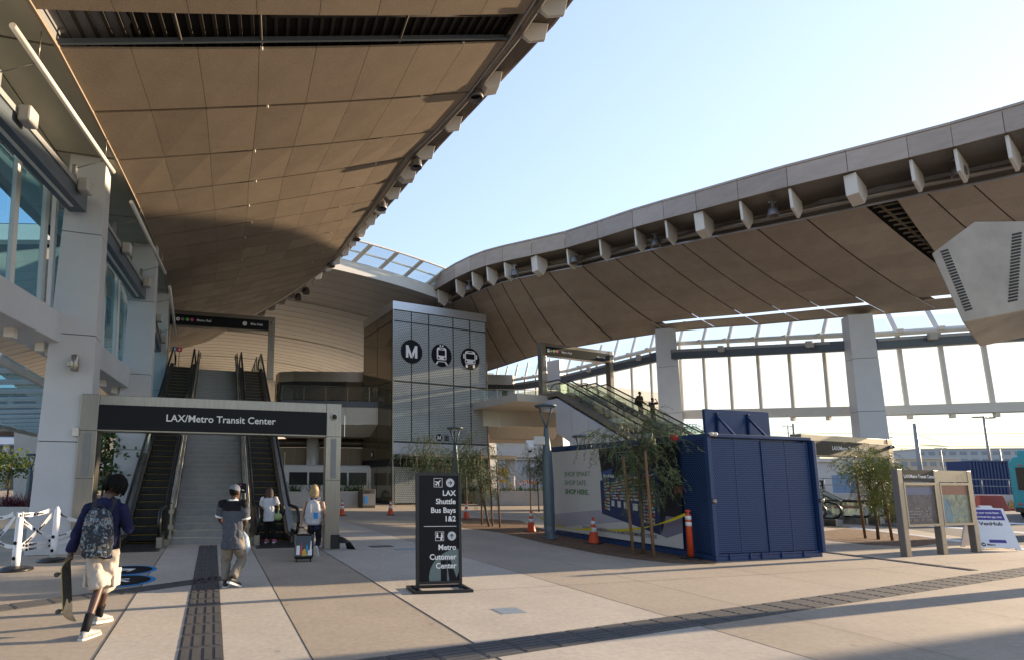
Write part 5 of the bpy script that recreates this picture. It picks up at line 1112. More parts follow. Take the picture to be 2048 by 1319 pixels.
# ------------------------------------------------------------------ trees
def leafmat(name, c): return mat(name, c, .6, 0, var=.25, scale=3, island=.45, spec=.25)
m_leafA = leafmat('dark_weeping_foliage', (.13, .16, .07)); m_leafB = leafmat('sunny_weeping_foliage', (.21, .23, .05)); m_bark = mat('brown_bark', (.13, .09, .055), .9, var=.25, scale=12, bump=.5, bscale=40)
m_stake = mat('lodgepole_stake', (.24, .13, .065), .8, var=.2, scale=10, stretch=(6, 6, 1))
def weeping(label, base, h, cr, leaf, n=260, lean=(0, 0), seed=1, stakes=(), ties=True, h0=.45, slen=1.0, up=4):
    R_ = random.Random(seed); b = V3(base); r = root('young_tree', label, 'tree', b, group='young weeping trees')
    tk = MB(); top = b+V3((lean[0], lean[1], h*.72)); kn = b.lerp(top, .5)+V3((R_.uniform(-.06, .06), R_.uniform(-.06, .06), 0))
    tk.tube([b, b.lerp(kn, .5)+V3((.02, 0, 0)), kn, kn.lerp(top, .5)+V3((-.03, .02, 0)), top], [.045, .04, .034, .026, .014], 8)
    fol = MB(); starts = []
    for k in range(15):
        t = R_.uniform(h0, 1.0); p0 = b.lerp(top, t); a = R_.uniform(0, 6.283); L = cr*R_.uniform(.55, 1.05)*(1.15-.35*t)
        e = p0+V3((math.cos(a)*L, math.sin(a)*L*.9, R_.uniform(.1, .55)*L+ (h-top.z+b.z)*R_.uniform(.0, .8)*t)); m_ = p0.lerp(e, .5)+UP*.12*L
        tk.tube([p0, m_, e], [.014, .009, .004], 5)
        for q in range(7): starts.append((p0.lerp(m_, q/6) if q < 3 else m_.lerp(e, (q-3)/3), V3((math.cos(a), math.sin(a), .3))))
    for k in range(up):
        a = R_.uniform(0, 6.283); e = top+V3((math.cos(a)*.25, math.sin(a)*.25, (h-h*.72)*R_.uniform(.9, 1.15))); tk.tube([top, top.lerp(e, .5)+V3((.04, 0, 0)), e], [.010, .006, .002], 5)
        for q in range(5): starts.append((top.lerp(e, q/5), V3((math.cos(a), math.sin(a), .6))))
    part(tk, 'trunk', m_bark, r)
    for k in range(n):
        p, d = starts[R_.randrange(len(starts))]; p = p+V3((R_.gauss(0, .05), R_.gauss(0, .05), R_.gauss(0, .05))); d = (d+V3((R_.gauss(0, .5), R_.gauss(0, .5), R_.gauss(0, .3)))).normalized()
        L = slen*R_.uniform(.35, 1.0); ns = int(L/.06)+2; st = L/ns
        for i in range(ns):
            d = (d+V3((R_.gauss(0, .08), R_.gauss(0, .08), -.16))).normalized(); p2 = p+d*st
            s_ = d.orthogonal().normalized()*.0035; fol.quad(p-s_, p2-s_, p2+s_, p+s_)
            for j in range(3):
                o = p.lerp(p2, R_.random()); ld = (d*.5+V3((R_.gauss(0, .7), R_.gauss(0, .7), R_.gauss(-.35, .5)))).normalized(); ll = R_.uniform(.05, .12); sd_ = ld.cross(V3((R_.gauss(0, 1), R_.gauss(0, 1), R_.gauss(0, 1)))).normalized()*R_.uniform(.0025, .006)
                fol.add([o-sd_, o+ld*ll*.6-sd_*.9, o+ld*ll, o+ld*ll*.6+sd_*.9, o+sd_], [(0, 1, 2, 3, 4)])
            p = p2
    part(fol, 'crown', leaf, r)
    if ties and stakes:
        for z in (.45, .62): 
            q = MB(); s0 = V3((*stakes[0], 0)); s1 = V3((*stakes[-1], 0)); q.tube([s0+UP*h*z, b+UP*h*z+V3((0, -.04, 0)), s1+UP*h*z], .012, 5); part(q, 'tree_tie', m_rub, r)
    return r
def stake(p, h, label, lean=(0, 0)):
    q = MB(); p = V3(p); q.tube([p-UP*.02, p+V3((lean[0]*.5, lean[1]*.5, h*.5)), p+V3((lean[0], lean[1], h))], [.036, .034, .03], 10); solo(q, 'tree_stake', m_stake, label, 'stake', p, group='timber tree stakes')
t1 = G(1287, 1107); sa, sb_ = G(1267, 1108), G(1308, 1115)
weeping('young weeping tree tied between stakes against the printed store side', t1, 3.6, 1.45, m_leafA, 270, (.08, .05), 3, ((sa.x, sa.y), (sb_.x, sb_.y)), h0=.42, slen=1.0, up=6)
stake(sa, 2.35, 'left timber stake of the tree by the printed store side', (-.12, 0)); stake(sb_, 2.45, 'right timber stake of the tree by the printed store side', (-.06, 0))
t2 = G(978, 1052)
weeping('young weeping tree leaning left in the mulch beside the black wayfinding stand', t2, 3.6, 1.25, m_leafA, 300, (-.5, .2), 11, ((t2.x-.25, t2.y), (t2.x+.25, t2.y-.1)), h0=.5, slen=1.3, up=2)
stake(G(964, 1049), 2.9, 'left timber stake of the leaning tree', (.0, 0)); stake(G(1000, 1054), 2.4, 'right timber stake of the leaning tree', (-.08, 0)); stake(G(985, 1051), 3.5, 'tallest timber stake of the leaning tree', (-.1, 0))
t3 = G(1078, 1022)
weeping('dense young tree in the distance just left of the lamp post with the camera box', t3, 3.9, .8, m_leafA, 320, (0, 0), 21, h0=.55, slen=1.1)
stake(t3+V3((-.45, 0, 0)), 3.0, 'left thin stake of the distant dense tree'); stake(t3+V3((.4, 0, 0)), 3.0, 'right thin stake of the distant dense tree')
t4 = G(838, 1030)
weeping('weeping tree partly hidden behind the top of the black wayfinding stand', t4, 4.1, 1.5, m_leafA, 240, (.2, 0), 31, h0=.5, slen=1.5)
t5 = G(1757, 1078); s5, s6 = G(1731, 1076), G(1785, 1080)
weeping('sunlit yellow green young tree between stakes right of the blue store', t5, 3.0, 1.25, m_leafB, 480, (-.08, 0), 41, ((s5.x, s5.y), (s6.x, s6.y)), h0=.40, slen=.9)
stake(s5, 2.3, 'left timber stake of the sunlit tree', (-.1, 0)); stake(s6, 2.3, 'right timber stake of the sunlit tree', (-.15, 0))
# ------------------------------------------------------------------ planters and plants
m_conc = mat('pale_concrete', (.42, .40, .37), .8, var=.08, scale=1.5, fine=.08)
def planter(label, A, B, h, d=1.6):
    A, B = V3(A), V3(B); x = (B-A).normalized(); y = V3((-x.y, x.x, 0)); q = MB(); L = (B-A).length
    q.frm(A, x, y, UP, 0, L, 0, .25, 0, h); q.frm(A, x, y, UP, 0, .25, .25, d, 0, h); q.frm(A, x, y, UP, L-.25, L, .25, d, 0, h); q.frm(A, x, y, UP, .25, L-.25, .25, d, 0, h-.12)
    solo(q, 'planter_wall', m_conc, label, 'planter', A, group='concrete planter walls', bevel=.02); return A, x, y, L
def blades(label, name, p, n, h, w, leaf, spread=.5, seed=1, cat='plant', group='plants in the planters', flowers=None):
    R_ = random.Random(seed); p = V3(p); r = root(name, label, cat, p, group=group); q = MB()
    for k in range(n):
        a = R_.uniform(0, 6.283); o = p+V3((R_.gauss(0, spread*.45), R_.gauss(0, spread*.3), 0)); d = V3((math.cos(a)*R_.uniform(.2, .9), math.sin(a)*R_.uniform(.2, .9), 1)).normalized(); L = h*R_.uniform(.55, 1.1); s_ = d.cross(UP).normalized()*w*.5; pr = [o, o]; pts = []
        for i in range(4):
            pts.append((o-s_*(1-i/3.2), o+s_*(1-i/3.2))); d = (d+V3((d.x*.25, d.y*.25, -.22))).normalized(); o = o+d*L/3
        for (a0_, b0_), (a1_, b1_) in zip(pts, pts[1:]): q.quad(a0_, b0_, b1_, a1_)
    part(q, 'foliage', leaf, r)
    if flowers:
        q = MB()
        for k in range(14): q.sphere(p+V3((R_.gauss(0, spread*.5), R_.gauss(0, spread*.3), h*R_.uniform(.7, 1.1))), .06, n=6)
        part(q, 'flowers', flowers, r)
m_lf1 = leafmat('planter_green', (.05, .09, .025)); m_lf2 = leafmat('planter_lime', (.14, .18, .04)); m_lf3 = leafmat('purple_grass', (.16, .045, .055)); m_lf4 = leafmat('dry_gold_grass', (.26, .20, .06))
A, x, y, L = planter('concrete planter wall between the portal and the lift tower', G(560, 1014), G(727, 1013), .95)
for k, u in enumerate((.9, 2.3, 3.6, 4.4, 5.0)): blades(['spiky dark green plant at the left end of the planter behind the portal', 'spiky plant second from the left in the planter behind the portal', 'spiky plant in the middle of the planter behind the portal', 'tall spiky plant near the lift tower in the planter', 'spiky plant nearest the lift tower in the planter'][k], 'spiky_plant', A+x*u+y*.8+UP*.85, 60, 1.5, .05, m_lf1, .5, 50+k)
A, x, y, L = planter('concrete planter wall right of the lift tower', G(972, 1010), G(1100, 1010), 1.0)
for k, u in enumerate((.6, 1.7, 2.9, 3.9)): blades(['low flowering shrub at the left of the planter right of the lift tower', 'lime green low shrub in the planter right of the lift tower', 'green shrub with orange flowers in the planter right of the lift tower', 'low shrub near the lamp post in the planter right of the lift tower'][k], 'low_shrub', A+x*u+y*.7+UP*.9, 80, .75, .06, m_lf2 if k % 2 else m_lf1, .9, 60+k, flowers=mat('orange_flowers', (.5, .16, .03), .6) if k != 1 else None)
A, x, y, L = planter('low pale planter wall at the far left behind the white column', G(-60, 1033), G(60, 1036), .45)
for k, (px, py, mm, lab) in enumerate((((10), 1010, m_lf3, 'reddish purple grass clump at the left edge'), (42, 1008, m_lf3, 'reddish purple grass clump beside the nearest white column'))): blades(lab, 'purple_grass', G(px, 1030)+UP*.4, 150, 1.0, .035, mm, .9, 70+k)
blades('green grassy clump seen through the left side of the portal', 'grass_clump', G(205, 1035), 150, 1.5, .04, m_lf1, 1.0, 77)
def bush(label, p, h, rr_, leaf, n, seed, lo=.35):
    R_ = random.Random(seed); p = V3(p); r = root('small_tree', label, 'tree', p, group='small trees behind the left columns'); q = MB(); q.tube([p, p+UP*h*.5, p+UP*h*.9], [.05, .04, .01], 6)
    tips = []
    for k in range(9):
        a = R_.uniform(0, 6.283); s0 = p+UP*h*R_.uniform(.3, .8); e = s0+V3((math.cos(a)*rr_*.8, math.sin(a)*rr_*.8, h*.2)); q.tube([s0, e], [.015, .005], 4); tips += [s0.lerp(e, t) for t in (.4, .7, 1)]
    part(q, 'trunk', m_bark, r); q = MB()
    for k in range(n):
        c = R_.choice(tips)+V3((R_.gauss(0, .22), R_.gauss(0, .22), R_.gauss(0, .25))); d = V3((R_.gauss(0, 1), R_.gauss(0, 1), R_.gauss(0, 1))).normalized(); s_ = d.orthogonal().normalized()*.05; q.quad(c-d*.09, c-s_, c+d*.09, c+s_)
    part(q, 'crown', leaf, r)
bush('leafy small tree between the portal post and the second white column', D(208, 940, 19).xy.to_3d(), 3.4, .8, m_lf1, 900, 5)
bush('leafy small tree behind the lamp post at the far left', D(20, 940, 28).xy.to_3d(), 3.0, 1.3, m_lf2, 900, 6)
# ------------------------------------------------------------------ people
from mathutils import noise as NZ
def fuse(m, voxel=.010, it=3, wr=0.0, ws=9.0):
    me = bpy.data.meshes.new('t'); me.from_pydata([tuple(v) for v in m.v], [], m.f); b = bmesh.new(); b.from_mesh(me); bmesh.ops.recalc_face_normals(b, faces=b.faces); b.to_mesh(me); b.free()
    o = bpy.data.objects.new('t', me); COL.objects.link(o); md = o.modifiers.new('r', 'REMESH'); md.mode = 'VOXEL'; md.voxel_size = voxel
    if it: s = o.modifiers.new('s', 'SMOOTH'); s.iterations = it; s.factor = .5
    dg = bpy.context.evaluated_depsgraph_get(); e = bpy.data.meshes.new_from_object(o.evaluated_get(dg)); out = MB()
    out.v = [v.co.copy() if not wr else v.co+v.normal*(wr*(abs(NZ.noise(V3((v.co.x*ws, v.co.y*ws, v.co.z*ws*.75+3*v.co.x)))*2)-.35+.6*NZ.noise(v.co*ws*2.3))) for v in e.vertices]; out.f = [list(p.vertices) for p in e.polygons]; out.mi = [0]*len(out.f); out.sm = [True]*len(out.f)
    bpy.data.objects.remove(o); bpy.data.meshes.remove(me); bpy.data.meshes.remove(e); return out
def torso(m, pel, neck, lat, prof, n=20):
    ax = (neck-pel); L = ax.length; ax = ax/L; lat = (lat-ax*lat.dot(ax)).normalized(); fw = ax.cross(lat); rings = []
    for t, w, d, off in prof: rings.append([pel+ax*L*t+lat*math.cos(2*math.pi*j/n)*w+fw*(math.sin(2*math.pi*j/n)*d+off) for j in range(n)])
    m.loft(rings)
def hand(m, wr, d, nrm, side, curl=.5, s=1.0):
    d = d.normalized(); nrm = (nrm-d*nrm.dot(d)).normalized(); lat = d.cross(nrm)*side
    m.tube([wr-d*.02, wr+d*.03, wr+d*.075, wr+d*.09], [.026*s, .034*s, .036*s, .026*s], 8)
    for k, (o, L) in enumerate(((.027, .072), (.009, .082), (-.009, .076), (-.026, .060))):
        p = wr+d*.08+lat*o; a = p+(d*math.cos(curl*.6)+nrm*math.sin(curl*.6))*L*.5; c = a+(d*math.cos(curl*1.8)+nrm*math.sin(curl*1.8))*L*.5; m.tube([p-d*.02, p, a, c], [.0095, .0095, .009, .0075], 6)
    p = wr+d*.025+lat*.028; m.tube([p, p+d*.03+lat*.028+nrm*.012, p+d*.06+lat*.032+nrm*.03], [.012, .0105, .008], 6)
def person(label, J, skin, shirt, legs, shoes, hair, sleeve=.45, short=False, hem=.0, leglen=1.0, fem=False, vox=.009, hairkind='short', faced=None, curlL=1.0, curlR=.6, sock=None, lo=False, loose=1.0, sleeveless=False):
    """J: joints in the plaza's own coordinates (head, neck, pel, shL.. )"""
    base = V3((J['pel'].x, J['pel'].y, min(J['toL'].z, J['toR'].z, J['anL'].z-.08, J['anR'].z-.08))); r = root('person', label, 'person', base, group='people on foot' if not lo else 'people riding the right escalators')
    pel, nk, hd = J['pel'], J['neck'], J['head']; lat = (J['shR']-J['shL']).normalized(); k = .88 if fem else 1.0
    fw = faced or UP.cross(lat).normalized(); b = MB()
    torso(b, pel-UP*.06, nk, lat, [(0, .12*k, .09, 0), (.12, .15*k, .10, 0), (.38, .125*k, .088, 0), (.68, .150*k, .10, 0), (.88, .155*k, .085, 0), (.97, .08*k, .065, 0), (1.0, .055, .055, 0)])
    b.tube([nk-UP*.05, nk+UP*.02, hd-UP*.06], [.065*k, .056*k, .055*k], 12)
    hx = fw.cross(UP); hu = J.get('headup', UP); hf = J.get('headfw', fw).normalized(); hr_ = hf.cross(hu).normalized(); rings = []
    for t, w, d, off in ((-.118, .030, .035, .045), (-.10, .050, .062, .030), (-.06, .064, .085, .010), (-.01, .074, .098, 0), (.04, .077, .102, -.004), (.085, .066, .088, -.006), (.112, .040, .055, -.006), (.122, .012, .02, -.006)):
        rings.append([hd+hu*t+hr_*math.cos(2*math.pi*j/16)*w+hf*(math.sin(2*math.pi*j/16)*d+off) for j in range(16)])
    b.loft(rings); b.tube([hd+hf*.085+hu*.02, hd+hf*.115-hu*.022, hd+hf*.092-hu*.035], [.008, .015, .010], 6)
    for s_ in (-1, 1): b.sphere(hd+hr_*s_*.077-hf*.008-hu*.005, .012, .020, .030, 8); b.sphere(hd+hf*.085+hr_*s_*.03+hu*.012, .014, .012, .010, 6)
    b.tube([hd+hf*.09-hr_*.022-hu*.062, hd+hf*.099-hu*.062, hd+hf*.09+hr_*.022-hu*.062], [.006, .009, .006], 6)
    sl = MB(); tr = MB(); rs = .056*k
    for S_, cu in (('L', curlL), ('R', curlR)):
        sh, el, wr = J['sh'+S_], J['el'+S_], J['wr'+S_]; nn = J.get('hn'+S_, lat*(1 if S_ == 'L' else -1)); hdv = J.get('hd'+S_, wr-el)
        b.tube([sh-UP*.01, sh.lerp(el, .4), el, el.lerp(wr, .35), wr], [.050*k, .046*k, .038*k, .038*k, .026*k], 12); hand(b, wr, hdv, nn, 1 if S_ == 'L' else -1, cu)
        if not sleeveless:
            if sleeve <= 1: e = sh.lerp(el, sleeve*1.5); sl.tube([sh+UP*.012-(J['shR']-J['shL'])*(.06 if S_ == 'R' else -.06), sh+UP*.012, sh.lerp(e, .5), e], [.055, rs+.018*loose, rs+.020*loose, rs+.022*loose], 14)
            else: sl.tube([sh+UP*.01-(J['shR']-J['shL'])*(.22 if S_ == 'R' else -.22), sh-UP*.015, sh.lerp(el, .5), el, el.lerp(wr, .55), el.lerp(wr, .92), el.lerp(wr, .97)], [.06, rs+.012*loose, rs+.010*loose, rs+.008*loose, rs+.002*loose, rs+.001, rs-.014], 14)
        hp, kn, an, to = J['hp'+S_], J['kn'+S_], J['an'+S_], J['to'+S_]
        b.tube([hp+UP*.05, hp.lerp(kn, .4), kn, kn.lerp(an, .3), kn.lerp(an, .75), an], [.078*k, .070*k, .050*k, .050*k, .036*k, .034*k], 12)
        b.tube([an, an-UP*.03+(to-an)*.2, to+UP*.03], [.034, .036, .026], 8)
        f = (to-an); f = V3((f.x, f.y, f.z))
        if short:
            e = hp.lerp(kn, .98); tr.tube([hp+UP*.08, hp.lerp(kn, .35), hp.lerp(kn, .7), e, e+(e-hp)*.05], [.098, .108, .112, .118, .112], 16)
        else: tr.tube([hp+UP*.08, hp.lerp(kn, .4), kn, kn.lerp(an, .5), an+(kn-an)*(1-leglen)+UP*.02], [.092*k*loose, .090*k*loose, .072*k*loose, .068*k*loose, .060*k*loose], 14)
    bo = part(fuse(b, vox, 2), 'body', skin, r)
    if sleeveless: sm_ = MB()
    else: sm_ = sl
    torso(sm_, pel-UP*.06, nk, lat, [(hem, .165*k*loose, .118*loose, 0), (hem+.15, .160*k*loose, .120*loose, 0), (.42, .148*k*loose, .112*loose, 0), (.68, .166*k, .122, 0), (.86, .168*k if not sleeveless else .13*k, .105, 0), (.95, .125*k if not sleeveless else .08, .085, 0), (1.0, .068, .066, 0)])
    so_ = part(fuse(sm_, vox*1.1, 5, .013*k), 'shirt', shirt, r)
    torso(tr, pel-UP*.10, nk, lat, [(-.02, .10*k, .09, 0), (.06, .155*k*loose, .118, 0), (.17, .155*k*loose, .116, 0), (.24, .145*k, .108, 0)])
    to_ = part(fuse(tr, vox*1.1, 2, .014*k, 7.5), 'shorts' if short else 'trousers', legs, r)
    for S_ in 'LR':
        an, to = J['an'+S_], J['to'+S_]; f = (to-an); fl = V3((f.x, f.y, 0)); fl = fl.normalized() if fl.length > .02 else fw; sn = (f-fl*0); d = (to-(an-UP*.075)).normalized(); u = d.cross(UP.cross(d)).normalized()
        if u.z < 0: u = -u
        w = u.cross(d).normalized(); heel = an-u*.072-d*.055; q = MB(); rings = []
        for t, ww, hh in ((0, .030, .055), (.03, .040, .075), (.09, .042, .085), (.15, .046, .066), (.21, .048, .050), (.26, .040, .042), (.285, .020, .025)):
            c = heel+d*t+u*hh*.5; rings.append([c+w*math.cos(2*math.pi*j/12)*ww+u*math.sin(2*math.pi*j/12)*hh*.62 for j in range(12)])
        q.loft(rings); so2 = part(fuse(q, .008, 2), 'shoe', shoes[0], r)
        q = MB(); rings = []
        for t, ww in ((-.006, .032), (.03, .044), (.12, .045), (.21, .051), (.26, .043), (.292, .022)):
            c = heel+d*t-u*.008; rings.append([c-w*ww-u*.016, c+w*ww-u*.016, c+w*ww+u*.014, c-w*ww+u*.014])
        q.loft(rings, smooth=False); part(q, 'sole', shoes[1], so2)
        if sock: q = MB(); kn = J['kn'+S_]; q.tube([an-UP*.01, an.lerp(kn, .2), an.lerp(kn, .36)], [.046, .047, .052], 12); part(q, 'sock', sock, r)
    q = MB(); R_ = random.Random(len(label))
    if hairkind == 'short':
        q.sphere(hd+hu*.035-hf*.018, .086, .108, .098, 14)
    elif hairkind == 'locs':
        q.sphere(hd+hu*.045-hf*.01, .092, .112, .095, 14)
        for i in range(96):
            a = 6.283*i/96+R_.uniform(-.05, .05); st = hd+hu*R_.uniform(.07, .12)+hr_*math.cos(a)*.06+hf*math.sin(a)*.07; o = (hr_*math.cos(a)*.106+hf*math.sin(a)*.12)*R_.uniform(.92, 1.08)
            if o.normalized().dot(hf) > .80: continue
            q.tube([st, hd+o+hu*.045, hd+o*1.08-hu*.02, hd+o*1.05-hu*R_.uniform(.06, .115)-UP*.02], [.009, .0105, .010, .006], 6)
    elif hairkind in ('bob', 'curly'):
        q.sphere(hd+hu*.03-hf*.015, .090, .110, .102, 14); 
        for i in range(34):
            a = 6.283*i/34; o = hr_*math.cos(a)*.094+hf*math.sin(a)*.105
            if o.normalized().dot(hf) > .45: continue
            q.tube([hd+o*.8+hu*.06, hd+o-hu*.03, hd+o*(1.08 if hairkind == 'curly' else .95)-hu*R_.uniform(.13, .18)], [.02, .022, .013], 6)
    part(q if hairkind == 'locs' else fuse(q, .007, 2), 'hair', hair, r)
    return r, so_, dict(lat=lat, fw=fw, hd=hd, hf=hf, hu=hu, hr=hr_)
def cloth(n, c, s=.18, sc=4): return mat(n, c, .85, 0, var=s, scale=sc, bump=.35, bscale=14, bdist=.02, fine=.06, spec=.2)
sk_d = mat('dark_brown_skin', (.075, .038, .024), .5, var=.05); sk_m = mat('tan_skin', (.20, .105, .065), .5, var=.05); sk_l = mat('fair_skin', (.42, .25, .18), .5, var=.05)
h_blk = mat('black_hair', (.006, .0055, .005), .75, var=.2, scale=30, spec=.15); h_brn = mat('reddish_brown_hair', (.055, .022, .012), .55, var=.3, scale=30); h_bld = mat('blonde_hair', (.33, .22, .11), .55, var=.3, scale=30)
def J_(Y, **k):
    out = {}
    for n, v in k.items(): out[n] = D(v[0], v[1], Y+(v[2] if len(v) > 2 else 0))
    return out
# 1: the walker with the skateboard
Y = 6.45
J = J_(Y, head=(233, 968, .14), neck=(215, 994, .02), pel=(203, 1100, 0), shL=(178, 1013, 0), shR=(245, 1013, .05), elL=(155, 1064, -.02), wrL=(142, 1104, -.05), elR=(258, 1056, .08), wrR=(245, 1042, .34), hpL=(188, 1108, 0), hpR=(221, 1108, .02), knL=(199, 1172, -.02), anL=(171, 1242, -.30), toL=(178, 1262, -.12), knR=(210, 1172, .16), anR=(199, 1214, .30), toR=(210, 1231, .50))
gz = G(172, 1262).y; J['anL'].z = .085; J['toL'] = J['anL']+V3((.05, .20, -.075)); J['anR'].z = .11; J['toR'] = J['anR']+V3((.05, .19, -.095))
J['headfw'] = V3((.45, .75, -.55)).normalized(); J['headup'] = V3((.18, .42, .85)).normalized(); J['headup'] = (J['headup']-J['headfw']*J['headup'].dot(J['headfw'])).normalized()
J['hdL'] = V3((-.1, -.1, -1)); J['hnL'] = V3((-.9, .2, 0))
m_navy = cloth('navy_sweatshirt', (.012, .014, .050)); m_beige = cloth('beige_cargo_cotton', (.46, .40, .34)); m_whsh = mat('white_leather_shoe', (.32, .315, .31), .5, var=.55, scale=30); m_sole = mat('pale_sole', (.6, .58, .54), .6)
pr, sh, inf = person('person in navy sweatshirt and beige shorts walking with a skateboard in the left hand', J, sk_d, m_navy, m_beige, (m_whsh, m_sole), h_blk, sleeve=2, short=True, hairkind='locs', sock=cloth('black_sock', (.012, .012, .014)), hem=-.02, loose=1.06, curlL=1.5)
for S_, s_ in (('L', -1), ('R', 1)):      # cargo pockets
    c = J['hp'+S_].lerp(J['kn'+S_], .72)+inf['lat']*s_*.112; q = MB(); q.box(c, (.03, .17, .19)); q.box(c+UP*.08, (.038, .18, .06)); part(q, 'pocket', m_beige, pr, bevel=.012)
def backpack(label, J, inf, m1, m2, w=.31, h=.47, d=.16, extra=None, drop=.0):
    nk = J['neck']; lat, fw = inf['lat'], inf['fw']; c = (J['shL']+J['shR'])*.5-UP*(h*.5+drop)-fw*(.11+d*.5); r = root('backpack', label, 'backpack', c-UP*h*.5)
    q = MB(); rings = []
    for t, ww, dd in ((-.5, .34, .36), (-.46, .46, .47), (-.2, .50, .52), (.1, .48, .50), (.32, .42, .42), (.45, .30, .30), (.5, .16, .16)):
        rings.append([c+UP*h*t+lat*(abs(math.cos(a))**.6*math.copysign(1, math.cos(a)))*w*ww+fw*(abs(math.sin(a))**.6*math.copysign(1, math.sin(a)))*d*dd for a in [2*math.pi*j/24 for j in range(24)]])
    q.loft(rings); bd_ = part(q, 'bag_body', m1, r)
    q = MB(); rings = []
    for t, ww in ((-.46, .34), (-.40, .42), (-.18, .44), (-.02, .40), (.02, .32)):
        rings.append([c-fw*d*.5+UP*h*t+lat*(abs(math.cos(a))**.6*math.copysign(1, math.cos(a)))*w*ww+fw*math.sin(a)*.05 for a in [2*math.pi*j/20 for j in range(20)]])
    q.loft(rings); part(q, 'front_pocket', m1, bd_)
    for s_ in (-1, 1):
        q = MB(); a = c+UP*h*.40+lat*s_*.085+fw*d*.4; shp = (J['shR'] if s_ > 0 else J['shL'])
        top = shp.lerp(nk, .42)+UP*.045; pts = [a, top-fw*.05, top+fw*.04, top+fw*.13-UP*.10, top+fw*.12-UP*.28, c-UP*h*.35+lat*s_*(w*.5+.02)+fw*.12]
        for p, p2 in zip(pts, pts[1:]): q.beam(p, p2, .055, .016, up=fw if abs((p2-p).normalized().z) > .6 else UP)
        part(q, 'shoulder_strap', m2, r)
    q = MB(); q.tube([c+UP*h*.5+lat*-.04+fw*.03, c+UP*(h*.5+.04)+fw*.03, c+UP*h*.5+lat*.04+fw*.03], .010, 6); part(q, 'grab_loop', m2, r)
    return r, c, bd_
# patterned bag: dark cloth with pale jagged bands and small colour patches
mp = mat('patterned_backpack_cloth', (.02, .022, .028), .7); nt = mp.node_tree; N_ = nt.nodes; tcn = N_.new('ShaderNodeTexCoord'); vo = N_.new('ShaderNodeTexNoise'); vo.inputs['Scale'].default_value = 14; vo.inputs['Detail'].default_value = 3; vo.inputs['Distortion'].default_value = 1.6; cr_ = N_.new('ShaderNodeValToRGB')
cr_.color_ramp.interpolation = 'CONSTANT'; els = cr_.color_ramp.elements; els[0].color = (.012, .014, .02, 1); els[1].position = .50; els[1].color = (.05, .07, .10, 1)
for p_, c_ in ((.555, (.30, .36, .38, 1)), (.60, (.015, .015, .02, 1)), (.66, (.42, .23, .05, 1)), (.70, (.30, .05, .04, 1)), (.73, (.4, .42, .42, 1))): e_ = els.new(p_); e_.color = c_
nt.links.new(tcn.outputs['Object'], vo.inputs['Vector']); nt.links.new(vo.outputs['Fac'], cr_.inputs[0]); nt.links.new(cr_.outputs[0], N_['Principled BSDF'].inputs['Base Color'])
backpack('black backpack with jagged colourful pattern on the walker with the skateboard', J, inf, mp, mat('black_webbing', (.014, .014, .016), .7), w=.335, h=.55, d=.17)
# skateboard held by its nose
wr = J['wrL']; bt = D(131, 1113, wr.y-.04); bb = D(136, 1243, wr.y-.02); ax_ = (bb-bt).normalized(); nx = V3((-1.0, -.05, .0)); nx = (nx-ax_*nx.dot(ax_)).normalized(); wx = ax_.cross(nx)
sb = root('skateboard', 'worn black skateboard hanging from the walker\'s left hand', 'skateboard', bb); L = (bb-bt).length; q = MB(); rings = []
for t in range(25):
    f = t/24; wd = .1*min(1, math.sqrt(max(0, 1-(abs(f-.5)*2)**8)))*(.55+.45*min(1, min(f, 1-f)/.16)) ; k = max(0, abs(f-.5)-.34); lift = -k*k*3.2
    c = bt+ax_*L*f-nx*lift*-1; rings.append([c-wx*max(.012, wd)-nx*.0055, c+wx*max(.012, wd)-nx*.0055, c+wx*max(.012, wd)+nx*.0055, c-wx*max(.012, wd)+nx*.0055])
q.loft(rings, smooth=False); dk = part(q, 'deck', [mat('worn_black_deck', (.022, .022, .022), .8, var=.4, scale=12)], sb)
q = MB()
for r0, r1 in zip(rings, rings[1:]): q.quad(r0[0]-wx*.001, r1[0]-wx*.001, r1[3]-wx*.001, r0[3]-wx*.001); q.quad(r0[1]+wx*.001, r1[1]+wx*.001, r1[2]+wx*.001, r0[2]+wx*.001)
part(q, 'deck_edge', mat('yellow_ply_edge', (.30, .24, .06), .6), dk)
for f in (.24, .80):
    c = bt+ax_*L*f; q = MB(); q.beam(c, c+nx*.045, .05, .04, up=ax_); q.tube([c+nx*.055-wx*.08, c+nx*.055+wx*.08], .012, 8); tk_ = part(q, 'truck', m_zinc, sb)
    for s_ in (-1, 1): q = MB(); q.lathe(c+nx*.055+wx*s_*.075, [(.020, 0), (.027, .006), (.027, .030), (.020, .036)], 14, wx*s_); part(q, 'wheel', mat('dark_urethane', (.05, .045, .04), .5), tk_)
# 2: the man with the cap
Y = 9.05
J = J_(Y, head=(470, 984, .03), neck=(467, 1000, 0), pel=(465, 1078, 0), shL=(445, 1009, .03), shR=(489, 1008, -.03), elL=(439, 1036, .08), wrL=(446, 1046, .30), elR=(491, 1042, .02), wrR=(487, 1058, .22), hpL=(456, 1083, .02), hpR=(475, 1083, -.02), knL=(452, 1122, .10), anL=(451, 1158, -.02), toL=(452, 1166, .2), knR=(484, 1116, .14), anR=(465, 1148, -.14), toR=(473, 1163, -.02))
o_ = .0; J['anL'].z = .085; J['toL'] = J['anL']+V3((-.02, .21, -.07)); J['anR'].z = .165; J['toR'] = J['anR']+V3((.085, .15, -.145)); J['headfw'] = V3((.35, .93, 0)).normalized()
m_gsh = cloth('slate_grey_polo', (.075, .085, .105)); m_kh = cloth('khaki_cotton', (.20, .175, .145)); m_blsh = mat('black_trainer', (.015, .015, .017), .6)
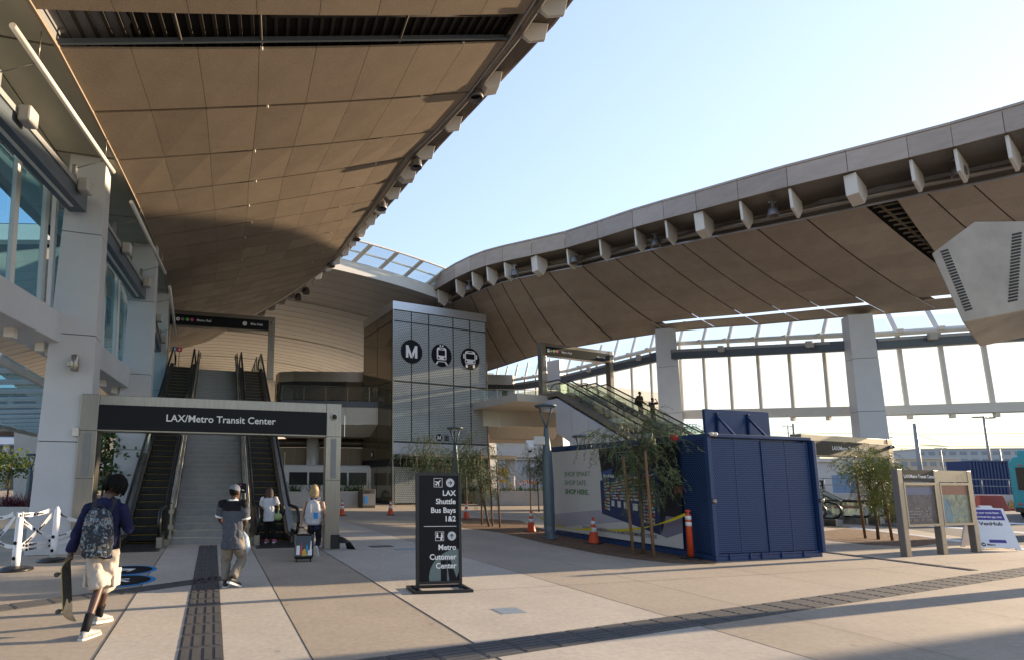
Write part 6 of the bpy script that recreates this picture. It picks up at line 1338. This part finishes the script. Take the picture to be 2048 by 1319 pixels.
pr, sh, inf = person('person in grey polo with black yoke, khaki trousers and cap walking to the stairs', J, sk_d, m_gsh, m_kh, (m_blsh, mat('white_sole', (.7, .7, .7), .5)), h_blk, sleeve=.5, hem=-.12, loose=1.12)
q = MB(); nkk = J['neck']; lat = inf['lat']; torso(q, J['pel']-UP*.06, nkk, lat, [(.77, .180, .139, 0), (.86, .186, .124, 0), (.945, .140, .100, 0), (1.0, .080, .078, 0)]); 
for s_ in 'LR': q.tube([J['sh'+s_].lerp(nkk, .35)+UP*.02, J['sh'+s_]+UP*.02, J['sh'+s_].lerp(J['el'+s_], .16)+UP*.01], [.06, .083, .082], 12)
part(fuse(q, .010, 3), 'yoke', cloth('black_yoke', (.010, .010, .012)), sh)
q = MB(); torso(q, J['pel']-UP*.06, nkk, lat, [(.985, .078, .076, 0), (1.035, .074, .072, 0)]); part(q, 'collar', m_refl, sh)
for s_ in 'LR':
    e = J['sh'+s_].lerp(J['el'+s_], .73); d_ = (J['el'+s_]-J['sh'+s_]).normalized(); q = MB(); q.lathe(e, [(.082, 0), (.083, .03)], 16, d_); part(q, 'cuff', m_refl, sh)
cp = MB(); hd, hu, hf, hr_ = inf['hd'], inf['hu'], inf['hf'], inf['hr']; m_cap = cloth('grey_cap', (.20, .215, .25)); cp.sphere(hd+hu*.055-hf*.008, .090, .114, .088, 16); c_ = part(fuse(cp, .008, 2), 'cap', m_cap, pr)
q = MB(); q.prism([hd+hu*.045+hf*.09-hr_*.075, hd+hu*.03+hf*.19-hr_*.05, hd+hu*.03+hf*.19+hr_*.05, hd+hu*.045+hf*.09+hr_*.075], hu*.008); part(q, 'brim', m_cap, c_)
q = MB(); q.disc(hd+hu*.03-hf*.1225, hr_, hu, .026, 14, -hf*.004); part(q, 'strap_opening', h_blk, c_)
q = MB(); q.tube([J['wrR']+UP*-.02, J['wrR']+V3((.03, 0, -.12)), J['wrR']+V3((.05, .0, -.30)), J['wrR']+V3((.04, 0, -.40))], [.01, .06, .085, .03], 10)
solo(fuse(q, .012, 1), 'plastic_bag', mat('pale_blue_plastic', (.45, .55, .62), .35, bump=.6, bscale=20, bdist=.02), 'pale blue plastic bag held by the man with the cap', 'bag', J['wrR']-UP*.42)
# 3: the woman on the escalator
Y = 14.75
J = J_(Y, head=(539, 982, .05), neck=(538, 992, .02), pel=(539, 1034, 0), shL=(526, 997, 0), shR=(551, 996, 0), elL=(523, 1012, .10), wrL=(531, 1014, .30), elR=(556, 1010, .03), wrR=(558, 1022, .22), hpL=(533, 1037, 0), hpR=(545, 1037, 0), knL=(534, 1056, .05), anL=(532, 1074, 0), toL=(531, 1078, .2), knR=(547, 1056, .05), anR=(548, 1074, .02), toR=(549, 1078, .2))
for S_ in 'LR': J['an'+S_].z = .13; J['to'+S_] = J['an'+S_]+V3((.0, .19, -.07))
m_wsh = cloth('white_blouse', (.62, .62, .66)); m_pnk = mat('pink_shoe', (.55, .10, .25), .6)
pr, sh, inf = person('person in white blouse and black trousers stepping onto the right hand escalator', J, sk_m, m_wsh, cloth('black_trousers', (.012, .011, .011)), (m_pnk, m_sole), h_brn, sleeve=.55, fem=True, hairkind='curly', hem=-.05, loose=1.1)
q = MB(); c = D(556, 1032, 14.70); q.sphere(c, .12, .09, .10); q.tube([c+UP*.06, c+UP*.16+V3((.01, .08, .1))], [.03, .012], 8); solo(fuse(q, .012, 2), 'handbag', mat('pale_green_bag', (.30, .38, .17), .6, bump=.4, bscale=25, bdist=.02), 'round pale green bag carried by the person in the white blouse', 'bag', c-UP*.1)
q = MB(); c = D(565, 1020, 14.85); q.sphere(c, .08, .07, .16); q.tube([c+UP*.1, J['shR']+UP*.05], .012, 6); solo(fuse(q, .012, 2), 'handbag', mat('black_bag', (.012, .012, .014), .6), 'black bag slung at the right side of the person in the white blouse', 'bag', c-UP*.16)
# 4: the woman with the suitcase
Y = 12.9
J = J_(Y, head=(629, 978, .02), neck=(628, 994, 0), pel=(629, 1052, 0), shL=(612, 1001, 0), shR=(645, 1001, 0), elL=(606, 1026, -.05), wrL=(602, 1046, -.28), elR=(650, 1026, 0), wrR=(645, 1042, .16), hpL=(622, 1056, 0), hpR=(637, 1056, 0), knL=(621, 1082, .14), anL=(619, 1108, .15), toL=(618, 1112, .3), knR=(637, 1080, .02), anR=(634, 1098, -.26), toR=(636, 1110, -.20))
J['anL'].z = .085; J['toL'] = J['anL']+V3((-.02, .2, -.07)); J['anR'].z = .20; J['toR'] = J['anR']+V3((.02, .06, -.20))
m_tank = cloth('navy_tank_top', (.02, .025, .06)); pr, sh, inf = person('blonde person in navy tank top and black trousers pulling a suitcase past the portal', J, sk_l, m_tank, cloth('black_leggings', (.010, .010, .013)), (m_whsh, m_sole), h_bld, sleeveless=True, fem=True, hairkind='bob', loose=1.0, curlL=1.5)
bpk, c, bb_ = backpack('pale grey backpack on the blonde person', J, inf, cloth('pale_grey_nylon', (.46, .46, .48)), mat('grey_webbing', (.35, .35, .37), .7), w=.36, h=.56, d=.2, drop=-.03)
q = MB(); q.box(c-inf['fw']*.15-UP*.06+inf['lat']*.08, (.10, .012, .14)); part(q, 'luggage_tag', m_bluedec, bpk)
q = MB(); q.box(c-inf['fw']*.14+UP*.10-inf['lat']*.03, (.03, .012, .2)); part(q, 'compression_strap', m_refl, bpk)
o = G(607, 1123); sc_ = root('suitcase', 'black hard suitcase printed with colourful landmark shapes rolling behind the blonde person', 'suitcase', o); tl = (UP*1+V3((.0, .22, 0))).normalized(); xs = V3((.985, .17, 0)); ys = xs.cross(tl)*-1; ys = tl.cross(xs)
W_, H_s, D_ = .40, .52, .23; q = MB(); b0_ = o+UP*.07; q.frm(b0_, xs, ys, tl, -W_/2, W_/2, 0, D_, 0, H_s); bd_ = part(q, 'shell', mat('black_glossy_shell', (.010, .010, .012), .18, spec=.6), sc_, bevel=.05, seg=3)
for u in (-.15, .15):
    for v in (.04, .19): q = MB(); q.tube([b0_+xs*(u-.012)+ys*v-UP*.035, b0_+xs*(u+.012)+ys*v-UP*.035], .035, 12); part(q, 'wheel', m_rub, sc_)
q = MB(); hw = J['wrL']+V3((0, -.02, -.09)); hx_ = xs*.07; a1_, a2_ = b0_+xs*-.09+ys*.15+tl*H_s, b0_+xs*.09+ys*.15+tl*H_s; q.tube([a1_, hw-hx_], .009, 8); q.tube([a2_, hw+hx_], .009, 8); part(q, 'telescopic_handle', m_zinc, sc_); q = MB(); q.tube([hw-hx_*1.1, hw+hx_*1.1], .016, 8); part(q, 'grip', m_rub, sc_)
dec = MB(); P = lambda u, v: b0_+xs*u+tl*v-ys*.0015
for pts, mi in (([(-.16, .08), (-.09, .08), (-.09, .27), (-.16, .27)], 0), ([(-.09, .08), (-.03, .08), (-.055, .36)], 1), ([(-.04, .06), (.06, .06), (.06, .15), (.01, .21), (-.04, .15)], 2), ([(.03, .12), (.09, .12), (.075, .28), (.045, .28)], 3), ([(.08, .07), (.17, .07), (.17, .19), (.08, .17)], 0), ([(.12, .18), (.16, .18), (.15, .36), (.135, .38)], 0)):
    dec.prism([P(*p) for p in pts], -ys*.002, mi)
part(dec, 'printed_shapes', [m_refl, mat('print_red', (.5, .03, .03), .4), mat('print_yellow', (.6, .35, .02), .4), mat('print_cyan', (.03, .25, .45), .4)], bd_)
q = MB(); q.beam(b0_+xs*-.06+ys*.05+tl*(H_s+.06), b0_+xs*.05+ys*.05+tl*(H_s+.09), .05, .01); part(q, 'luggage_strap', m_yel, sc_)
# 5, 6: two riders on the far right escalator
def rider(label, s, shirt, legs, arm):
    u = V3((F1.y, -F1.x, 0)); zt = max(0, (s-1.25)*math.tan(rad(30))); b_ = RFar+F1*s+UP*zt; f = -F1; rt = f.cross(UP); P = lambda a, b, z: b_+rt*a+f*b+UP*z
    J = dict(head=P(0, .03, 1.62), neck=P(0, 0, 1.46), pel=P(0, 0, .95), shL=P(-.18, 0, 1.40), shR=P(.18, 0, 1.40), hpL=P(-.09, 0, .90), hpR=P(.09, 0, .90), knL=P(-.1, .05, .50), knR=P(.1, .05, .50), anL=P(-.1, 0, .085), anR=P(.1, 0, .085), toL=P(-.11, .21, .02), toR=P(.11, .21, .02), headfw=f)
    if arm: J.update(elL=P(-.42, .08, 1.42), wrL=P(-.22, .10, 1.62), elR=P(.25, .05, 1.12), wrR=P(.35, .25, 1.05))
    else: J.update(elL=P(-.25, .0, 1.12), wrL=P(-.2, .22, 1.0), elR=P(.28, .1, 1.15), wrR=P(.33, .34, 1.12))
    return person(label, J, sk_m, shirt, legs, (m_blsh, m_sole), h_blk, sleeve=.5, vox=.014, lo=True, hem=-.05), J
(r5, _, i5), J5 = rider('person in dark green top riding higher on the far right escalator with a red backpack', 11.0, cloth('dark_green_top', (.03, .045, .02)), MATS['black_leggings'], False)
(r6, _, i6), J6 = rider('person in black shirt with one arm raised to the head on the far right escalator', 10.1, cloth('black_tshirt', (.012, .012, .014)), MATS['black_leggings'], True)
backpack('dark green and red backpack of the rider higher on the right escalator', J5, i5, cloth('green_red_pack', (.10, .05, .02)), MATS['black_webbing'], w=.32, h=.46, d=.18)
# ------------------------------------------------------------------ streets and surroundings
sheet([G(1600, 1036), G(1812, 1056), G(2030, 1088), V3((120, 14, 0)), V3((140, 62, 0)), V3((30, 62, 0))], .003, 'road', m_road)
m_paint = mat('road_paint_pale', (.55, .58, .60), .6, var=.2, scale=2)
rp = MB()
for (a, b, w) in (((1680, 1052), (2048, 1100), .5), ((1690, 1040), (2048, 1066), .9), ((1760, 1034), (2048, 1048), 1.2)):
    p, q_ = G(*a), G(*b); d = (q_-p).normalized(); n = V3((-d.y, d.x, 0)); q_ = q_+d*25; rp.quad(p+UP*.007, q_+UP*.007, q_+n*w+UP*.007, p+n*w+UP*.007)
struct(rp, 'road_marking', m_paint)
kb_ = MB(); a, b = V3((26, 38.5, 0)), V3((70, 33, 0)); kb_.beam(a+UP*.08, b+UP*.08, .25, .16); struct(kb_, 'kerb', mat('red_kerb_paint', (.35, .03, .03), .7))
sheet([(26, 38.8), (70, 33.3), (74, 37.5), (28, 43)], .012, 'verge', mat('dry_verge_soil', (.20, .16, .08), .9, var=.3, scale=2))
R_ = random.Random(91); q = MB()
for k in range(5200):
    t = R_.random(); p = V3((lerp(26.4, 72, t), lerp(39.0, 33.6, t)+R_.uniform(0, 3.6), 0)); h = R_.uniform(.3, .85); d = V3((R_.gauss(0, .3), R_.gauss(0, .3), 1)).normalized(); s_ = V3((R_.gauss(0, 1), R_.gauss(0, 1), 0)).normalized()*.035
    q.add([p-s_, p+s_, p+d*h], [(0, 1, 2)])
tag(part(q, 'verge_grass', m_lf4, None, loc=V3((48, 37, 0))), 'tall dry yellow green grass along the street verge at right', 'grass', kind='stuff')
bw = MB(); a, b = V3((24, 47, 0)), V3((100, 37, 0)); bw.beam(a+UP*.45, b+UP*.45, .3, .9); solo(bw, 'barrier_wall', m_conc, 'low grey concrete barrier wall beyond the street at right', 'wall', a)
def railing(label, a, b, h, n, base):
    r = root('fence', label, 'fence', a); a, b = V3(a), V3(b); q = MB()
    for z in (h, h*.55): q.tube([a+UP*(base+z), b+UP*(base+z)], .035, 5)
    part(q, 'rail', m_grey, r); q = MB()
    for k in range(n+1): p = a.lerp(b, k/n); q.tube([p+UP*base, p+UP*(base+h)], .035, 5)
    tag(part(q, 'posts', m_grey, r), kind='stuff')
railing('thin grey fence on top of the concrete barrier wall', V3((24, 47, 0)), V3((100, 37, 0)), 1.2, 40, .9)
def ribbed_container(label, a, d, L, h, w, m):
    a = V3(a); d = V3(d).normalized(); n = V3((-d.y, d.x, 0)); r = root('shipping_container', label, 'shipping container', a, group='containers behind the street'); q = MB(); q.frm(a, d, n, UP, .05, L-.05, .06, w-.06, .15, h-.05)
    k = int(L/.28)
    for i in range(k): q.frm(a, d, n, UP, L*(i+.2)/k, L*(i+.7)/k, .0, .06, .2, h-.15)
    part(q, 'body', m, r); q = MB()
    for z0, z1 in ((.0, .18), (h-.14, h)): q.frm(a, d, n, UP, 0, L, -.03, .05, z0, z1)
    for u in (0, L-.12): q.frm(a, d, n, UP, u, u+.12, -.03, .05, .181, h-.141)
    part(q, 'frame', m, r)
ribbed_container('dark blue ribbed shipping container behind the map case', V3((58, 53.0, .6)), (.97, -.14, 0), 14, 3.4, 2.6, mat('navy_container', (.012, .03, .10), .5, var=.1))
ribbed_container('pale blue container left of the dark blue one beyond the street', V3((49.5, 57, .3)), (.97, -.14, 0), 9, 2.3, 2.6, mat('pale_blue_container', (.16, .26, .38), .5, var=.1))
q = MB(); o = G(1962, 1019); o = D(1962, 1010, 36); o.z = 0; q.hexa([o+V3(p) for p in ((0, 0, 0), (1.7, -.2, 0), (1.7, .4, 0), (0, .6, 0), (.15, .15, 1.0), (1.55, -.02, 1.0), (1.55, .22, 1.0), (.15, .39, 1.0))]); solo(q, 'water_barrier', mat('orange_red_plastic', (.45, .08, .05), .5), 'orange red plastic traffic barrier behind the white A-frame sign', 'barrier', o, bevel=.04)
# poles and overhead line
def pole(label, px, py_top, py_base, Y, r0=.16, arm=None, name='street_lamp', cat='street lamp', grp='tall poles along the tracks'):
    b = D(px, py_base, Y); b.z = 0; h = D(px, py_top, Y).z; r = root(name, label, cat, b, group=grp); q = MB(); q.tube([b, b+UP*h], [r0, r0*.6], 8); part(q, 'pole', m_grey, r)
    if arm == 'lamp':
        q = MB(); q.tube([b+UP*(h-.1)-V3((1.0, .2, 0)), b+UP*h, b+UP*(h-.1)+V3((1.0, .2, 0))], .06, 6); q.box(b+UP*(h-.12)-V3((1.0, .2, 0)), (.8, .4, .14)); q.box(b+UP*(h-.12)+V3((1.0, .2, 0)), (.8, .4, .14)); part(q, 'lamp_arm', m_grey, r)
    if arm == 'wire':
        q = MB(); q.tube([b+UP*(h*.72), b+UP*(h*.70)+V3((3.6, -.3, 0))], .04, 5); q.tube([b+UP*(h*.86), b+UP*(h*.70)+V3((3.4, -.3, 0))], .025, 5); part(q, 'catenary_arm', m_grey, r)
    return b, h
pole('tall street lamp with twin heads above the teal bus', 1984, 832, 950, 62, .16, 'lamp')
b1, h1 = pole('thick overhead line mast between the sunlit tree and the street lamp', 1842, 846, 950, 58, .24, 'wire', 'catenary_mast', 'mast')
pole('distant twin headed lamp left of the tall white column', 1585, 850, 950, 120, .18, 'lamp')
pole('plain mast beside the distant lamp above the blue store', 1596, 846, 950, 80, .22, None, 'catenary_mast', 'mast')
pole('thin lamp just right of the tall white column', 1781, 872, 950, 110, .16, 'lamp'); pole('short mast right of the tall white column', 1761, 878, 950, 90, .2, None, 'catenary_mast', 'mast')
pole('small lamp between the mast and the tall street lamp', 1888, 894, 950, 120, .16, 'lamp'); pole('mast just right of the tall street lamp', 2006, 897, 950, 80, .2, None, 'catenary_mast', 'mast')
for z in (.70, .86):
    q = MB(); q.tube([b1+UP*h1*z+V3((-30, 4, .4)), b1+UP*h1*z+V3((3.6 if z < .8 else .2, 0, 0)), b1+UP*h1*z+V3((40, -5, .2))], .02, 4); solo(q, 'overhead_wire', m_black, 'thin overhead wire running through the mast, %s' % ('the lower one' if z < .8 else 'the upper one'), 'wire', b1, group='overhead wires')
# distant buildings
def block(label, name, a, d, L, D_, h, m, floors=0, bays=0, mw=None, roof=None, cat='building', z0=0):
    a = V3(a); d = V3(d).normalized(); n = V3((-d.y, d.x, 0)); r = root(name, label, cat, a); q = MB(); q.frm(a, d, n, UP, 0, L, 0, D_, z0, h); part(q, 'walls', m, r)
    if floors:
        for f in range(floors):
            q = MB(); zb = z0+(h-z0)*(f+.25)/floors; zt = z0+(h-z0)*(f+.72)/floors
            for k in range(bays): q.frm(a, d, n, UP, L*(k+.2)/bays, L*(k+.8)/bays, -.12, .05, zb, zt)
            part(q, 'window_band', mw, r)
    q = MB(); q.frm(a, d, n, UP, -.4, L+.4, -.4, D_, h, h+(roof or .6)); part(q, 'roof_edge', m_conc, r)
m_far = mat('hazy_pale_wall', (.36, .36, .36), .8, var=.06); m_farw = mat('hazy_window', (.19, .21, .23), .4); m_beige2 = mat('beige_wall', (.40, .34, .26), .8, var=.06)
block('long pale distant building with rows of windows along the horizon at right', 'distant_building', D(1838, 950, 330).xy.to_3d(), (1, -.32, 0), 330, 30, 22, m_far, 5, 66, m_farw)
block('low pale distant building just left of the long one', 'distant_building', D(1690, 950, 260).xy.to_3d(), (1, -.2, 0), 46, 20, 13, m_beige2, 3, 12, m_farw)
block('large beige building seen through the glass behind the right escalators', 'beige_building', D(1165, 950, 110).xy.to_3d(), (1, .55, 0), 30, 30, 19.6, m_beige2, 0, 0, None, 2.2)
block('low white building far behind the lamp post with the camera box', 'white_building', D(960, 950, 95).xy.to_3d(), (1, -.05, 0), 60, 18, 5.2, m_far, 1, 1, m_farw)
block('grey low rise building on the left horizon', 'distant_building', D(-300, 950, 150).xy.to_3d(), (1, .1, 0), 170, 25, 8.5, m_far, 2, 40, m_farw)
gw = root('elevated_guideway', 'pale concrete elevated guideway on piers behind the bridge', 'guideway', (14, 78, 0)); q = MB(); q.frm((4, 78, 0), V3((1, 0, 0)), V3((0, 1, 0)), UP, 0, 60, 0, 6, 5.0, 6.6); part(q, 'deck', m_conc, gw)
for x_ in (20, 25.5, 33): q = MB(); q.tube([(x_, 80.5, 0), (x_, 80.5, 5.0)], .7, 12); part(q, 'pier', m_conc, gw)
# far tree line
R_ = random.Random(17); q = MB()
for k in range(9000):
    x_ = R_.uniform(-260, 340); c = V3((x_, 240+R_.uniform(-6, 6)-.18*abs(x_-40), R_.uniform(.3, 1)*R_.uniform(1.5, 5.5)*(1+.5*math.sin(x_*.11)+.3*math.sin(x_*.31)))); d = V3((R_.gauss(0, 1), R_.gauss(0, 1), R_.gauss(0, 1))).normalized(); s_ = d.orthogonal().normalized()*.7; q.quad(c-d*.9, c-s_, c+d*.9, c+s_)
tag(part(q, 'distant_trees', mat('hazy_tree_green', (.10, .125, .09), .8, island=.35), None, loc=V3((40, 240, 0))), 'hazy line of distant trees along the horizon', 'trees', kind='stuff')
# left surroundings: elevated road, parking structure, lower glass awning
gl = root('elevated_guideway', 'concrete guideway crossing behind the nearest white column at left', 'guideway', (-24, 34, 0)); q = MB(); q.frm((-60, 34, 0), V3((1, .06, 0)).normalized(), V3((-.06, 1, 0)).normalized(), UP, 0, 46, 0, 5, 4.7, 5.9); part(q, 'deck', mat('brownish_concrete', (.24, .21, .18), .85, var=.1), gl)
q = MB(); q.frm((-60, 34, 0), V3((1, .06, 0)).normalized(), V3((-.06, 1, 0)).normalized(), UP, 0, 46, -.05, .15, 5.9, 6.3); part(q, 'parapet', mat('dark_parapet', (.06, .055, .05), .8), gl)
q = MB(); c = D(55, 930, 35.5); c.z = 0; q.hexa([c+V3(p) for p in ((-.7, 0, 0), (.7, 0, 0), (.7, 1.4, 0), (-.7, 1.4, 0), (-1.1, 0, 4.69), (1.1, 0, 4.69), (1.1, 1.4, 4.69), (-1.1, 1.4, 4.69))]); part(q, 'pier', m_conc, gl)
pk = root('parking_structure', 'white parking structure with blue panels seen far left under the glass awning', 'building', (-50, 70, 0)); q = MB()
for f in range(3): q.frm((-85, 70, 0), V3((1, 0, 0)), V3((0, 1, 0)), UP, 0, 62, 0, 20, 3.2*f+2.6, 3.2*f+3.5)
part(q, 'floor_slab', m_wpl, pk)
for x_ in range(-84, -22, 5): q = MB(); q.tube([(x_, 72, 0), (x_, 72, 13)], .45, 8); part(q, 'pillar', m_wpl, pk)
q = MB()
for k in range(14): q.frm((-85+4.4*k, 71, 0), V3((1, 0, 0)), V3((0, 1, 0)), UP, .3, 3.6, 0, .1, 6.8, 8.4)
part(q, 'blue_panel', mat('blue_facade_panel', (.07, .16, .42), .5, var=.1), pk)
q = MB(); q.frm((-85, 76, 0), V3((1, 0, 0)), V3((0, 1, 0)), UP, 0, 62, 0, .3, 0, 13); part(q, 'back_wall', m_far, pk)
q = MB(); q.frm((-85, 70, 0), V3((1, 0, 0)), V3((0, 1, 0)), UP, 0, 62, 0, 20, 12.6, 13.2); part(q, 'roof', mat('tan_roof_edge', (.36, .27, .19), .8), pk)
aw = root('glass_awning', 'lower sloping bluish glass awning behind the nearest white column', 'awning', (-10.5, 18, 0))
for k in range(12):
    o = V3((-9.3, 13.2, 4.75))+E1*1.9*k; q = MB(); w = -E2*5.5-UP*.35; q.quad(o, o+E1*1.82, o+E1*1.82+w, o+w); part(q, 'glass_pane', m_pane_e, aw)
q = MB()
for k in range(13): o = V3((-9.3, 13.2, 4.70))+E1*(1.9*k-.04); q.beam(o, o-E2*5.5-UP*.35, .06, .16)
tag(part(q, 'bar', m_steelw, aw)); q = MB(); q.beam(V3((-9.3, 13.0, 4.6)), V3((-9.3, 13.0, 4.6))+E1*23, .12, .2); q.beam(V3((-9.3, 13.0, 4.25))-E2*5.4, V3((-9.3, 13.0, 4.25))-E2*5.4+E1*23, .12, .2); part(q, 'edge_beam', m_steelw, aw)
# small things in the middle distance
o = D(1007, 1000, 44); o.z = 0; r = root('pedestrian_sign', 'yellow diamond pedestrian warning sign beyond the planter', 'road sign', o); q = MB(); q.tube([o, o+UP*2.9], .04, 6); part(q, 'post', m_zinc, r)
q = MB(); c = o+UP*2.35-V3((0, .05, 0)); m_yl = mat('road_sign_yellow', (.65, .38, .01), .5); q.prism([c+V3(p) for p in ((0, 0, -.5), (.5, 0, 0), (0, 0, .5), (-.5, 0, 0))], V3((0, .02, 0))); pl = part(q, 'diamond', m_yl, r)
q = MB(); q.prism([c+V3((p[0], -.004, p[1])) for p in ((-.06, -.28), (0, -.05), (.08, -.28), (.13, -.26), (.05, .02), (.09, .12), (-.05, .12), (-.06, 0), (-.12, -.26))], V3((0, .003, 0))); q.disc(c+V3((.01, -.004, .2)), V3((1, 0, 0)), UP, .06, 12, V3((0, .003, 0))); part(q, 'walking_figure', m_sign, pl); q = MB(); q.box(o+UP*1.65-V3((0, .05, 0)), (.5, .02, .26)); part(q, 'plate', m_yl, r)
# ------------------------------------------------------------------ vehicles
def bus(name, label, o, d, L, W, Hh, body, win, low=.35, wins=6, group=None, cat='bus', dark_back=False):
    o = V3(o); d = V3(d).normalized(); n = V3((-d.y, d.x, 0)); r = root(name, label, cat, o); q = MB(); prof = [(0, low), (W, low), (W, Hh-.30), (W-.16, Hh-.05), (W-.4, Hh), (.4, Hh), (.16, Hh-.05), (0, Hh-.30)]
    pts = [o+n*a+UP*z for a, z in prof]; q.prism(pts, d*L); bd_ = part(q, 'body', body, r, bevel=.06)
    for s_, off in ((-.012, 0), (W+.012, 0)):
        for k in range(wins):
            u0, u1 = .35+(L-.7)*k/wins+.07, .35+(L-.7)*(k+1)/wins-.07; q = MB(); q.frm(o+n*s_, d, n, UP, u0, u1, -.006, .006, Hh*.46, Hh*.80); part(q, 'window', win, bd_)
    for u in (L*.16, L*.76):
        for s_ in (.02, W-.02):
            q = MB(); c = o+d*u+n*s_+UP*.46; ax = -n if s_ < 1 else n; q.lathe(c-ax*.15, [(.3, 0), (.46, .02), (.46, .22), (.40, .25)], 22, ax); wl_ = part(q, 'wheel', m_rub, r); q = MB(); q.lathe(c+ax*.09, [(.24, 0), (.22, .03), (.08, .05)], 16, ax); part(q, 'rim', m_zinc, wl_)
    for e_, nm in ((-.012, 'end_window'), (L+.012, 'end_window')): q = MB(); q.frm(o+d*e_, d, n, UP, -.006, .006, .22, W-.22, Hh*.46, Hh*.82); part(q, nm, win, bd_)
    for e_ in (-.02, L+.02):
        for s_ in (.22, W-.22): q = MB(); q.frm(o+d*e_+n*s_, d, n, UP, -.01, .01, -.06, .06, .70, .80); part(q, 'lamp', m_red if e_ < 0 else m_refl, bd_)
        q = MB(); q.frm(o+d*e_, d, n, UP, -.06, .06, .05, W-.05, low+.02, low+.24); part(q, 'bumper', m_black, bd_)
    return r, bd_, d, n
m_win = mat('dark_vehicle_glass', (.010, .012, .014), .3, spec=.4); m_teal = mat('teal_bus_paint', (.015, .26, .36), .35, var=.04)
bo = D(598, 1000, 40.5); bo.z = 0; bus('minibus', 'white minibus parked behind the planter between the portal posts', bo-V3((1.2, 0, 0)), (1, .05, 0), 6.6, 2.1, 2.75, mat('white_van_paint', (.60, .58, .54), .4), m_win, wins=4)
bb_ = D(2195, 1036, 25.6); bb_.z = 0; r, bd_, d, n = bus('city_bus', 'teal city bus standing at the right edge with its grilled rear corner in view', bb_, (.85, .52, 0), 12, 2.5, 3.15, m_teal, m_win, wins=8)
o = bb_; q = MB()
for k in range(12): q.frm(o-d*.02, d, n, UP, -.012, .012, 1.15, 1.95, 1.75+.07*k, 1.79+.07*k)
part(q, 'rear_grille', m_black, bd_); q = MB(); q.frm(o-d*.03, d, n, UP, -.012, .012, 2.05, 2.15, 2.66, 2.72); part(q, 'tail_lamp', m_red, bd_)
q = MB(); q.frm(o+d*.2, d, n, UP, 0, 3.0, .3, 2.2, 3.12, 3.45); part(q, 'roof_pod', m_teal, bd_, bevel=.06)
